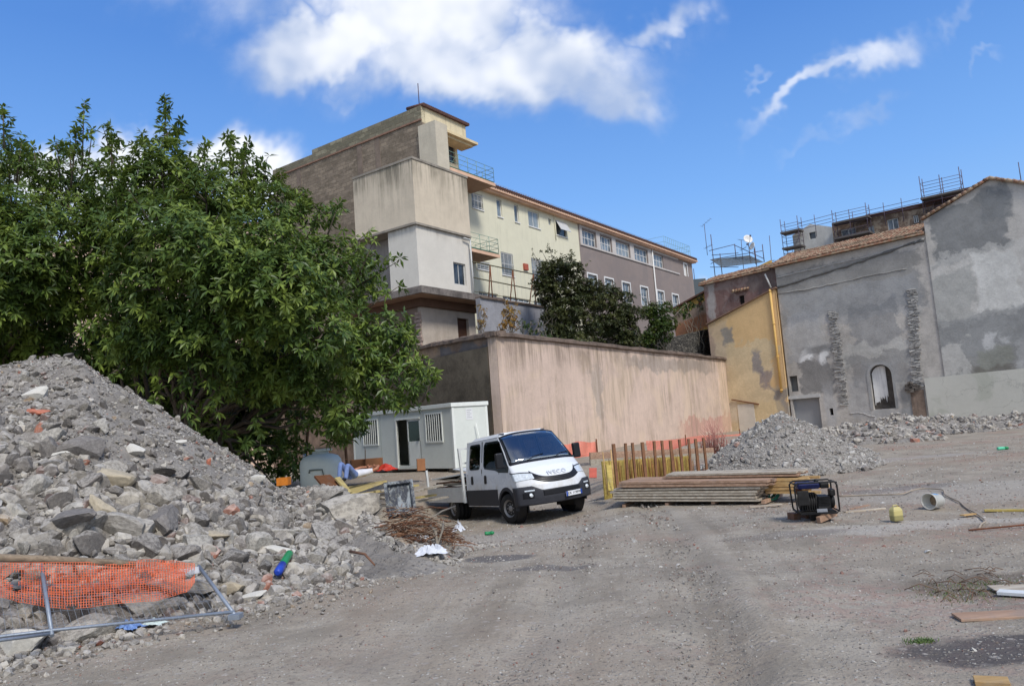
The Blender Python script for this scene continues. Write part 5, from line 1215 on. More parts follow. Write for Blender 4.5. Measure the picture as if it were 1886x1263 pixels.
for (u, v, s_, i, lb, m_, sc_) in [
  (206, 886, .36, 1, 'big beige boulder in the middle of the rubble heap', m_beige, (1, .9, .9)), (70, 763, .30, 2, 'flat orange red brick slab high on the left of the rubble heap', m_brick, (1, .7, .3)), (68, 734, .26, 3, 'square pale block just above the orange brick slab', m_pale, (.8, .5, .9)),
  (110, 838, .2, 5, 'pale flat stone left of the dark lava lump', m_pale, (1.1, .6, .3)), (150, 835, .4, 6, 'dark lava stone lump left of the beige boulder', m_lava, (1, .8, .75)), (245, 836, .22, 7, 'rounded light stone above the beige boulder', m_pale, (1, .9, .8)), (330, 815, .13, 8, 'small white block near the right slope of the heap', m_pale, (1, .7, .5)),
  (187, 952, .32, 9, 'pale upright stone below the beige boulder', m_beige, (.6, .6, 1.1)), (125, 968, .52, 10, 'long dark flat boulder at the left foot of the heap', m_lava, (1.2, .7, .45)), (300, 965, .42, 11, 'large dark grey boulder beside the small gravel slope', m_lava, (1, .8, .8)), (220, 975, .40, 12, 'long grey boulder in the centre of the lower heap', None, (1.1, .7, .5)),
  (40, 1195, .30, 13, 'rounded pale boulder under the fallen fence rail', m_pale, (.95, .85, .85)), (265, 1002, .34, 0, 'grey boulder leaning right above the orange netting', None, (1.1, .7, .6)), (395, 990, .22, 4, 'tan tinted stone at the right of the lower heap', m_beige, (1, .8, .6)),
  (520, 968, .14, 5, 'small orange stone in the middle of the right slope', m_brick, (1, .8, .5)), (540, 938, .2, 1, 'smooth pale stone on the right slope of the heap', m_pale, (1.1, .7, .6)), (425, 1085, .24, 2, 'tan boulder at the foot of the heap right of the fence', m_beige, (1.1, .8, .7)), (460, 1105, .19, 3, 'white elongated stone on the ground right of the fence foot', m_pale, (1.1, .5, .4)),
  (505, 1022, .34, 6, 'light angular slab in front of the blue bottle', m_pale, (1.1, .6, .4)), (600, 918, .38, 7, 'large rough concrete block near the top right of the heap', None, (1, .8, .9)), (640, 950, .5, 8, 'big rough concrete lump above the rebar tangle', None, (1.2, .9, .8)), (700, 985, .36, 9, 'dark reddish stone slab beside the rusty rebar tangle', simple('reddish_stone', srgb(118, 100, 95), .95, var=.3, bump=.5), (1.2, .6, .5)),
  (690, 1015, .24, 10, 'pale rounded stone in front of the rebar tangle', m_pale, (1, .8, .7)), (330, 1090, .42, 11, 'lichen spotted boulder under the right end of the netting', None, (1.3, .7, .5)), (110, 1130, .36, 12, 'big grey boulder behind the fence post', None, (1, .8, .8)), (265, 1120, .3, 13, 'oval grey boulder resting below the netting', None, (1.2, .7, .6)), (170, 1160, .34, 0, 'mottled boulder at the very front under the rail', None, (1.1, .8, .7)),
  (470, 885, .24, 2, 'pale block on the skyline of the right slope', m_pale, (1, .8, .7)), (385, 855, .12, 3, 'thin orange tile shard on the right slope', m_brick, (.4, .4, 1.1)), (300, 870, .22, 4, 'medium grey stone right of the beige boulder', None, (1, .9, .9))]:
    p = at_pile(u, v); rock_obj('broken_stone', p+Vector((0, 0, s_*.1)), s_, i, lb, 'stone', m_, rot=(rs.uniform(-.25, .25), rs.uniform(-.25, .25), rs.uniform(-.5, .5)), scl=sc_)
# the rest as stuff
n = 6400; a = np.concatenate([rs.random(5200), rs.uniform(.66, .98, 1200)]); b = rs.random(n)*1.05; P = pile(a, b); band = np.exp(-((b-.35)/.4)**2); fine = (a > .2) & (a < .62) & (b > .5); S = (.024+.12*rs.random(n)**2.2*(.35+band))*np.where(fine, .6, 1)
tag(scatter_mesh('rubble_stones', P+np.array([0, 0, .01]), S, m_rock, rs, 2, 10, 700), 'small broken stones covering the rubble heap', 'rubble', kind='stuff')
n = 27000; a = np.concatenate([rs.random(22000), rs.uniform(.66, 1., 5000)]); b = rs.random(n)*1.08; P = pile(a, b); S = .008+.024*rs.random(n)**2
tag(scatter_mesh('rubble_chips', P, S, m_gravel, rs, 1, 8, 900), 'stone chips between the stones of the rubble heap', 'rubble', kind='stuff')

# ---- gravel heap on the right and low rubble by the grey wall
def heap(cx, cy, rx, ry, h, rot, seed, lump=.25):
    def f(x, y):
        dx, dy = x-cx, y-cy; c_, s_ = math.cos(rot), math.sin(rot); X_ = (dx*c_+dy*s_)/rx; Y_ = (-dx*s_+dy*c_)/ry; r_ = np.sqrt(X_**2+Y_**2)
        r_ = r_*(1+lump*fnoise(x, y, .7, seed, 2)); k = np.clip(1-r_, 0, 1); return h*(k**1.15*.75+.25*np.sin(k*np.pi/2))+0*x
    return f
hp = PD(1432, 790, 23.5); H1 = heap(hp.x+.1, hp.y, 2.9, 2.8, 1.75, .0, 61, .15); h2p = PG(1545, 848); H1b = heap(h2p.x+.3, h2p.y+1.6, 1.8, 1.4, .65, 0, 66, .4)
hh = [H1, H1b]
low = []
for (u, d, rx, ry, h) in ((1600, 33, 3, 2.2, .75), (1665, 37, 3.5, 2.4, 1.0), (1735, 37, 3.2, 2.2, .8), (1800, 37.5, 3.5, 2, .65), (1870, 37, 2.6, 2, .7), (1560, 36, 2.5, 2, .7), (1930, 36, 3, 2, .8)):
    p = PD(u, 800, d); low.append(heap(p.x, p.y, rx, ry, h, -.7, 70+int(u), .5))
def hsum(fs, x, y): return np.max(np.stack([f(x, y) for f in fs]), 0)
def heap_mesh(nm, fs, x0, x1, y0, y1, st, label, nst, nch, ssz, seed, m_=m_gravel):
    X_, Y_ = np.meshgrid(np.arange(x0, x1, st), np.arange(y0, y1, st), indexing='ij'); H_ = hsum(fs, X_, Y_); Z_ = gz(X_, Y_)+H_+fnoise(X_, Y_, 5, seed, 3)*.1-np.where(H_ < .02, .25, .0)
    ix = np.arange(X_.size).reshape(X_.shape); F_ = np.stack([ix[:-1, :-1], ix[1:, :-1], ix[1:, 1:], ix[:-1, 1:]], -1).reshape(-1, 4); keep = (H_.ravel()[F_] > 0).any(1)
    o = np_mesh(nm, np.stack([X_, Y_, Z_], -1).reshape(-1, 3), F_[keep], m_fines, smooth=True); tag(o, label, 'gravel', kind='stuff')
    r_ = np.random.default_rng(seed); n = (nst+nch)*4; x = r_.uniform(x0, x1, n); y = r_.uniform(y0, y1, n); h = hsum(fs, x, y); k = h > .015; x, y, h = x[k], y[k], h[k]; z = gz(x, y)+h+fnoise(x, y, 5, seed, 3)*.1
    P_ = np.stack([x, y, z], 1); m1 = min(nst, len(P_)); S_ = ssz[0]+(ssz[1]-ssz[0])*r_.random(m1)**3
    tag(scatter_mesh(nm+'_stones', P_[:m1], S_, m_rock if m_ is m_rock else m_gravel, r_, 1, 8, seed), label.replace('fine', 'loose')+' in loose pieces', 'gravel', kind='stuff')
    P_ = P_[m1:m1+nch]; 
    if len(P_): tag(scatter_mesh(nm+'_chips', P_, .012+.025*r_.random(len(P_))**2, m_gravel, r_, 1, 6, seed+5), label+' as small chips', 'gravel', kind='stuff')
heap_mesh('gravel_heap', hh, hp.x-4, h2p.x+3, hp.y-3.5, hp.y+3.5, .09, 'fine crushed grey gravel heap in front of the ochre wall', 1500, 12000, (.03, .12), 201)
P_ = [];
heap_mesh('wall_rubble', low, 12, 30, 28, 44, .16, 'low grey rubble along the foot of the grey wall', 2600, 5000, (.05, .24), 231, m_rock)
for i in range(26):
    u = rs.uniform(1540, 1600); v = rs.uniform(850, 868); p = PG(u, v); s_ = rs.uniform(.08, .24); rock_obj('broken_stone', p+Vector((0, rs.uniform(0, 1.2), s_*.3)), s_, i, 'grey stone lump at the right foot of the gravel heap', 'stone', group='stones at the foot of the gravel heap')

# ---- loose pebbles over the yard
def pebbles(n, u0, u1, v0, v1, smin, smax, seed, nm, label, sub=1, pw=2.5, clump=True):
    r_ = np.random.default_rng(seed); d0, d1 = 3.0, 30.; P_ = []
    d = d0*np.exp(r_.random(n)*math.log(d1/d0)); x = (r_.uniform(-.74, .78, n))*d; y = d
    if clump: k = (fnoise(x, y, .9, seed, 3) > -.06-.1*r_.random(n)) | (r_.random(n) < .18); x, y, d = x[k], y[k], d[k]
    z = gz(x, y)+.0; nn = np.exp(-((x/30)**2+((y-10)/30)**2)); z = z+nn*(fnoise(x, y, .5, 3, 4)*.10+fnoise(x, y, 3, 9, 3)*.03)
    S_ = (smin+(smax-smin)*r_.random(len(x))**pw)*np.clip(d/9, .6, 1.8)
    tag(scatter_mesh(nm, np.stack([x, y, z], 1), S_, m_pebble, r_, sub, 8, seed, tilt=.3), label, 'gravel', kind='stuff')
pebbles(60000, 0, 0, 0, 0, .004, .018, 301, 'gravel', 'fine gravel scattered over the dirt yard')
pebbles(2200, 0, 0, 0, 0, .01, .036, 302, 'stones', 'small stones scattered over the dirt yard', 2, 4)
# strip of stones along the edge of the heap, and near the truck
r_ = np.random.default_rng(5); n = 4200; a = np.concatenate([r_.random(n//2), r_.uniform(.68, 1., n-n//2)]); P_ = pile(a, np.zeros(n)); off = np.abs(r_.normal(0, .55, n)); P_[:, 0] += off*.75*1; P_[:, 1] -= off*.55; P_[:, 2] = gz(P_[:, 0], P_[:, 1])
tag(scatter_mesh('spilled_stones', P_, (.012+.06*r_.random(n)**3)*np.clip(1.2-off*.5, .3, 1), m_rock, r_, 1, 8, 411), 'stones spilled at the foot of the big heap', 'rubble', kind='stuff')
# ================================================================== pickup truck
fx = (TP1-TP2).normalized(); ly = (TP3-TP1); ly = (ly-fx*ly.dot(fx)).normalized(); uz = fx.cross(ly)
TM = Matrix((fx, ly, uz)).transposed().to_4x4(); TM.translation = TP1+ly*.87
truck = thing('pickup_truck', 'white double cab flatbed pickup truck parked in front of the pink retaining wall', 'truck', Mw=TM)
def wp_fn(t, b):
    v = t.tc(); n = t.noise(v, 2.5, 7, .65, .3); n2 = t.noise(v, 22, 5, .7); x, y, z = t.xyz(v)
    d = t.m('MULTIPLY', t.st(z, 1.25, .45), t.st(t.m('ADD', n, t.m('MULTIPLY', n2, .35)), .45, .85)); d = t.m('ADD', d, t.m('MULTIPLY', t.st(n, .5, .8), .16))
    return (t.mix(d, (.72, .74, .76), srgb(176, 166, 150)), None, t.m('MULTIPLY_ADD', d, .5, .24))
m_wpaint = mat('white_car_paint', (.7, .72, .74), .28, 0, wp_fn, .5)
m_plast = simple('dark_bumper_plastic', srgb(52, 53, 58), .6, var=.15); m_black = simple('black_trim', (.012, .012, .014), .4, var=.2)
def glass_mat(name, tint, base):
    m_ = bpy.data.materials.new(name); m_.use_nodes = True; t = N(m_.node_tree); m_.node_tree.nodes.clear(); tr = t.new('ShaderNodeBsdfTransparent'); tr.inputs[0].default_value = (*tint, 1); gl = t.new('ShaderNodeBsdfGlossy'); gl.inputs['Roughness'].default_value = .03
    lw = t.new('ShaderNodeLayerWeight'); lw.inputs[0].default_value = .4; mx = t.new('ShaderNodeMixShader'); t.put(mx.inputs[0], t.m('MULTIPLY_ADD', lw.outputs['Fresnel'], .6, base)); t.l.new(tr.outputs[0], mx.inputs[1]); t.l.new(gl.outputs[0], mx.inputs[2]); o_ = t.new('ShaderNodeOutputMaterial'); t.l.new(mx.outputs[0], o_.inputs[0]); return m_
m_aglass = glass_mat('windscreen_glass', (.8, .88, .92), .26); m_sglass = glass_mat('side_glass', (.22, .23, .24), .05)
m_tyre = simple('tyre_rubber', (.022, .021, .02), .85, var=.3, scale=10, bump=.3); m_rim = simple('dusty_rim', (.28, .27, .26), .55, .4, var=.25)
m_alub = simple('aluminium_side_board', (.60, .61, .59), .5, .0, var=.12, scale=2); m_lamp = simple('lamp_glass', (.62, .66, .68), .12, .1, var=.25, scale=18, spec=.8)
PR = np.array([(-.40,2.20,.80,.05,.09),(.03,1.78,.87,.10,.05),(.36,1.43,.93,.16,.03),(.66,1.28,.955,.27,.08),(.92,1.04,.97,.36,.06),(1.0,.87,.98,.38,0),(1.03,.72,.985,.38,0),(1.03,.56,.985,.38,0),(1.0,.40,.98,.36,0)])
def prow(t_):
    t_ = min(max(t_, 0), 8); i = min(int(t_), 7); f = t_-i; g = f if i < 2 else f*f*(3-2*f)*.3+f*.7; return PR[i]*(1-g)+PR[i+1]*g
def SS(t_, s_, off=0.):
    def P_(t_, s_):
        xc, zc_, w_, k, m_ = prow(t_); a = min(abs(s_), 1); sg = 1 if s_ >= 0 else -1
        x = xc-k*a**2.6; z = zc_-m_*a**3
        if abs(s_) > 1: x -= (abs(s_)-1)
        return Vector((x, sg*w_*a, z))
    p = P_(t_, s_)
    if off:
        e_ = .02; n = (P_(min(t_+e_, 8), s_)-P_(max(t_-e_, 0), s_)).cross(P_(t_, s_+e_)-P_(t_, s_-e_)); n.normalize()
        if n.x*1+n.z*.5+(n.y*s_)*.8 < 0: n = -n
        p = p+n*off
    return p
RX = -2.42
def cab():
    q = MB(); q.smooth = True; ts = np.linspace(0, 8, 49); fr = list(np.linspace(-1, 1, 33)); rows = []
    for t_ in ts:
        e_ = SS(t_, 1); m_ = 44; xs_ = [RX+(e_.x-RX)*i/m_ for i in range(m_)]
        rows.append([(x, -e_.y, e_.z) for x in xs_]+[tuple(SS(t_, s_)) for s_ in fr]+[(x, e_.y, e_.z) for x in xs_[::-1]])
    n = len(rows[0]); vs = [p for r_ in rows for p in r_]; fs = []
    for i in range(len(ts)-1):
        for j in range(n-1):
            c = [(Vector(rows[i][j])+Vector(rows[i+1][j+1]))/2][0]
            tm_ = (ts[i]+ts[i+1])/2; sm2_ = (j+.5-m_)/16-1
            if .17 < tm_ < 1.9 and abs(sm2_) < .91: continue
            if abs(c.y) > .7 and (inpoly(c.x, c.z, [(-2.17, 1.4), (-1.53, 1.4), (-1.53, 2.0), (-2.17, 2.0)]) or inpoly(c.x, c.z, [(-1.25, 1.42), (-.5, 1.36), (.1, 1.3), (-.38, 1.98), (-1.25, 2.0)])): continue
            if abs(c.y) > .9 and (c.x**2+(c.z-.37)**2) < .445**2: continue
            fs.append((i*n+j, (i+1)*n+j, (i+1)*n+j+1, i*n+j+1))
    q.add(vs, fs)
    q.smooth = False
    top = rows[0]; q.add([top[j] for j in range(n)], [tuple(range(n))])                         # roof skin
    q.add([(RX, -.98, .40), (RX, -.94, 1.34), (RX, -.80, 2.11), (RX, .80, 2.11), (RX, .94, 1.34), (RX, .98, .40)], [(0, 1, 2, 3, 4, 5)])
    return q.build('cab', m_wpaint, truck, fix=False)
cab()
q = MB(); n_ = 12
for j in range(n_): 
    a = j/n_
q.add([(RX+.05, -.7, 2.115), (-.55, -.7, 2.13), (-.55, .7, 2.13), (RX+.05, .7, 2.115), (RX+.12, -.6, 2.19), (-.62, -.6, 2.22), (-.62, .6, 2.22), (RX+.12, .6, 2.19)], [(0, 1, 5, 4), (1, 2, 6, 5), (2, 3, 7, 6), (3, 0, 4, 7), (4, 5, 6, 7)])
q.build('roof_panel', m_wpaint, truck, bevel=.03, fix=True)
MB().box(RX+.05, -.9, .42, .5, .9, .5).build('underbody', m_black, truck)
def patch(name, t0, t1, s0, s1, off, m_, parent=truck, nt=10, ns=24, th=.02):
    f0 = t0 if callable(t0) else (lambda s_: t0); f1 = t1 if callable(t1) else (lambda s_: t1); q = MB(); q.smooth = True; vs = []
    for j in range(ns+1):
        s_ = s0+(s1-s0)*j/ns
        for i in range(nt+1): t_ = f0(s_)+(f1(s_)-f0(s_))*i/nt; vs.append(tuple(SS(t_, s_, off)))
    base = len(vs)
    for j in range(ns+1):
        s_ = s0+(s1-s0)*j/ns
        for i in range(nt+1): t_ = f0(s_)+(f1(s_)-f0(s_))*i/nt; vs.append(tuple(SS(t_, s_, off-th)))
    fs = [(j*(nt+1)+i, (j+1)*(nt+1)+i, (j+1)*(nt+1)+i+1, j*(nt+1)+i+1) for j in range(ns) for i in range(nt)]
    for j in range(ns):
        a = j*(nt+1); b_ = (j+1)*(nt+1); fs.append((a, base+a, base+b_, b_)); fs.append((a+nt, b_+nt, base+b_+nt, base+a+nt))
    for i in range(nt):
        fs.append((i, i+1, base+i+1, base+i)); a = ns*(nt+1); fs.append((a+i, base+a+i, base+a+i+1, a+i+1))
    q.add(vs, fs); return q.build(name, m_, parent, fix=True)
patch('windscreen_frame', .02, .18, -.99, .99, .006, m_black); patch('windscreen_frame', 1.88, 2.12, -.99, .99, .006, m_black); patch('windscreen_frame', .18, 1.88, -.99, -.9, .006, m_black); patch('windscreen_frame', .18, 1.88, .9, .99, .006, m_black)
ws_ = patch('windscreen', .14, 1.93, -.93, .93, .011, m_aglass)
patch('cowl', 1.95, 2.2, -.97, .97, .014, m_black)
for s_ in (-.5, .35):
    q = MB(); q.tube([SS(1.98, s_, .03), SS(1.75, s_+.25, .025), SS(1.66, s_+.55, .022)], .009, 5); q.build('wiper', m_black, truck)
gr = patch('grille', lambda s_: 4.18-.9*abs(s_/.66)**3, lambda s_: 4.92-.75*abs(s_/.66)**3, -.66, .66, .012, m_black)
for k in (.36, .68): 
    q = MB(); q.tube([SS(4.18-.9*abs(s_/.66)**3+k*.74, s_, .02) for s_ in np.linspace(-.6, .6, 20)], .008, 5); q.build('grille_bar', m_plast, gr)
for sg in (-1, 1):
    a, b_ = (.62, 1.12); patch('headlight', lambda s_: 3.05+(1.15-abs(s_))*.9, lambda s_: 3.95+(1.15-abs(s_))*.35, sg*a, sg*b_, .012, m_lamp)
    patch('headlight_rim', lambda s_: 2.95+(1.15-abs(s_))*.95, lambda s_: 3.05+(1.15-abs(s_))*.92, sg*.6, sg*1.14, .014, m_black)
bt = lambda s_: 5.95-.75*min(1, max(0, (abs(s_)-.5)/.22))
bp = patch('bumper', bt, 7.95, -1.2, 1.2, .045, m_plast, ns=60, th=.05)
patch('lower_intake', 6.02, 6.75, -.5, .5, .05, m_black, bp)
for sg in (-1, 1):
    patch('fog_light_bezel', 6.1, 6.9, sg*.7, sg*.92, .052, m_black, bp)
    patch('indicator', 5.75, 5.98, sg*.68, sg*.88, .058, m_lamp, bp)
    p = SS(6.5, sg*.76, .06); MB().lathe([(.001, .02), (.045, .015), (.05, 0)], 14, Matrix.Translation(p) @ Euler((0, R(75), 0)).to_matrix().to_4x4(), caps=False).build('fog_light', m_lamp, bp)
pc = SS(7.0, .28, .07); ang = -.22
PM = Matrix.Translation(pc) @ Euler((0, 0, R(12))).to_matrix().to_4x4()
pl = MB().box(-.006, -.26, -.055, .006, .26, .055, PM).build('number_plate', simple('plate_white', (.75, .76, .78), .4, var=.03), truck)
m_pb = simple('plate_blue', (.02, .06, .3), .4)
for ya_ in (-.26, .21): MB().box(.007, ya_, -.055, .009, ya_+.05, .055, PM).build('plate_band', m_pb, pl)
def text_obj(body, size, Mx, m_, parent, name='lettering', ext=.003, align='CENTER'):
    cu_ = bpy.data.curves.new(name, 'FONT'); cu_.body = body; cu_.size = size; cu_.extrude = ext; cu_.align_x = align; cu_.align_y = 'CENTER'; cu_.space_character = 1.15
    tmp = bpy.data.objects.new('t', cu_); col.objects.link(tmp); dg = bpy.context.evaluated_depsgraph_get(); me = bpy.data.meshes.new_from_object(tmp.evaluated_get(dg)); bpy.data.objects.remove(tmp)
    me.materials.clear(); me.materials.append(m_); o = bpy.data.objects.new(name, me); col.objects.link(o); o.parent = parent; o.matrix_local = Mx; return o
LT = Matrix(((0, 0, 1, 0), (1, 0, 0, 0), (0, 1, 0, 0), (0, 0, 0, 1)))       # text plane: x->y, y->z, facing +x
text_obj('EX 119PM', .085, PM @ Matrix.Translation((.010, 0, 0)) @ LT, m_black, pl, 'plate_lettering')
q0 = SS(3.78, 0, .016); tilt = math.atan2(prow(3.4)[0]-prow(4)[0], prow(3.4)[1]-prow(4)[1])
text_obj('IVECO', .17, Matrix.Translation(q0) @ Euler((0, -R(38), 0)).to_matrix().to_4x4() @ LT, simple('chrome_letters', (.56, .58, .6), .35, .3), truck, 'hood_lettering', .006)
# side panels
def ysd(z): return np.interp(z, [.40, .56, .87, 1.31, 1.73, 2.11], [.98, .985, .98, .94, .87, .80])
def side(name, poly, off, m_, sg, th=.012, parent=truck):
    q = MB(); n = len(poly); vs = [(x, sg*(ysd(z)+off), z) for x, z in poly]+[(x, sg*(ysd(z)+off-th), z) for x, z in poly]
    q.add(vs, [tuple(range(n)), tuple(range(2*n-1, n-1, -1))]+[(i, (i+1) % n, n+(i+1) % n, n+i) for i in range(n)]); return q.build(name, m_, parent, fix=True)
def rnd(x0, z0, x1, z1, r, k=4):
    out = []
    for (cx_, cz_, a0) in ((x1-r, z1-r, 0), (x0+r, z1-r, 90), (x0+r, z0+r, 180), (x1-r, z0+r, 270)):
        for i in range(k+1): a = R(a0+90*i/k); out.append((cx_+r*math.cos(a), cz_+r*math.sin(a)))
    return out
for sg in (-1, 1):
    side('rear_side_window', rnd(-2.2, 1.36, -1.5, 2.03, .1), .008, m_sglass, sg)
    side('front_side_window', [(-1.28, 1.44), (-1.2, 1.36), (-.55, 1.3), (-.35, 1.24), (.18, 1.22), (.20, 1.34), (-.34, 2.0), (-.45, 2.04), (-1.18, 2.04), (-1.28, 1.95)], .008, m_sglass, sg)
    side('side_skirt', [(RX, .42), (-.5, .42), (-.48, .83), (RX, .83)], .006, m_plast, sg)
    for x in (-2.32, -1.39, -.36): side('door_gap', [(x, .5), (x+.014, .5), (x+.014, 1.26), (x, 1.26)], .0075, m_black, sg, .01)
    side('door_gap', [(-1.41, 1.26), (-1.37, 1.26), (-1.37, 2.07), (-1.41, 2.07)], .0075, m_black, sg, .01)
    for x in (-1.2, -2.05): side('door_handle', rnd(x, .98, x+.1, 1.2, .045), .03, m_black, sg, .03)
    # wheel arch flare
    q = MB(); k = 18; vs = []
    for i in range(k+1):
        a = R(-8+196*i/k)
        for (rr, yy_) in ((.42, .0), (.42, .05), (.50, .045), (.515, .0)): x = rr*math.cos(a); z = .37+rr*math.sin(a); vs.append((x, sg*(ysd(z)-.03+yy_+.0), z))
    q.add(vs, [(i*4+j, i*4+(j+1) % 4, (i+1)*4+(j+1) % 4, (i+1)*4+j) for i in range(k) for j in range(4)]); q.build('wheel_arch', m_plast, truck, fix=True)
    MB().lathe([(.43, -.25), (.43, .0)], 24, Matrix.Translation((0, sg*.95, .37)) @ Euler((R(90*-sg), 0, 0)).to_matrix().to_4x4(), caps=False).build('arch_liner', m_black, truck)
    MB().cbox((0, sg*.66, .55), (.9, .04, .7)).build('inner_wing', m_black, truck)
    mi = MB(); mi.box(.05, sg*1.02 if sg > 0 else -1.22, 1.34, .17, sg*1.22 if sg > 0 else -1.02, 1.72); o = mi.build('wing_mirror', m_black, truck, bevel=.035)
    MB().bar((.12, sg*.9, 1.36), (.1, sg*1.08, 1.42), .08, .05).build('mirror_arm', m_black, o)
    MB().cbox((-.62, sg*.6, 2.19), (.16, .1, .03)).build('roof_marker', m_black, truck, bevel=.015)
def wheel(x, y, r, w_, steer=0, nm='wheel'):
    o = bpy.data.objects.new(nm, None); col.objects.link(o); o.parent = truck; o.location = (x, y, r); o.rotation_euler = (0, 0, R(steer)); sg = 1 if y > 0 else -1
    Mx = Euler((R(-90), 0, 0)).to_matrix().to_4x4()
    MB().lathe([(r*.6, -w_/2), (r*.93, -w_/2), (r, -w_*.38), (r, -w_*.12), (r*.975, -w_*.1), (r*.975, w_*.1), (r, w_*.12), (r, w_*.38), (r*.93, w_/2), (r*.6, w_/2)], 32, Mx, caps=False).build('tyre', m_tyre, o)
    q = MB(); f = sg; q.lathe([(.001, f*w_*.36), (.06, f*w_*.38), (.09, f*w_*.2), (r*.45, f*w_*.12), (r*.5, f*w_*.3), (r*.62, f*w_*.46)], 24, Mx, caps=False)
    for i in range(8): a = i*math.pi/4; q.cbox((r*.32*math.cos(a), f*w_*.24, r*.32*math.sin(a)), (.03, .03, .03))
    q.build('rim', m_rim, o); MB().lathe([(r*.6, -w_*.3), (.001, -w_*.3)], 16, Mx, caps=False).lathe([(r*.6, w_*.05*-f), (.001, w_*.05*-f)], 16, Mx, caps=False).build('hub', m_black, o)
for sg in (-1, 1):
    wheel(0, sg*.87, .355, .22, 14); wheel(-3.45, sg*.93, .35, .2); wheel(-3.45, sg*.70, .35, .2)
q = MB()
for sg in (-1, 1): q.box(-5.3, sg*.42-.04, .46, -2.3, sg*.42+.04, .6)
for x in (-2.6, -3.45, -4.3, -5.2): q.box(x-.05, -.38, .48, x+.05, .38, .58)
q.build('chassis_frame', m_black, truck)
q = MB(); q.box(-3.55, -.6, .28, -3.35, .6, .42); q.build('rear_axle', m_black, truck)
BX0, BX1 = -5.35, -2.6
MB().box(BX0, -1.0, .60, BX1, 1.0, .68).build('bed_floor', simple('bed_floor_board', srgb(96, 74, 60), .9, var=.3), truck)
for sg in (-1, 1):
    q = MB()
    for i in range(4): z = .52+i*.105; q.box(BX0, sg*1.03-.012, z, BX1, sg*1.03+.012, z+.09); q.box(BX0, sg*1.03-.02, z+.09, BX1, sg*1.03+.006, z+.105)
    q.build('side_board', m_alub, truck)
    q = MB(); q.box(BX1-.02, sg*1.0-.035, .5, BX1+.05, sg*1.0+.035, 2.0); q.build('headboard_post', m_alub, truck)
    q = MB(); q.box(BX0-.03, sg*1.0-.03, .5, BX0+.03, sg*1.0+.03, 1.5); q.build('tail_post', m_alub, truck)
q = MB()
for i in range(4): z = .52+i*.105; q.box(BX0-.03, -1.0, z, BX0, 1.0, z+.095)
q.build('tailgate', m_alub, truck)
q = MB()
for z in (1.2, 1.55, 1.95): q.box(BX1, -1.0, z, BX1+.03, 1.0, z+.05)
q.build('headboard_bars', m_alub, truck)
m_seat = simple('grey_seat_cloth', srgb(120, 124, 132), .9, var=.2)
for (x_, ys_) in ((-.75, (-.55, .0, .5)), (-1.75, (-.5, 0, .5))):
    for y_ in ys_: o = MB().box(x_-.12, y_-.22, .75, x_+.4, y_+.22, .9).bar((x_-.1, y_, .88), (x_-.25, y_, 1.5), .44, .13, up=(1, 0, 0)).bar((x_-.26, y_, 1.53), (x_-.29, y_, 1.72), .24, .1, up=(1, 0, 0)).build('seat', m_seat, truck, bevel=.03)
MB().box(-.05, -.86, .9, .3, .86, 1.32).build('dashboard', m_plast, truck, bevel=.05)
MB().tube([(-.1+.06*math.sin(a), .42+.19*math.cos(a), 1.36+.17*math.sin(a)) for a in np.linspace(0, 2*math.pi, 25)], .015, 6).build('steering_wheel', m_black, truck)
MB().box(.02, -.5, 1.325, .28, -.15, 1.335).build('papers_on_dashboard', simple('dash_paper', srgb(190, 196, 196), .8), truck)
MB().box(-2.38, -.9, .5, .3, .9, .56).build('cab_floor', m_black, truck)
# load on the truck bed
m_ply = wood_mat('weathered_plywood', srgb(176, 168, 152), srgb(146, 134, 116)); m_board = wood_mat('reddish_board', srgb(140, 104, 82), srgb(112, 82, 66)); m_pboard = simple('pale_panel', srgb(206, 208, 206), .7, var=.08)
rl = random.Random(9)
LOAD = [('timber_board', 'stacked board low in the load along the near side of the truck bed', m_ply, (2.3, .24, .05), 0.74, 1, -.82), ('timber_board', 'stacked board low in the load along the near side of the truck bed', m_board, (2.2, .24, .05), 0.82, -2, -.8), ('timber_board', 'stacked board low in the load along the near side of the truck bed', m_ply, (2.35, .22, .05), 0.88, 3, -.78), ('timber_board', 'stacked board low in the load along the near side of the truck bed', m_board, (2.1, .26, .05), 0.94, -3, -.8), ('plywood_sheet', 'warped pale sheet in the middle of the load on the truck bed', m_ply, (1.9, 1.0, .03), 1.0, -5, -.45), ('plywood_sheet', 'brown plywood sheet at the bottom of the load on the truck bed', m_board, (1.9, 1.2, .03), 0.72, 4, 0), ('timber_board', 'reddish board lying under the panels on the truck bed', m_board, (2.2, .25, .04), .80, -8, -.7), ('timber_board', 'second reddish board beside it on the truck bed, further from us', m_board, (2.1, .22, .04), .82, 5, .3),
 ('plywood_sheet', 'grey plywood sheet sloping on top of the reddish boards on the truck bed', m_ply, (1.8, .9, .03), .90, 6, -.2), ('timber_board', 'long pale board tilted across the load of the truck', m_ply, (2.3, .2, .045), .98, -14, -.55), ('white_sheet', 'white panel near the top of the load on the truck bed', m_pboard, (1.6, .8, .04), 1.06, 10, -.55), ('white_sheet', 'topmost white panel on the truck bed with a slanted edge', m_pboard, (1.7, .7, .03), 1.16, -6, -.1), ('timber_board', 'dark board on the far side of the load on the truck bed', m_board, (2.4, .3, .1), 1.22, 3, .55)]
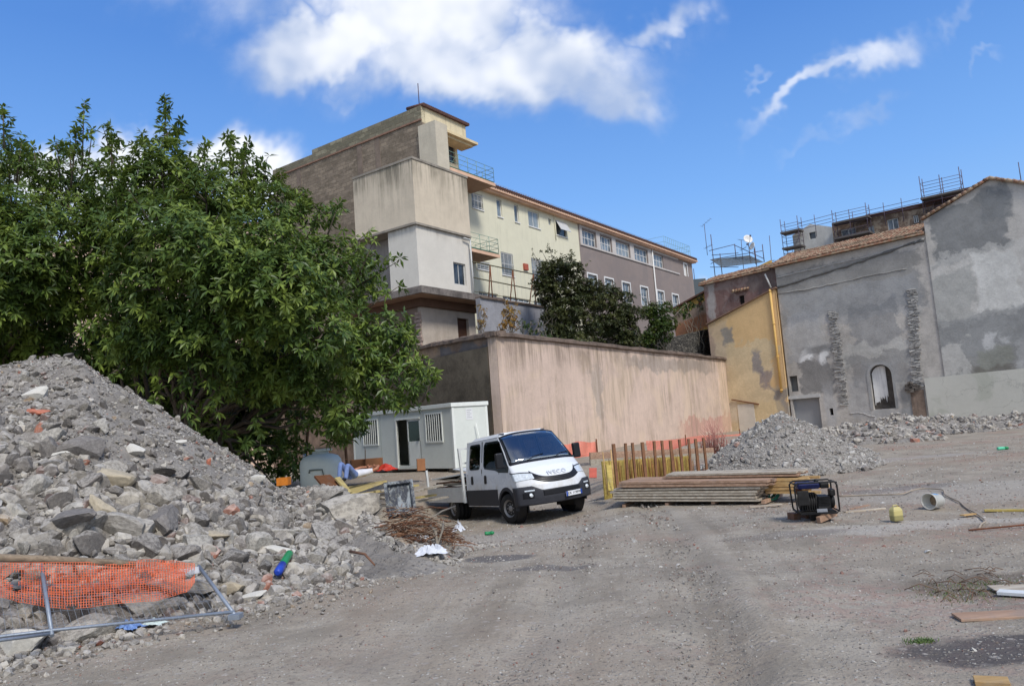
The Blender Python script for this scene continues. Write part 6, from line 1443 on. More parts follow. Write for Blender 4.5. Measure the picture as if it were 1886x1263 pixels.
for nm, lb, m_, (lx, ly_, lz), z, yaw, y in LOAD:
    Mx = TM @ Matrix.Translation((-3.95+rl.uniform(-.1, .1), y, .72+(z-.72)*1.25+.08)) @ Euler((R(rl.uniform(-4, 4)), R(rl.uniform(-5, 5)), R(yaw))).to_matrix().to_4x4()
    o = MB().cbox((0, 0, 0), (lx, ly_, lz)).build(nm, m_, bevel=.004); o.matrix_world = Mx; tag(o, lb, 'board' if 'timber' in nm else 'panel', 'boards and panels loaded on the truck')

# ================================================================== site cabin
cp = PD(835, 800, 27.5); CB = FR(cp.x, cp.y, 138); CE = FR(cp.x, cp.y, 48)
cab_t = CB.thing('site_cabin', 'light grey prefabricated site cabin with barred windows and open doorway below the tree', 'cabin')
zt_ = CB.L(832, 743)[1]; zb_ = CB.L(853, 862)[1]; xl_ = CB.L(650, 790)[0]; xe_ = CE.L(896, 742)[0]
m_cabin = simple('cabin_sheet', srgb(214, 218, 210), .55, var=.05, scale=1.5); m_cabt = simple('cabin_trim', srgb(226, 229, 222), .5, var=.05)
wR = rect(CB.L(784, 764), CB.L(815, 811)); wL = rect(CB.L(669, 780), CB.L(697, 826)); dO = rect(CB.L(730, 775), CB.L(754, 858)); dC = rect(CB.L(754, 772), CB.L(778, 858)); dO = (dO[0], zb_+.12, dO[2], dC[3]); dC = (dO[2], zb_+.12, dC[2], dC[3])
wl2 = (wL[0], wR[1], wL[2], wR[3])
wall_mesh(MB(), [(xl_, zb_), (0, zb_), (0, zt_-.12), (xl_, zt_-.12)], [rloop(w_) for w_ in (wR, wl2, (dO[0], dO[1], dC[2], dC[3]))], 0, .06, .06, back=False).build('front_wall', m_cabin, cab_t, fix=True)
q = MB(); q.box(0-.06, .061, zb_, 0, xe_, zt_-.12); q.box(xl_, .061, zb_, xl_+.06, xe_, zt_-.12); q.box(xl_+.06, xe_-.06, zb_, -.06, xe_, zt_-.12); q.box(xl_+.06, .061, zb_, -.061, xe_-.061, zb_+.1)
q.build('wall_panels', m_cabin, cab_t)
q = MB(); q.box(xl_-.05, -.06, zt_-.12, .05, xe_+.05, zt_+.03); q.build('roof', m_cabt, cab_t, bevel=.01)
for bb_ in ((-.09, -.012, .012, -.001), (.001, -.001, .012, .09), (xl_-.01, -.012, xl_+.09, -.001), (.001, xe_-.1, .012, xe_+.01)): MB().box(bb_[0], bb_[1], zb_, bb_[2], bb_[3], zt_-.125).build('corner_trim', m_cabt, cab_t)
q = MB()
for x in np.arange(xl_+1.15, -.5, 1.15):
    if not (wR[0]-.05 < x < wR[2]+.05 or wl2[0] < x < wl2[2] or dO[0]-.1 < x < dC[2]+.1): q.box(x-.01, -.006, zb_+.05, x+.01, -.001, zt_-.13)
q.build('panel_joints', simple('joint_grey', srgb(170, 178, 172), .6), cab_t)
for w_ in (wR, wl2):
    o = MB().box(w_[0]-.06, -.03, w_[1]-.06, w_[0], .03, w_[3]+.06).box(w_[2], -.03, w_[1]-.06, w_[2]+.06, .03, w_[3]+.06).box(w_[0], -.03, w_[1]-.06, w_[2], .03, w_[1]).box(w_[0], -.03, w_[3], w_[2], .03, w_[3]+.06).build('window', m_cabt, cab_t)
    q = MB()
    for i in range(1, 7): x = w_[0]+(w_[2]-w_[0])*i/7; q.box(x-.018, -.03, w_[1], x+.018, -.01, w_[3])
    q.build('window_bars', m_cabt, o); MB().box(w_[0], .035, w_[1], w_[2], .05, w_[3]).build('pane', simple('dark_cabin_pane', (.01, .01, .012), .3), o)
o = MB().box(dC[0], .0, dC[1], dC[2], .04, dC[1]+(dC[3]-dC[1])*.52).box(dC[0], .0, dC[3]-.08, dC[2], .04, dC[3]).box(dC[0], 0, dC[1], dC[0]+.07, .04, dC[3]).box(dC[2]-.07, 0, dC[1], dC[2], .04, dC[3]).build('door', m_cabt, cab_t)
MB().box(dC[0]+.07, .01, dC[1]+(dC[3]-dC[1])*.52, dC[2]-.07, .03, dC[3]-.08).build('door_pane', simple('green_door_pane', srgb(36, 60, 48), .2), o)
MB().box(dC[2]-.2, -.05, dC[1]+1.0, dC[2]-.08, -.0, dC[1]+1.04).build('door_handle', m_black, o)
q = MB(); q.box(dO[0]-.1, -.03, dO[1]-.1, dO[0], .06, dO[3]+.05); q.box(dO[0], -.03, dO[3], dC[2], .06, dO[3]+.06); q.build('door_frame', m_cabt, cab_t)
a = CE.L(857, 752); b_ = CE.L(871, 772)
q = MB(); q.box(.003, a[0], b_[1], .008, b_[0], a[1]); q.build('paper_notice', simple('notice_paper', (.72, .73, .72), .7, var=.02), cab_t)
q = MB()
for i in range(5): z = a[1]-.06-i*.07; q.box(.0085, a[0]+.05, z-.008, .0095, b_[0]-.05-.08*(i % 2), z+.008)
q.build('notice_lines', simple('notice_ink', srgb(150, 150, 156), .8), cab_t)
q = MB(); q.tube([CE.W(CE.L(862, 800)[0], -.25, zb_-.2)-CB.o*0, ] if False else [(.3, 1.2, zb_-.1), (.12, 1.0, zb_+1.6)], .02, 5); o = q.build('leaning_bar', m_cabt); tag(o, 'thin pale bar leaning against the short side of the site cabin', 'bar'); o.location = CB.o; o.rotation_euler.z = CB.rz
for i in range(4):
    x = xl_+.4+i*((-xl_-.8)/3); g_ = CB.W(x, .3, 0); gh = gz1(g_.x, g_.y); 
    q = MB(); q.cbox((0, 0, 0), (.4, .3, max(.06, zb_-gh+.02))); o = q.build('support_block', m_concrete, cab_t); o.location = (x, .3, (zb_+gh-.02)/2)

def gobj(o, p, rz=0): o.location = p; o.rotation_euler.z = rz; return o
# box shapes beside the cabin
m_card = simple('cardboard', srgb(160, 112, 78), .9, var=.12, scale=4)
def carton(p, sx, sy, sz, rz, label, flaps=True):
    t = thing('cardboard_box', label, 'box', p, rz); q = MB(); w_ = .01
    q.box(-sx/2, -sy/2, 0, sx/2, sy/2, .01); q.box(-sx/2, -sy/2, .01, -sx/2+w_, sy/2, sz); q.box(sx/2-w_, -sy/2, .01, sx/2, sy/2, sz); q.box(-sx/2+w_, -sy/2, .01, sx/2-w_, -sy/2+w_, sz); q.box(-sx/2+w_, sy/2-w_, .01, sx/2-w_, sy/2, sz); q.build('carton', m_card, t)
    if flaps: MB().bar((-sx/2, 0, sz), (-sx/2-.18, 0, sz+.06), sy*.95, .008).build('flap', m_card, t); MB().bar((0, -sy/2, sz), (0, -sy/2-.16, sz-.08), sx*.95, .008, up=(1, 0, 0)).build('flap', m_card, t)
    return t
carton(tuple(PD(672, 868, 25.5)), .9, .5, .42, .3, 'large open cardboard box under the left barred cabin window'); carton(tuple(PD(694, 866, 25.8)), .42, .42, .42, .1, 'closed light brown carton right of the large open box', False)
carton(tuple(PD(776, 866, 26.)), .28, .28, .4, .2, 'small upright carton on the ground below the cabin door', False)
q = MB(); rr = random.Random(5); p = PD(711, 869, 25.6)
vs, n = [], 9
for i in range(n):
    for j in range(n): vs.append(((i/(n-1)-.5)*.75, (j/(n-1)-.5)*.5, .04+.22*math.exp(-((i-4)**2+(j-4)**2)/9)+rr.uniform(-.03, .05)))
q.add(vs, [(i*n+j, (i+1)*n+j, (i+1)*n+j+1, i*n+j+1) for i in range(n-1) for j in range(n-1)]); o = q.build('plastic_sheet', simple('red_plastic_film', srgb(206, 60, 40), .5)); o.location = p; tag(o, 'crumpled red plastic heap beside the cardboard boxes', 'plastic sheet')
# trunks-like poles against the wall at the left of the cabin
for i, (u, v) in enumerate(((560, 870), (545, 872), (640, 870))):
    a = PD(u, v, 26.5); q = MB(); q.tube([(0, 0, 0), (.3-.25*i, .5, 3.2)], .05, 6); o = q.build('wooden_pole', wood_mat('old_pole', srgb(108, 84, 66), srgb(80, 62, 50), along='z')); o.location = a; tag(o, ['wooden pole leaning behind the round water tank', 'left wooden pole leaning in the tree shade', 'wooden pole leaning at the left end of the cabin'][i], 'pole')

# ================================================================== water tank
tp = PD(593, 893, 22.8); tk = thing('water_tank', 'round grey green plastic water tank standing behind the rubble', 'tank', tuple(tp))
m_tank = simple('grey_green_plastic', srgb(214, 222, 214), .5, var=.06, scale=2)
MB().lathe([(.60, 0), (.63, .05), (.63, .62), (.61, .74), (.53, .86), (.36, .93), (.24, .95), (.24, 1.02), (.001, 1.02)], 40, caps=False).build('tank_body', m_tank, tk)
MB().lathe([(.25, 0), (.26, .03), (.25, .06), (.001, .07)], 28, Matrix.Translation((.1, 0, 1.03)), caps=False).build('lid', m_tank, tk)
q = MB(); q.tube([(-.2, -.62, .42), (-.18, -.66, .5), (.2, -.66, .5), (.26, -.63, .2)], .022, 6); q.build('moulded_rib', simple('tank_shadow_rib', srgb(110, 120, 114), .6), tk)  # rib coloured darker than the tank, its shadow put into the colour
q = MB(); q.tube([(-.5, 0, .84), (-.5, 0, .98)], .05, 8); q.build('inlet_valve', m_steel, tk)
o = MB().cbox((0, 0, 0), (.75, .12, .025)).build('timber_board', wood_mat('lid_board', srgb(176, 160, 140), srgb(140, 120, 100))); o.location = tp+Vector((.08, 0, 1.125)); o.rotation_euler = (0, R(-2), .1); tag(o, 'short board lying on the lid of the round water tank', 'board')
o = MB().cbox((0, 0, .1), (.3, .3, .2)).build('orange_bin', simple('orange_plastic', srgb(200, 120, 40), .6)); o.location = PD(523, 893, 20); tag(o, 'small orange yellow plastic tub behind the heap left of the tank', 'tub')

# ================================================================== yellow formwork panels and the resting worker
m_yp = wood_mat('yellow_formwork', srgb(206, 184, 104), srgb(176, 152, 78), .6); m_yp2 = wood_mat('faded_yellow_board', srgb(196, 178, 118), srgb(164, 146, 100)); m_ypd = wood_mat('brown_panel_face', srgb(128, 86, 58), srgb(104, 70, 50), .7)
def slab4(nm, pts, th, m_, label, cat='panel', group=None):      # solid board through four world points
    pts = [Vector(p) for p in pts]; n = (pts[1]-pts[0]).cross(pts[3]-pts[0]).normalized(); c = sum(pts, Vector())/4; q = MB()
    vs = [tuple(p-c) for p in pts]+[tuple(p-c-n*th) for p in pts]; q.add(vs, [(0, 1, 2, 3), (7, 6, 5, 4), (0, 4, 5, 1), (1, 5, 6, 2), (2, 6, 7, 3), (3, 7, 4, 0)]); o = q.build(nm, m_, fix=True); o.location = c; return tag(o, label, cat, group)
slab4('shuttering_board', [PD(578, 879, 18.6), PD(607, 877, 19.2), PD(640, 905, 18.3), PD(600, 905, 17.6)], .05, m_ypd, 'brown faced panel tilted on the rubble in front of the tank', 'panel')
slab4('shuttering_board', [PD(616, 882, 18.6), PD(625, 880, 18.9), PD(647, 908, 17.8), PD(640, 910, 17.6)], .04, m_yp2, 'narrow yellow edged board leaning beside the brown panel')
slab4('shuttering_board', [PD(645, 908, 18.6), PD(712, 884, 19.4), PD(708, 884, 21.3), PD(640, 896, 20.8)], .05, m_yp2, 'long yellow formwork panel on which the worker lies')
for i, (u0_, v0_, u1_, v1_) in enumerate(((656, 911, 742, 898), (668, 915, 748, 905), (690, 905, 770, 893), (712, 922, 770, 916), (680, 920, 735, 913), (770, 916, 800, 911), (792, 921, 822, 915), (650, 918, 700, 903), (700, 915, 760, 922), (760, 925, 800, 918), (672, 926, 712, 930), (765, 905, 790, 898), (740, 930, 790, 938), (785, 900, 812, 893), (700, 903, 760, 897))):
    a = PD(u0_, v0_, 17.6); b_ = PD(u1_, v1_, 18.2); o = MB().bar((0, 0, 0), tuple(b_-a), .14, .04).build('timber_board', m_yp2 if i in (0, 2, 5) else m_ply); o.location = a; tag(o, 'loose board in the timber scraps between rubble heap and truck', 'board', 'loose boards left of the truck')
def skin(name, verts, edges, radii, m_, parent=None, root=0, sub=2):
    me = bpy.data.meshes.new(name); me.from_pydata(verts, edges, []); me.materials.append(m_); o = bpy.data.objects.new(name, me); col.objects.link(o)
    if parent is not None: o.parent = parent
    bm = bmesh.new(); bm.from_mesh(me); ly_ = bm.verts.layers.skin.verify(); bm.verts.ensure_lookup_table()
    for v_, r_ in zip(bm.verts, radii): v_[ly_].radius = r_ if isinstance(r_, tuple) else (r_, r_)
    bm.verts[root][ly_].use_root = True; bm.to_mesh(me); bm.free(); sk = o.modifiers.new('skin', 'SKIN'); sk.use_smooth_shade = True
    sb = o.modifiers.new('sub', 'SUBSURF'); sb.levels = sub; sb.render_levels = sub; return o
# lies on the back, head to the right, knees drawn up to the left; local x = body axis (head +x), z up
wp = PD(646, 894, 20.0); yaw = R(68)
per = thing('person', 'person lying on the yellow panel, white shirt, blue jeans, knees drawn up', 'person', tuple(wp+Vector((.1, .05, .16))), yaw)
m_skin = simple('skin', srgb(176, 122, 96), .55, var=.06); m_shirt = simple('white_shirt', (.66, .66, .7), .85, var=.06, bump=.4); m_jean = simple('blue_jeans', srgb(112, 132, 178), .85, var=.2, scale=12, bump=.4)
skin('body', [(0, 0, .1), (.22, 0, .11), (.42, 0, .12), (.55, 0, .13), (.63, 0, .15), (.70, 0, .16), (.78, 0, .17), (.44, .17, .14), (.52, .38, .2), (.74, .30, .26), (.8, .12, .26), (.44, -.17, .14), (.5, -.38, .22), (.74, -.3, .28), (.82, -.1, .27)],
     [(0, 1), (1, 2), (2, 3), (3, 4), (4, 5), (5, 6), (2, 7), (7, 8), (8, 9), (9, 10), (2, 11), (11, 12), (12, 13), (13, 14)], [.09, .1, .11, .08, .055, .085, .085, .055, .042, .034, .03, .055, .042, .034, .03], m_skin, per)
skin('shirt', [(-.02, 0, .12), (.15, 0, .125), (.32, 0, .135), (.45, 0, .14), (.53, 0, .15), (.44, .16, .15), (.49, .3, .18), (.44, -.16, .15), (.48, -.3, .19)], [(0, 1), (1, 2), (2, 3), (3, 4), (3, 5), (5, 6), (3, 7), (7, 8)], [(.15, .11), (.16, .12), (.17, .13), (.15, .12), .07, .085, .065, .085, .065], m_shirt, per)
skin('jeans', [(0, 0, .12), (-.12, .09, .13), (-.42, .12, .48), (-.52, .12, .06), (-.12, -.09, .13), (-.46, -.12, .42), (-.60, -.14, .04)], [(0, 1), (1, 2), (2, 3), (0, 4), (4, 5), (5, 6)], [(.14, .12), .095, .07, .055, .095, .07, .055], m_jean, per)
for y in (.12, -.14): skin('shoe', [(-.52 if y > 0 else -.6, y, .05), (-.66 if y > 0 else -.74, y, .05), (-.74 if y > 0 else -.82, y, .04)], [(0, 1), (1, 2)], [.05, .045, .03], m_black, per)
skin('hair', [(.76, 0, .18), (.83, 0, .18)], [(0, 1)], [.088, .075], m_black, per)
for sg in (1, -1):     # hands laced behind the head, five fingers each
    b0 = Vector((.8, .11*sg, .26)); vs = [tuple(b0), tuple(b0+Vector((.05, -.03*sg, .0)))]; ed = [(0, 1)]; rd = [.026, .028]
    for k in range(4):
        a = b0+Vector((.07+.005*k, -.05*sg, .03-.02*k)); c_ = a+Vector((.035, -.035*sg, -.005)); i0 = len(vs); vs += [tuple(a), tuple(c_), tuple(c_+Vector((.01, -.03*sg, -.01)))]; ed += [(1, i0), (i0, i0+1), (i0+1, i0+2)]; rd += [.01, .009, .008]
    i0 = len(vs); vs += [tuple(b0+Vector((.02, -.01*sg, .05))), tuple(b0+Vector((.04, -.03*sg, .075)))]; ed += [(0, i0), (i0, i0+1)]; rd += [.011, .009]
    skin('hand', vs, ed, rd, m_skin, per, 0, 1)

# ================================================================== black crate, rebar tangle, rags
cr_t = thing('plastic_crate', 'dark plastic tub smeared with cement, standing on edge on the rusty rebar tangle', 'tub')
ca_, cb_, cc_, cd_ = PD(708, 892, 12.9), PD(755, 886, 13.0), PD(762, 941, 12.8), PD(716, 947, 12.7)
cX = (cb_-ca_); cw = cX.length; cX.normalize(); cZ = (ca_-cd_); chh = cZ.length; cZ = (cZ-cX*cZ.dot(cX)).normalized(); cY = cZ.cross(cX)
Mx = Matrix((cX, cY, cZ)).transposed().to_4x4(); Mx.translation = cd_; cr_t.matrix_world = Mx
def crate_fn(t, b):
    v = t.tc(); n = t.noise(t.sc(v, 1, 1, .5), 9, 7, .7, .5); n2 = t.noise(v, 30, 5, .7); c = t.mix(t.st(n, .46, .62), srgb(44, 48, 58), srgb(130, 136, 140)); c = t.mix(t.m('MULTIPLY', t.st(n2, .5, .7), .5), c, srgb(176, 176, 160)); return (c, t.bump(n, .3, .01))
m_crate = mat('cement_smeared_plastic', (.05, .05, .06), .6, 0, crate_fn, .3)
q = MB(); d_ = .3
q.box(.03, .05, .03, cw-.03, .07, chh-.03); q.box(0, 0, 0, .03, d_, chh); q.box(cw-.03, 0, 0, cw, d_, chh); q.box(.03, 0, 0, cw-.03, d_, .03); q.box(.03, 0, chh-.03, cw-.03, d_, chh); q.build('tub_shell', m_crate, cr_t, bevel=.008)
q = MB(); q.box(-.03, -.02, -.03, .02, .0, chh+.03); q.box(cw-.02, -.02, -.03, cw+.03, 0, chh+.03); q.box(.02, -.02, chh-.02, cw-.02, 0, chh+.03); q.box(.02, -.02, -.03, cw-.02, 0, .02); q.build('tub_rim', m_crate, cr_t)
rg = random.Random(31); rc = PS(755, 1006)+Vector((.0, .35, .03)); q = MB()
for i in range(520):
    th_ = rg.uniform(0, 6.28); rr_ = math.sqrt(rg.random()); hh_ = .58*(1-rr_**2)*rg.uniform(.15, 1.)+.02
    p = rc+Vector((rr_*.78*math.cos(th_), rr_*.5*math.sin(th_), hh_)); a = rg.uniform(0, 6.28); L2 = rg.uniform(.18, .6); bend = rg.uniform(-3.6, 3.6); pts = []; p -= Vector((math.cos(a), math.sin(a)*.6, 0))*L2*.4
    for j in range(7):
        pp = p.copy(); pp.z = max(pp.z-.12*((pp-rc).xy.length/.8)**2, gz1(pp.x, pp.y)+.01); pts.append(pp); a += bend/7; p = p+Vector((math.cos(a), math.sin(a)*.6, rg.uniform(-.45, .4)))*L2/6
    q.tube(pts, .004+.0035*rg.random(), 4)
def rr_fn(t, b):
    ri = t.new('ShaderNodeNewGeometry').outputs['Random Per Island']; return (t.ramp(ri, [(0, srgb(112, 78, 58)), (.3, srgb(86, 62, 50)), (.55, srgb(138, 104, 80)), (.8, srgb(150, 134, 116))], 'CONSTANT'),)
o = q.build('rebar_tangle', [mat('rusty_wire', (.2, .1, .06), .9, 0, rr_fn, .2)]); tag(o, 'heaped tangle of rusty reinforcement wire in front of the dark tub', 'rebar tangle', kind='stuff')
for i, (a, b_, r_, lb) in enumerate((((790, 965, 12.3), (806, 1005, 11.7), .03, 'thick pale branch standing in the right end of the rebar tangle'), ((816, 960, 12.2), (806, 1003, 11.7), .02, 'curved pale branch right of the thick one'), ((700, 930, 12.8), (745, 950, 12.3), .012, 'white tube lying across the dark tub'), ((838, 932, 15.), (780, 962, 13.), .018, 'long pale stick reaching from the tangle to the rear wheel'), ((645, 1015, 10.6), (690, 1040, 10.1), .02, 'brown stick lying on the low rubble in front of the tangle'))):
    pa, pb = PD(*a), PD(*b_); m0 = (pa+pb)/2+Vector((.04, 0, .05)); o = MB().tube([(0, 0, 0), tuple(m0-pa), tuple(pb-pa)], [r_, r_*.9, r_*.6], 7).build('stick', m_twig if i != 4 else m_board); o.location = pa; tag(o, lb, 'stick')
m_wp = simple('white_paper', (.60, .62, .66), .85, var=.12, scale=14)
def rag(nm, u, v, w_, d_, h_, m_, label, seed, cat, z0=0., group=None):
    r_ = random.Random(seed); n = 11; q = MB(); vs = []
    for i in range(n):
        for j in range(n):
            x = (i/(n-1)-.5); y = (j/(n-1)-.5); e_ = 1-.25*r_.random(); vs.append((x*w_*e_, y*d_*e_, .012+max(0, (h_*(math.exp(-(x*x+y*y)*5))*(.15+1.3*r_.random())))))
    q.smooth = False; q.add(vs, [(i*n+j, (i+1)*n+j, (i+1)*n+j+1, i*n+j+1) for i in range(n-1) for j in range(n-1)]); o = q.build(nm, m_); p = PS(u, v); o.location = p+Vector((0, 0, z0)); o.rotation_euler.z = r_.uniform(-.5, .5); sd = o.modifiers.new('s', 'SOLIDIFY'); sd.thickness = .004; return tag(o, label, cat, group)
rag('crumpled_paper', 752, 1022, .55, .4, .22, m_wp, 'large crumpled white paper at the left of the paper heap', 1, 'paper', .08); rag('crumpled_paper', 775, 1018, .5, .42, .24, m_wp, 'crumpled white paper in the middle of the paper heap', 2, 'paper', .08); rag('crumpled_paper', 792, 1026, .5, .35, .14, m_wp, 'flat white paper at the front of the paper heap', 3, 'paper', .03)
rag('crumpled_paper', 765, 1032, .45, .3, .10, m_wp, 'white sheet on the ground at the front left of the paper heap', 8, 'paper', .03); rag('crumpled_paper', 815, 1008, .2, .2, .12, simple('beige_rag', srgb(190, 180, 160), .9), 'beige rag beside the thick pale branch', 4, 'rag', .05); rag('crumpled_paper', 835, 1018, .3, .2, .06, m_wp, 'small white scrap right of the paper heap', 5, 'paper', .02); rag('crumpled_paper', 852, 1012, .22, .14, .05, m_wp, 'white scrap furthest right of the paper heap', 6, 'paper', .02)
rag('plastic_bag', 238, 1163, .34, .2, .08, simple('blue_bag', srgb(110, 140, 190), .6), 'crumpled blue plastic bag under the fallen fence', 7, 'bag', .03); rag('plastic_bag', 285, 1155, .3, .16, .05, simple('pale_bag', srgb(190, 204, 200), .6), 'pale torn plastic bag right of the blue one', 9, 'bag', .03)
def bottle(p, d, L2, r_, m1, m2, label, m2len=.35):
    t = thing('plastic_bottle', label, 'bottle', tuple(p)); z = d.normalized(); Mx = z.to_track_quat('Z', 'Y').to_matrix().to_4x4(); k = L2*(1-m2len)
    MB().lathe([(r_*.9, 0), (r_, .02), (r_, k-.06), (r_*.8, k)], 14, Mx).build('bottle_body', m1, t); MB().lathe([(r_*1.02, k), (r_*1.02, L2-.04), (r_*.5, L2)], 14, Mx).build('bottle_end', m2, t); return t
m_blue = simple('blue_plastic', srgb(40, 70, 170), .4); m_grn = simple('green_plastic', srgb(40, 130, 80), .35)
a, b_ = at_pile(516, 1068)+Vector((0, -.08, .1)), at_pile(538, 1032)+Vector((0, -.08, .12)); bottle(b_, a-b_, (a-b_).length, .055, m_grn, m_blue, 'green and blue plastic bottle lying in the rubble at the foot of the heap', .4)
a = PG(722, 1034)+Vector((0, 0, .12)); bottle(a, Vector((1, -.3, .1)), .1, .04, m_blue, m_wp, 'short deep blue cup left of the paper heap', .2)
bottle(PG(893, 985)+Vector((0, 0, .04)), Vector((1, .2, 0)), .2, .04, m_grn, m_grn, 'small green bottle on the ground in front of the truck')
a = PG(845, 978); rag('plastic_bag', 845, 980, .3, .25, .2, m_wp, 'white plastic bag lump in front of the rear wheel', 11, 'bag', .03)
bottle(PG(1838, 832)+Vector((0, 0, .1)), Vector((1, 0, 0)), .34, .05, simple('turquoise_plastic', srgb(90, 190, 150), .5), m_grn, 'turquoise plastic piece far right in front of the pale wall base')
# ================================================================== fallen fence panel with orange netting (left foreground)
fp = thing('fallen_fence_panel', 'fallen steel mesh fence panel with two posts lying against the rubble', 'fence panel', tuple(PG(95, 1168)))
o0 = Vector(fp.location)
def lp(u, v, d): return PD(u, v, d)-o0
A0, A1 = lp(76, 1040, 8.1), lp(96, 1170, 7.35); B0, B1 = lp(366, 1042, 8.9), lp(434, 1134, 7.95)
m_gal = simple('galvanised_tube', srgb(142, 150, 160), .5, .4, var=.12)
MB().tube([A0, A1], .02, 8).build('fence_post', m_gal, fp); MB().tube([B0, B1], .02, 8).build('fence_post', m_gal, fp)
MB().tube([lp(-120, 1186, 6.7), lp(96, 1160, 7.4), lp(432, 1126, 8.0)], .016, 8).build('lower_rail', m_gal, fp); MB().tube([lp(-120, 1194, 6.6), lp(96, 1166, 7.38)], .016, 8).build('lower_rail', m_gal, fp)
MB().cbox(tuple(B1), (.12, .12, .05)).build('post_foot', m_gal, fp)
q = MB(); 
def fpt(s_, t_): return lp(-120, 1045, 7.6).lerp(B0, s_).lerp(lp(-120, 1186, 6.7).lerp(B1, s_), t_)
for i in range(44): s_ = i/43; q.tube([fpt(s_, .02), fpt(s_, .98)], .0014, 3)
for i in range(5): t_ = .1+i*.2; q.tube([fpt(0, t_), fpt(1, t_)], .0014, 3)
q.build('wire_mesh', m_gal, fp)
# netting draped over stones, real strands
m_net = simple('orange_net', srgb(216, 112, 76), .65, var=.25); 
def netting(name, label, P, nu, nv, r_, thin=None, m_=m_net, split=None):
    """P(s,t)->Vector; strands along both directions"""
    q = MB(); G_ = [[P(i/nu, j/nv) for j in range(nv+1)] for i in range(nu+1)]
    def strip(a, b_, w_, n):
        d = (b_-a); 
        if d.length < 1e-5: return
        s_ = d.cross(n); 
        if s_.length < 1e-6: return
        s_ = s_.normalized()*w_; vs.extend([tuple(a-s_), tuple(a+s_), tuple(b_+s_), tuple(b_-s_)]); k = len(vs); fs.append((k-4, k-3, k-2, k-1))
    vs, fs = [], []
    for i in range(nu+1):
        for j in range(nv+1):
            if split and split(i/nu, j/nv): continue
            n = Vector((.1, -1, .3))
            if i < nu: strip(G_[i][j], G_[i+1][j], r_[0], n)
            if j < nv: strip(G_[i][j], G_[i][j+1], r_[1], n)
    o = MB().add(vs, fs).build(name, m_); sd = o.modifiers.new('s', 'SOLIDIFY'); sd.thickness = .003; return tag(o, label, 'netting')
def NP(s_, t_):
    u = -60+s_*418; vt = np.interp(u, [-60, 0, 250, 360], [1033, 1036, 1034, 1037]); vb = np.interp(u, [-60, 0, 60, 120, 210, 290, 345, 360], [1098, 1100, 1112, 1118, 1113, 1106, 1090, 1068])
    wv = float(fnoise(np.array([u*.02]), np.array([t_*2.2]), 1., 77, 3)[0]); v = vt+(vb-vt)*t_+wv*10*t_; d = np.interp(u, [-60, 360], [7.7, 8.75])-t_*.45+wv*.35
    return PD(u, v, d)
netting('orange_netting', 'torn bright orange safety netting draped over the fallen fence and stones', NP, 84, 17, (.0024, .003), split=lambda a_, b_: float(fnoise(np.array([a_*9.]), np.array([b_*3.]), 1., 91, 2)[0]) > .21)
def NP2(s_, t_):
    u = 40+s_*300; v = 1045+38*t_+14*math.sin(s_*5+.5); wv = float(fnoise(np.array([u*.03]), np.array([t_*3]), 1., 78, 2)[0]); return PD(u, v+wv*12, np.interp(u, [0, 360], [7.95, 8.85])-t_*.2+wv*.2)
netting('orange_netting', 'second folded layer of orange netting bunched in the middle of the fallen fence', NP2, 60, 8, (.0024, .0034))
a, b_ = PD(-60, 1025, 7.9), PD(250, 1038, 8.5); o = MB().tube([(0, 0, 0), tuple((b_-a)*.5+Vector((0, 0, .01))), tuple(b_-a)], [.045, .042, .036], 10).build('wooden_pole', wood_mat('grey_round_pole', srgb(150, 134, 114), srgb(112, 98, 82))); o.location = a; tag(o, 'weathered round wooden pole lying along the top of the orange netting', 'pole')
o = MB().cbox((0, 0, 0), (.28, .03, .07)).build('tag_strip', m_wp); o.location = PD(343, 1053, 8.7); o.rotation_euler = (0, -.1, .15); tag(o, 'white strip tied near the right end of the orange netting', 'strip')

# ================================================================== timber stack in front of the gravel heap
lp0 = PZ(1130, 920, -.02); lp1 = PZ(1402, 925, -.08); dirv = (lp1-lp0); dirv.z = 0; L0 = dirv.length; dirv.normalize(); back = Vector((-dirv.y, dirv.x, 0))
m_lum = wood_mat('weathered_scaffold_board', srgb(200, 190, 172), srgb(164, 150, 132)); m_lumr = wood_mat('reddish_timber', srgb(186, 154, 130), srgb(150, 120, 98)); m_lumy = wood_mat('fresh_timber', srgb(206, 172, 120), srgb(176, 140, 92))
rt = random.Random(17); base = lp0.copy(); base.z = gz1(lp0.x+dirv.x*2, lp0.y+dirv.y*2)+.1
lays = []
for layer in range(5):
    for k in range(5):
        xo = rt.uniform(-.03, .06)+(0 if layer < 4 else .1); L2 = L0*rt.uniform(.96, 1.0)
        lays.append((layer*.062, k*.235, xo, L2, m_lum, 'weathered grey board in the lower timber stack beside the truck', 'boards of the lower timber stack', .22, .045))
for layer in range(2):
    for k in range(5): lays.append((.33+layer*.07, k*.24-.02, .18+rt.uniform(-.05, .08), L0*rt.uniform(.97, 1.04), m_lumr, 'reddish brown board lying on the lower timber stack', 'reddish boards on the timber stack', .22, .055))
for layer in range(2):
    for k in range(3): lays.append((.47+layer*.05, .5+k*.24, 1.15+rt.uniform(-.05, .1), L0*rt.uniform(.84, .9), m_lum if layer else m_lumr, 'pale board on top of the timber stack, shifted to the right', 'top boards of the timber stack', .22, .04))
for layer in range(5):
    for k in range(3): lays.append((.12+layer*.065, .35+k*.2, L0*.98+rt.uniform(-.1, .1), 1.15*rt.uniform(.8, 1.1), m_lumy, 'short fresh timber piece in the right hand stack beside the generator', 'short timbers beside the generator', .12, .055))
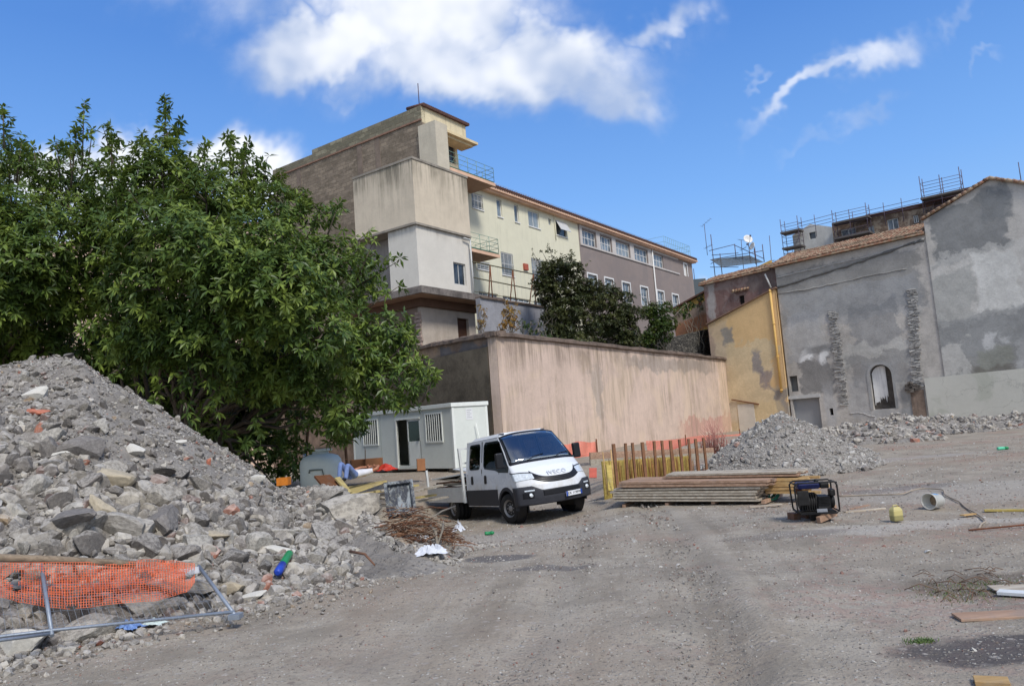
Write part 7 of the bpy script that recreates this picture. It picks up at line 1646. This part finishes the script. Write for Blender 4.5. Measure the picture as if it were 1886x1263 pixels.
for (z, y, x, L2, m_, lb, gp_, w_, h_) in lays:
    p = base+dirv*x+back*y; e_ = p+dirv*L2; p.z += z+rt.uniform(-.004, .004); e_.z = p.z+rt.uniform(-.015, .015)
    o = MB().bar((0, 0, 0), tuple(e_-p), w_*rt.uniform(.92, 1), h_).build('timber_board', m_); o.location = p; tag(o, lb, 'board', gp_)
for i in range(4):
    p = base+dirv*(.3+i*1.1)-back*.08; p.z = gz1(p.x, p.y)+.035; o = MB().bar((0, 0, 0), tuple(back*1.3), .08, .07).build('timber_bearer', m_lumr); o.location = p; tag(o, 'wooden bearer under the lower timber stack', 'bearer', 'bearers under the timber stack')

# ================================================================== formwork with rusty posts
q0_ = PD(1137, 873, 20.2); q1_ = PD(1300, 866, 23.0); dv_ = (q1_-q0_); dv_.z = 0; Lf = dv_.length; dv_.normalize(); bk = Vector((-dv_.y, dv_.x, 0))
zf = min(q0_.z, q1_.z)-.1
us = [1131, 1149, 1165, 1184, 1202, 1219, 1235, 1251, 1266, 1281, 1296]
vt_ = [817, 816, 815, 814, 812, 811, 811, 809, 808, 808, 806]
for i, (u, v) in enumerate(zip(us, vt_)):
    d = np.interp(u, [1131, 1300], [20.2, 23.0]); a = PD(u, v, d); b2 = PD(u+6, 880, d); g_ = gz1(a.x, a.y); h = a.z-g_+.35
    o = MB().cbox((0, 0, h/2), (.07 if i % 3 else .09, .05, h)).build('formwork_post', simple('rusty_timber_post', srgb(128, 92, 68), .9, var=.35, scale=6)); o.location = (a.x, a.y, g_-.35); o.rotation_euler = (rt.uniform(-.02, .02), rt.uniform(-.02, .02), .4); tag(o, 'rusty brown upright post of the yellow formwork row', 'post', 'upright posts of the yellow formwork')
def FPt(s_, y, z): p = q0_+dv_*s_*Lf+bk*y; return Vector((p.x, p.y, z))
za0, za1 = PD(1137, 846, 20.8).z, PD(1300, 836, 23.6).z
for i in range(8):
    s0_, s1_ = i/8, (i+.97)/8; z0 = za0+(za1-za0)*s0_; z1 = za0+(za1-za0)*s1_; slab4('shuttering_board', [FPt(s0_, .5, zf-.5), FPt(s1_, .5, zf-.5), FPt(s1_, .5, z1), FPt(s0_, .5, z0)], .04, m_yp, 'yellow shuttering board standing behind the rusty posts', 'panel', 'yellow shuttering boards of the foundation')
q = MB()
for i in range(95):
    s_ = rt.random(); z = za0+(za1-za0)*s_+rt.uniform(-.15, .12); p = FPt(s_, rt.uniform(.2, .42), zf-.4); q.tube([p, (p.x+rt.uniform(-.03, .03), p.y, z)], .009, 4)
o = q.build('starter_bars', simple('starter_rust', srgb(150, 110, 66), .9, var=.3)); tag(o, 'dense row of thin rusty starter bars in front of the yellow shuttering', 'rebar', kind='stuff')
for k, (v0_, v1_, y) in enumerate(((838, 829, 1.4), (846, 833, 1.0), (833, 824, 2.2))):
    a = PD(1085, v0_, 21+y); b2 = PD(1312, v1_, 25+y); n = 1
    slab4('timber_board', [a, b2, b2-Vector((0, 0, .18)), a-Vector((0, 0, .18))], .05, m_lumr if k != 1 else m_lum, ['lower long board behind the yellow shuttering', 'middle pale board behind the yellow shuttering', 'upper earth brown board nearest the pink wall'][k], 'board')
o = slab4('shuttering_board', [PD(1115, 858, 19.8), PD(1127, 858, 19.9), PD(1130, 905, 19.4), PD(1119, 905, 19.3)], .05, m_yp, 'single narrow yellow board standing left of the timber stack')
for (u0_, v0_, u1_, v1_, lb) in ((1110, 832, 1120, 912, 'thin pale stake left of the narrow yellow board'), (1125, 828, 1132, 905, 'thin pale stake right of the narrow yellow board')):
    a, b2 = PD(u0_, v0_, 19.4), PD(u1_, v1_, 19.2); o = MB().tube([(0, 0, 0), tuple(b2-a)], .016, 6).build('stake', m_lumy); o.location = a; tag(o, lb, 'stake')
for (c_, lb) in (((1085, 862, 1099, 880), 'red plastic patch on the earth between truck and formwork'),):
    o = slab4('plastic_sheet', [PD(c_[0], c_[1], 20.5), PD(c_[2], c_[1], 20.5), PD(c_[2], c_[3], 20.3), PD(c_[0], c_[3], 20.3)], .02, simple('faded_red_plastic', srgb(186, 92, 76), .7), lb, 'plastic sheet')
# faded orange nets
def flat_net(label, c, nu, nv, posts=()):
    P4 = [PD(*p) for p in c]
    def P_(s_, t_): p = P4[0].lerp(P4[1], s_).lerp(P4[3].lerp(P4[2], s_), t_); return p+Vector((0, .05*math.sin(s_*17+t_*3), -.04*math.sin(s_*9)*(1-t_)))
    return netting('safety_netting', label, P_, nu, nv, (.008, .010), m_=m_net2)
m_net2 = simple('faded_orange_net', srgb(226, 120, 98), .7, var=.1)
flat_net('faded orange safety netting behind the right mirror of the truck', [(1030, 818, 27), (1097, 812, 29), (1099, 838, 29), (1032, 845, 27)], 36, 16)
flat_net('faded pink orange netting strung before the pink wall above the formwork', [(1190, 812, 33), (1365, 798, 46), (1366, 822, 46), (1195, 836, 33)], 90, 16)
for (u, v0_, v1_, d, lb) in ((1098, 808, 842, 28.9, 'steel stake holding the left safety netting'), (1362, 790, 825, 45.9, 'rusty stake at the right end of the far netting'), (1262, 800, 832, 37, 'rusty stake in the middle of the far netting')):
    a, b2 = PD(u, v0_, d), PD(u+3, v1_, d); o = MB().tube([(0, 0, 0), tuple(b2-a)], .03, 6).build('stake', m_rust); o.location = a; tag(o, lb, 'stake')
q = MB()
for i in range(130):
    u = rt.gauss(1318, 20); p = PD(u, 835, 33+rt.uniform(-1, 1)); p.z = gz1(p.x, p.y); h = rt.uniform(.5, 1.5)*math.exp(-((u-1318)/28)**2); q.tube([p, p+Vector((rt.uniform(-.2, .2), 0, h*.6)), p+Vector((rt.uniform(-.4, .4), 0, h))], [.018, .012, .005], 3)
o = q.build('dry_weeds', simple('reddish_dry_stem', srgb(160, 112, 102), .9, var=.3)); tag(o, 'reddish dry weeds growing behind the left side of the gravel heap', 'weeds', kind='stuff')

# ================================================================== generator
gpn = PD(1505, 957, 12.3); gpn.z = gz1(gpn.x, gpn.y); gen = thing('generator', 'black open frame petrol generator with blue tank standing on wooden blocks', 'generator', (gpn.x, gpn.y, gpn.z+.14), R(-10))
m_gen = simple('oily_black_metal', (.022, .021, .02), .5, .3, var=.4, scale=9, bump=.2); m_gent = simple('blue_black_tank', srgb(36, 44, 92), .35, .2, var=.4, scale=2)
gw, gd, gh = .72, .48, .56
for sy in (-1, 1):
    y = sy*gd/2; MB().tube([(-gw/2+.05, y, 0), (-gw/2, y, .06), (-gw/2-.02, y, gh-.06), (-gw/2+.04, y, gh), (gw/2-.04, y, gh), (gw/2, y, gh-.06), (gw/2, y, .06), (gw/2-.05, y, 0), (-gw/2+.05, y, 0)], .016, 8).build('frame_hoop', m_gen, gen)
for x in (-gw/2, gw/2):
    for z in (.03, gh-.02): MB().tube([(x, -gd/2, z), (x, gd/2, z)], .014, 6).build('cross_tube', m_gen, gen)
tkm = MB(); tkm.box(-gw/2+.05, -gd/2+.05, gh-.12, .08, gd/2-.05, gh-.01); tkm.build('fuel_tank', m_gent, gen, bevel=.03); MB().box(.09, -gd/2+.06, gh-.12, gw/2-.12, gd/2-.06, gh-.02).build('fuel_tank', m_gen, gen, bevel=.02)
MB().lathe([(.04, 0), (.045, .03), (.03, .05), (.001, .05)], 14, Matrix.Translation((.06, 0, gh-.01)), caps=False).build('fuel_cap', m_gen, gen)
q = MB(); q.lathe([(.13, -.17), (.16, -.14), (.16, .12), (.12, .17)], 24, Matrix.Translation((-.12, 0, .2)) @ Euler((0, R(90), 0)).to_matrix().to_4x4()); 
for i in range(7): q.box(-.26+i*.04, -.165, .05, -.245+i*.04, .165, .35)
q.build('alternator', m_gen, gen, bevel=.004)
q = MB(); q.box(.02, -.16, .06, .24, .16, .28); 
for i in range(6): q.box(.03, -.19, .16+i*.025, .23, .19, .17+i*.025)
q.lathe([(.12, 0), (.13, .02), (.13, .07), (.1, .09)], 20, Matrix.Translation((.24, 0, .19)) @ Euler((0, R(90), 0)).to_matrix().to_4x4()); q.build('engine', m_gen, gen)
MB().box(.24, -.2, .3, .33, .02, .42).build('air_filter', m_gen, gen, bevel=.02); MB().lathe([(.06, -.11), (.065, .11)], 14, Matrix.Translation((-.26, .1, .38)) @ Euler((R(90), 0, 0)).to_matrix().to_4x4()).build('muffler', m_rust, gen)
MB().box(-gw/2+.02, -gd/2-.01, .16, -gw/2+.22, -gd/2+.04, .42).build('control_panel', m_gen, gen, bevel=.01); MB().box(-.02, -.2, .02, .16, -.17, .08).build('base_plate', m_steel, gen)
MB().box(-gw/2+.04, -.18, .005, gw/2-.04, .18, .03).build('base_tray', m_gen, gen)
for (u, v, sz, rz_, lb, m_) in ((1468, 958, (.13, .2, .11), .2, 'reddish timber block under the left end of the generator', m_board), (1490, 955, (.14, .3, .13), .1, 'dark timber block under the middle of the generator', m_board), (1515, 958, (.3, .3, .12), -.2, 'stacked dark block under the right half of the generator', m_gen)):
    p = PG(u, v); o = MB().cbox((0, 0, sz[2]/2), sz).build('wood_block', m_, bevel=.008); o.location = p+Vector((0, .12, 0)); o.rotation_euler.z = rz_; tag(o, lb, 'block')
for (a, b2, w_, lb) in (((1508, 963), (1560, 940), .06, 'thick brown plank end sloping up from the ground at the right foot of the generator'), ((1514, 950), (1556, 934), .06, 'second plank behind the thick one at the right foot of the generator')):
    pa, pb = PG(*a), PG(a[0]+50, a[1]-10); pb = pa+(pb-pa).normalized()*.42+Vector((0, 0, .06)); o = MB().bar((0, 0, .05), tuple(pb-pa+Vector((0, 0, .05))), .07, .09).build('timber_plank', m_lumr); o.location = pa; tag(o, lb, 'plank')
def gplank(u0_, v0_, u1_, v1_, w_, h_, m_, label, z=.02):
    a, b2 = PG(u0_, v0_), PG(u1_, v1_); o = MB().bar((0, 0, z), tuple(b2-a+Vector((0, 0, z))), w_, h_).build('timber_plank', m_, bevel=.003); o.location = a; return tag(o, label, 'plank')
gplank(1556, 945, 1630, 938, .05, .03, m_lum, 'long pale stick on the ground right of the generator'); gplank(1565, 940, 1600, 932, .06, .03, m_lumr, 'short reddish board behind the long pale stick')
gplank(1813, 942, 1900, 941, .09, .03, m_yp, 'yellow plank at the right edge behind the hose'); gplank(1772, 951, 1796, 948, .08, .02, m_lumy, 'small yellow wood chip left of the hose'); gplank(1380, 935, 1440, 930, .1, .02, m_lum, 'flat grey board in front of the timber stack'); gplank(1440, 908, 1475, 906, .1, .03, m_lumy, 'yellowish plank behind the green cable bundle')
gplank(1762, 1143, 1960, 1134, .2, .022, m_lumr, 'long brown plank lying at the edge of the damp patch on the right', .03); gplank(1840, 1100, 1960, 1108, .12, .03, m_pboard, 'whitish strip half buried in the weeds at the right edge', .05); gplank(1795, 1259, 1860, 1262, .12, .03, m_lumy, 'plywood scrap at the bottom right corner', .02); gplank(1830, 1092, 1900, 1090, .3, .02, m_lum, 'dark grey board behind the whitish strip', .03)
# pallet-like dark panel bits, blue rag and green bundle
rag('blue_rag', 1368, 925, .42, .14, .07, simple('blue_cloth', srgb(70, 100, 130), .9), 'blue grey rag lying in front of the timber stack', 21, 'rag', .02)
q = MB()
for i in range(16): a = i*.4; q.tube([(.1*math.cos(a+j*.35)*(1+.1*(i % 3)), .06*math.sin(a+j*.35), .09+.08*math.sin(a*1.3+j*.35)) for j in range(12)], .008, 4)
o = q.build('cable_coil', simple('green_cable', srgb(24, 96, 76), .5)); o.location = PG(1427, 922)+Vector((0, 0, .02)); tag(o, 'bunched dark green cable in front of the short timbers', 'cable')
# ================================================================== bucket, jerrycan, hose, rod
bk_p = PG(1722, 938); bkt = thing('bucket', 'white plastic bucket lying on its side with dried cement inside', 'bucket', (bk_p.x, bk_p.y, bk_p.z+.165))
axis_d = Vector((-.86, -.5, .06)); Mx = axis_d.to_track_quat('Z', 'Y').to_matrix().to_4x4()
m_bkt = simple('dusty_white_plastic', srgb(206, 202, 190), .5, var=.1, scale=5)
MB().lathe([(.001, -.17), (.13, -.17), (.158, .16), (.165, .16), (.165, .175), (.150, .175), (.146, .16), (.122, -.1), (.001, -.1)], 30, Mx, caps=False).build('bucket_shell', m_bkt, bkt)
MB().lathe([(.001, -.055), (.1, -.05), (.125, -.075)], 20, Mx, caps=False).build('cement_residue', simple('dried_cement', srgb(158, 136, 112), .95, var=.3, scale=20, bump=.6), bkt)
q = MB(); vs = []
for i in range(7):
    a = R(60+i*14); 
    for z, r_ in ((-.08, .1395), (.09, .1545)): vs.append(tuple(Mx @ Vector((r_*math.cos(a), r_*math.sin(a), z))))
q.add(vs, [(2*i, 2*i+2, 2*i+3, 2*i+1) for i in range(6)]); q.build('blue_label', simple('bucket_blue_print', srgb(110, 160, 205), .6, var=.25, scale=30), bkt)
q = MB(); q.tube([tuple(Mx @ Vector((.165*math.cos(a), .165*math.sin(a)*.3-.12, .12+.06*math.sin(a)))) for a in np.linspace(0, math.pi, 12)], .004, 5); q.build('handle', m_steel, bkt)
jp = PG(1652, 959); jc = thing('jerrycan', 'yellowish translucent jerrycan half full of dirty water', 'jerrycan', tuple(jp), .25)
def jf(t, b): v = t.tc(); x, y, z = t.xyz(v); n = t.noise(v, 8, 4, .6); return (t.mix(t.st(t.m('ADD', z, t.m('MULTIPLY', n, .01)), .12, .13), srgb(146, 138, 92), srgb(190, 178, 118)), None, None)
m_jc = mat('jerrycan_plastic', (.5, .48, .3), .4, 0, jf, .4)
MB().box(-.12, -.08, 0, .12, .08, .25).build('can_body', m_jc, jc, bevel=.03); q = MB(); q.add([(-.11, -.07, .245), (.11, -.07, .245), (.11, .07, .245), (-.11, .07, .245), (-.07, -.035, .30), (.07, -.035, .30), (.07, .035, .30), (-.07, .035, .30)], [(0, 1, 5, 4), (1, 2, 6, 5), (2, 3, 7, 6), (3, 0, 4, 7), (4, 5, 6, 7)]); q.build('can_shoulder', m_jc, jc)
MB().tube([(-.06, 0, .29), (-.05, 0, .335), (.04, 0, .335), (.06, 0, .29)], .013, 6).build('handle', m_jc, jc); MB().tube([(.085, 0, .27), (.085, 0, .315)], .022, 8).build('cap', simple('brown_cap', srgb(110, 84, 60), .6), jc)
hp_ = [(1546, 915), (1600, 913), (1660, 911), (1678, 905), (1700, 901), (1735, 903), (1741, 912), (1755, 920), (1768, 926), (1780, 937), (1800, 948), (1815, 961), (1808, 967), (1803, 975)]
pts = [PG(*p)+Vector((0, 0, .02)) for p in hp_]; sm_ = []
for i in range(len(pts)-1):
    for k in range(4):
        t_ = k/4; p0, p1, p2, p3 = pts[max(i-1, 0)], pts[i], pts[i+1], pts[min(i+2, len(pts)-1)]; sm_.append(.5*((2*p1)+(p2-p0)*t_+(2*p0-5*p1+4*p2-p3)*t_*t_+(3*p1-p0-3*p2+p3)*t_**3))
sm_.append(pts[-1]); o = MB().tube([tuple(p-pts[0]) for p in sm_], .014, 8).build('hose', simple('dusty_hose', srgb(160, 146, 128), .7)); o.location = pts[0]; tag(o, 'thin dusty hose winding from the generator past the bucket', 'hose')
a, b2 = PG(1785, 980), PG(1960, 966); o = MB().tube([(0, 0, .03), tuple(b2-a+Vector((0, 0, .05)))], .012, 6).build('metal_rod', m_rust); o.location = a; tag(o, 'long dark metal rod on the ground below the hose end', 'rod')
jc.scale = (.72,)*3; bkt.scale = (.84,)*3; bkt.location.z -= .02; gen.scale = (.88,)*3
# grass tuft and weeds
def tuft(u, v, n, w_, h_, label, m_, seed, nm='grass_tuft', kind='stuff', cat='grass'):
    r_ = random.Random(seed); q = MB(); c = PG(u, v)
    for i in range(n):
        x, y = r_.gauss(0, w_), r_.gauss(0, w_*.55); z = gz1(c.x+x, c.y+y)-c.z; L2 = h_*r_.uniform(.4, 1.1); a = r_.uniform(0, 6.28); dx, dy = math.cos(a)*L2*.6, math.sin(a)*L2*.6; ww_ = .0035
        q.add([(x-ww_, y, z), (x+ww_, y, z), (x+dx*.5+ww_*.7, y+dy*.5, z+L2*.6), (x+dx*.5-ww_*.7, y+dy*.5, z+L2*.6), (x+dx, y+dy, z+L2*.85)], [(0, 1, 2, 3), (3, 2, 4)])
    o = q.build(nm, m_); o.location = c; return tag(o, label, cat, kind=kind)
m_grass = leaf_mat('grass_blade', (.04, .09, .02), (.08, .14, .03), (.14, .2, .05)); m_dry = leaf_mat('dry_weed', (.12, .09, .05), (.2, .16, .09), (.1, .12, .04))
tuft(1695, 1183, 260, .05, .04, 'small green grass tuft left of the damp patch', m_grass, 1); tuft(1810, 1090, 420, .4, .045, 'dry and green weeds around the half buried boards at the right edge', m_dry, 2, 'weeds'); tuft(1830, 1080, 260, .3, .04, 'sparse green weeds behind the whitish strip', m_grass, 3, 'weeds'); tuft(1790, 1100, 120, .25, .04, 'green weeds left of the whitish strip', m_grass, 4, 'weeds')
q = MB(); r_ = random.Random(6)
for i in range(36):
    c = PG(r_.uniform(1710, 1886), r_.uniform(1050, 1110)); a = r_.uniform(0, 3.14); L2 = r_.uniform(.08, .3); q.tube([c+Vector((0, 0, .01)), c+Vector((math.cos(a)*L2*.5, math.sin(a)*L2*.5, .03+.04*r_.random())), c+Vector((math.cos(a)*L2, math.sin(a)*L2, .01))], .004, 4)
o = q.build('twigs', simple('dry_twig', srgb(112, 88, 70), .9, var=.3)); tag(o, 'dry twigs scattered among the weeds at the right edge', 'twigs', kind='stuff')
# small white litter on the yard
for i, (u, v, s_, lb) in enumerate(((1708, 1017, .06, 'white plastic cup flat on the gravel at right'), (1280, 912, .07, 'pale stone like scrap in front of the timber stack'), (1080, 975, .05, 'tiny white scrap in front of the bumper'), (1795, 1200, .025, 'white pebble sized scrap on the damp patch'), (1612, 1223, .025, 'flat white scrap left of the damp patch'), (860, 972, .07, 'pale scrap left of the front wheel'))):
    rock_obj('pale_scrap', PG(u, v)+Vector((0, 0, .015)), s_, i+3, lb, 'scrap', m_pale, scl=(1, .7, .35))
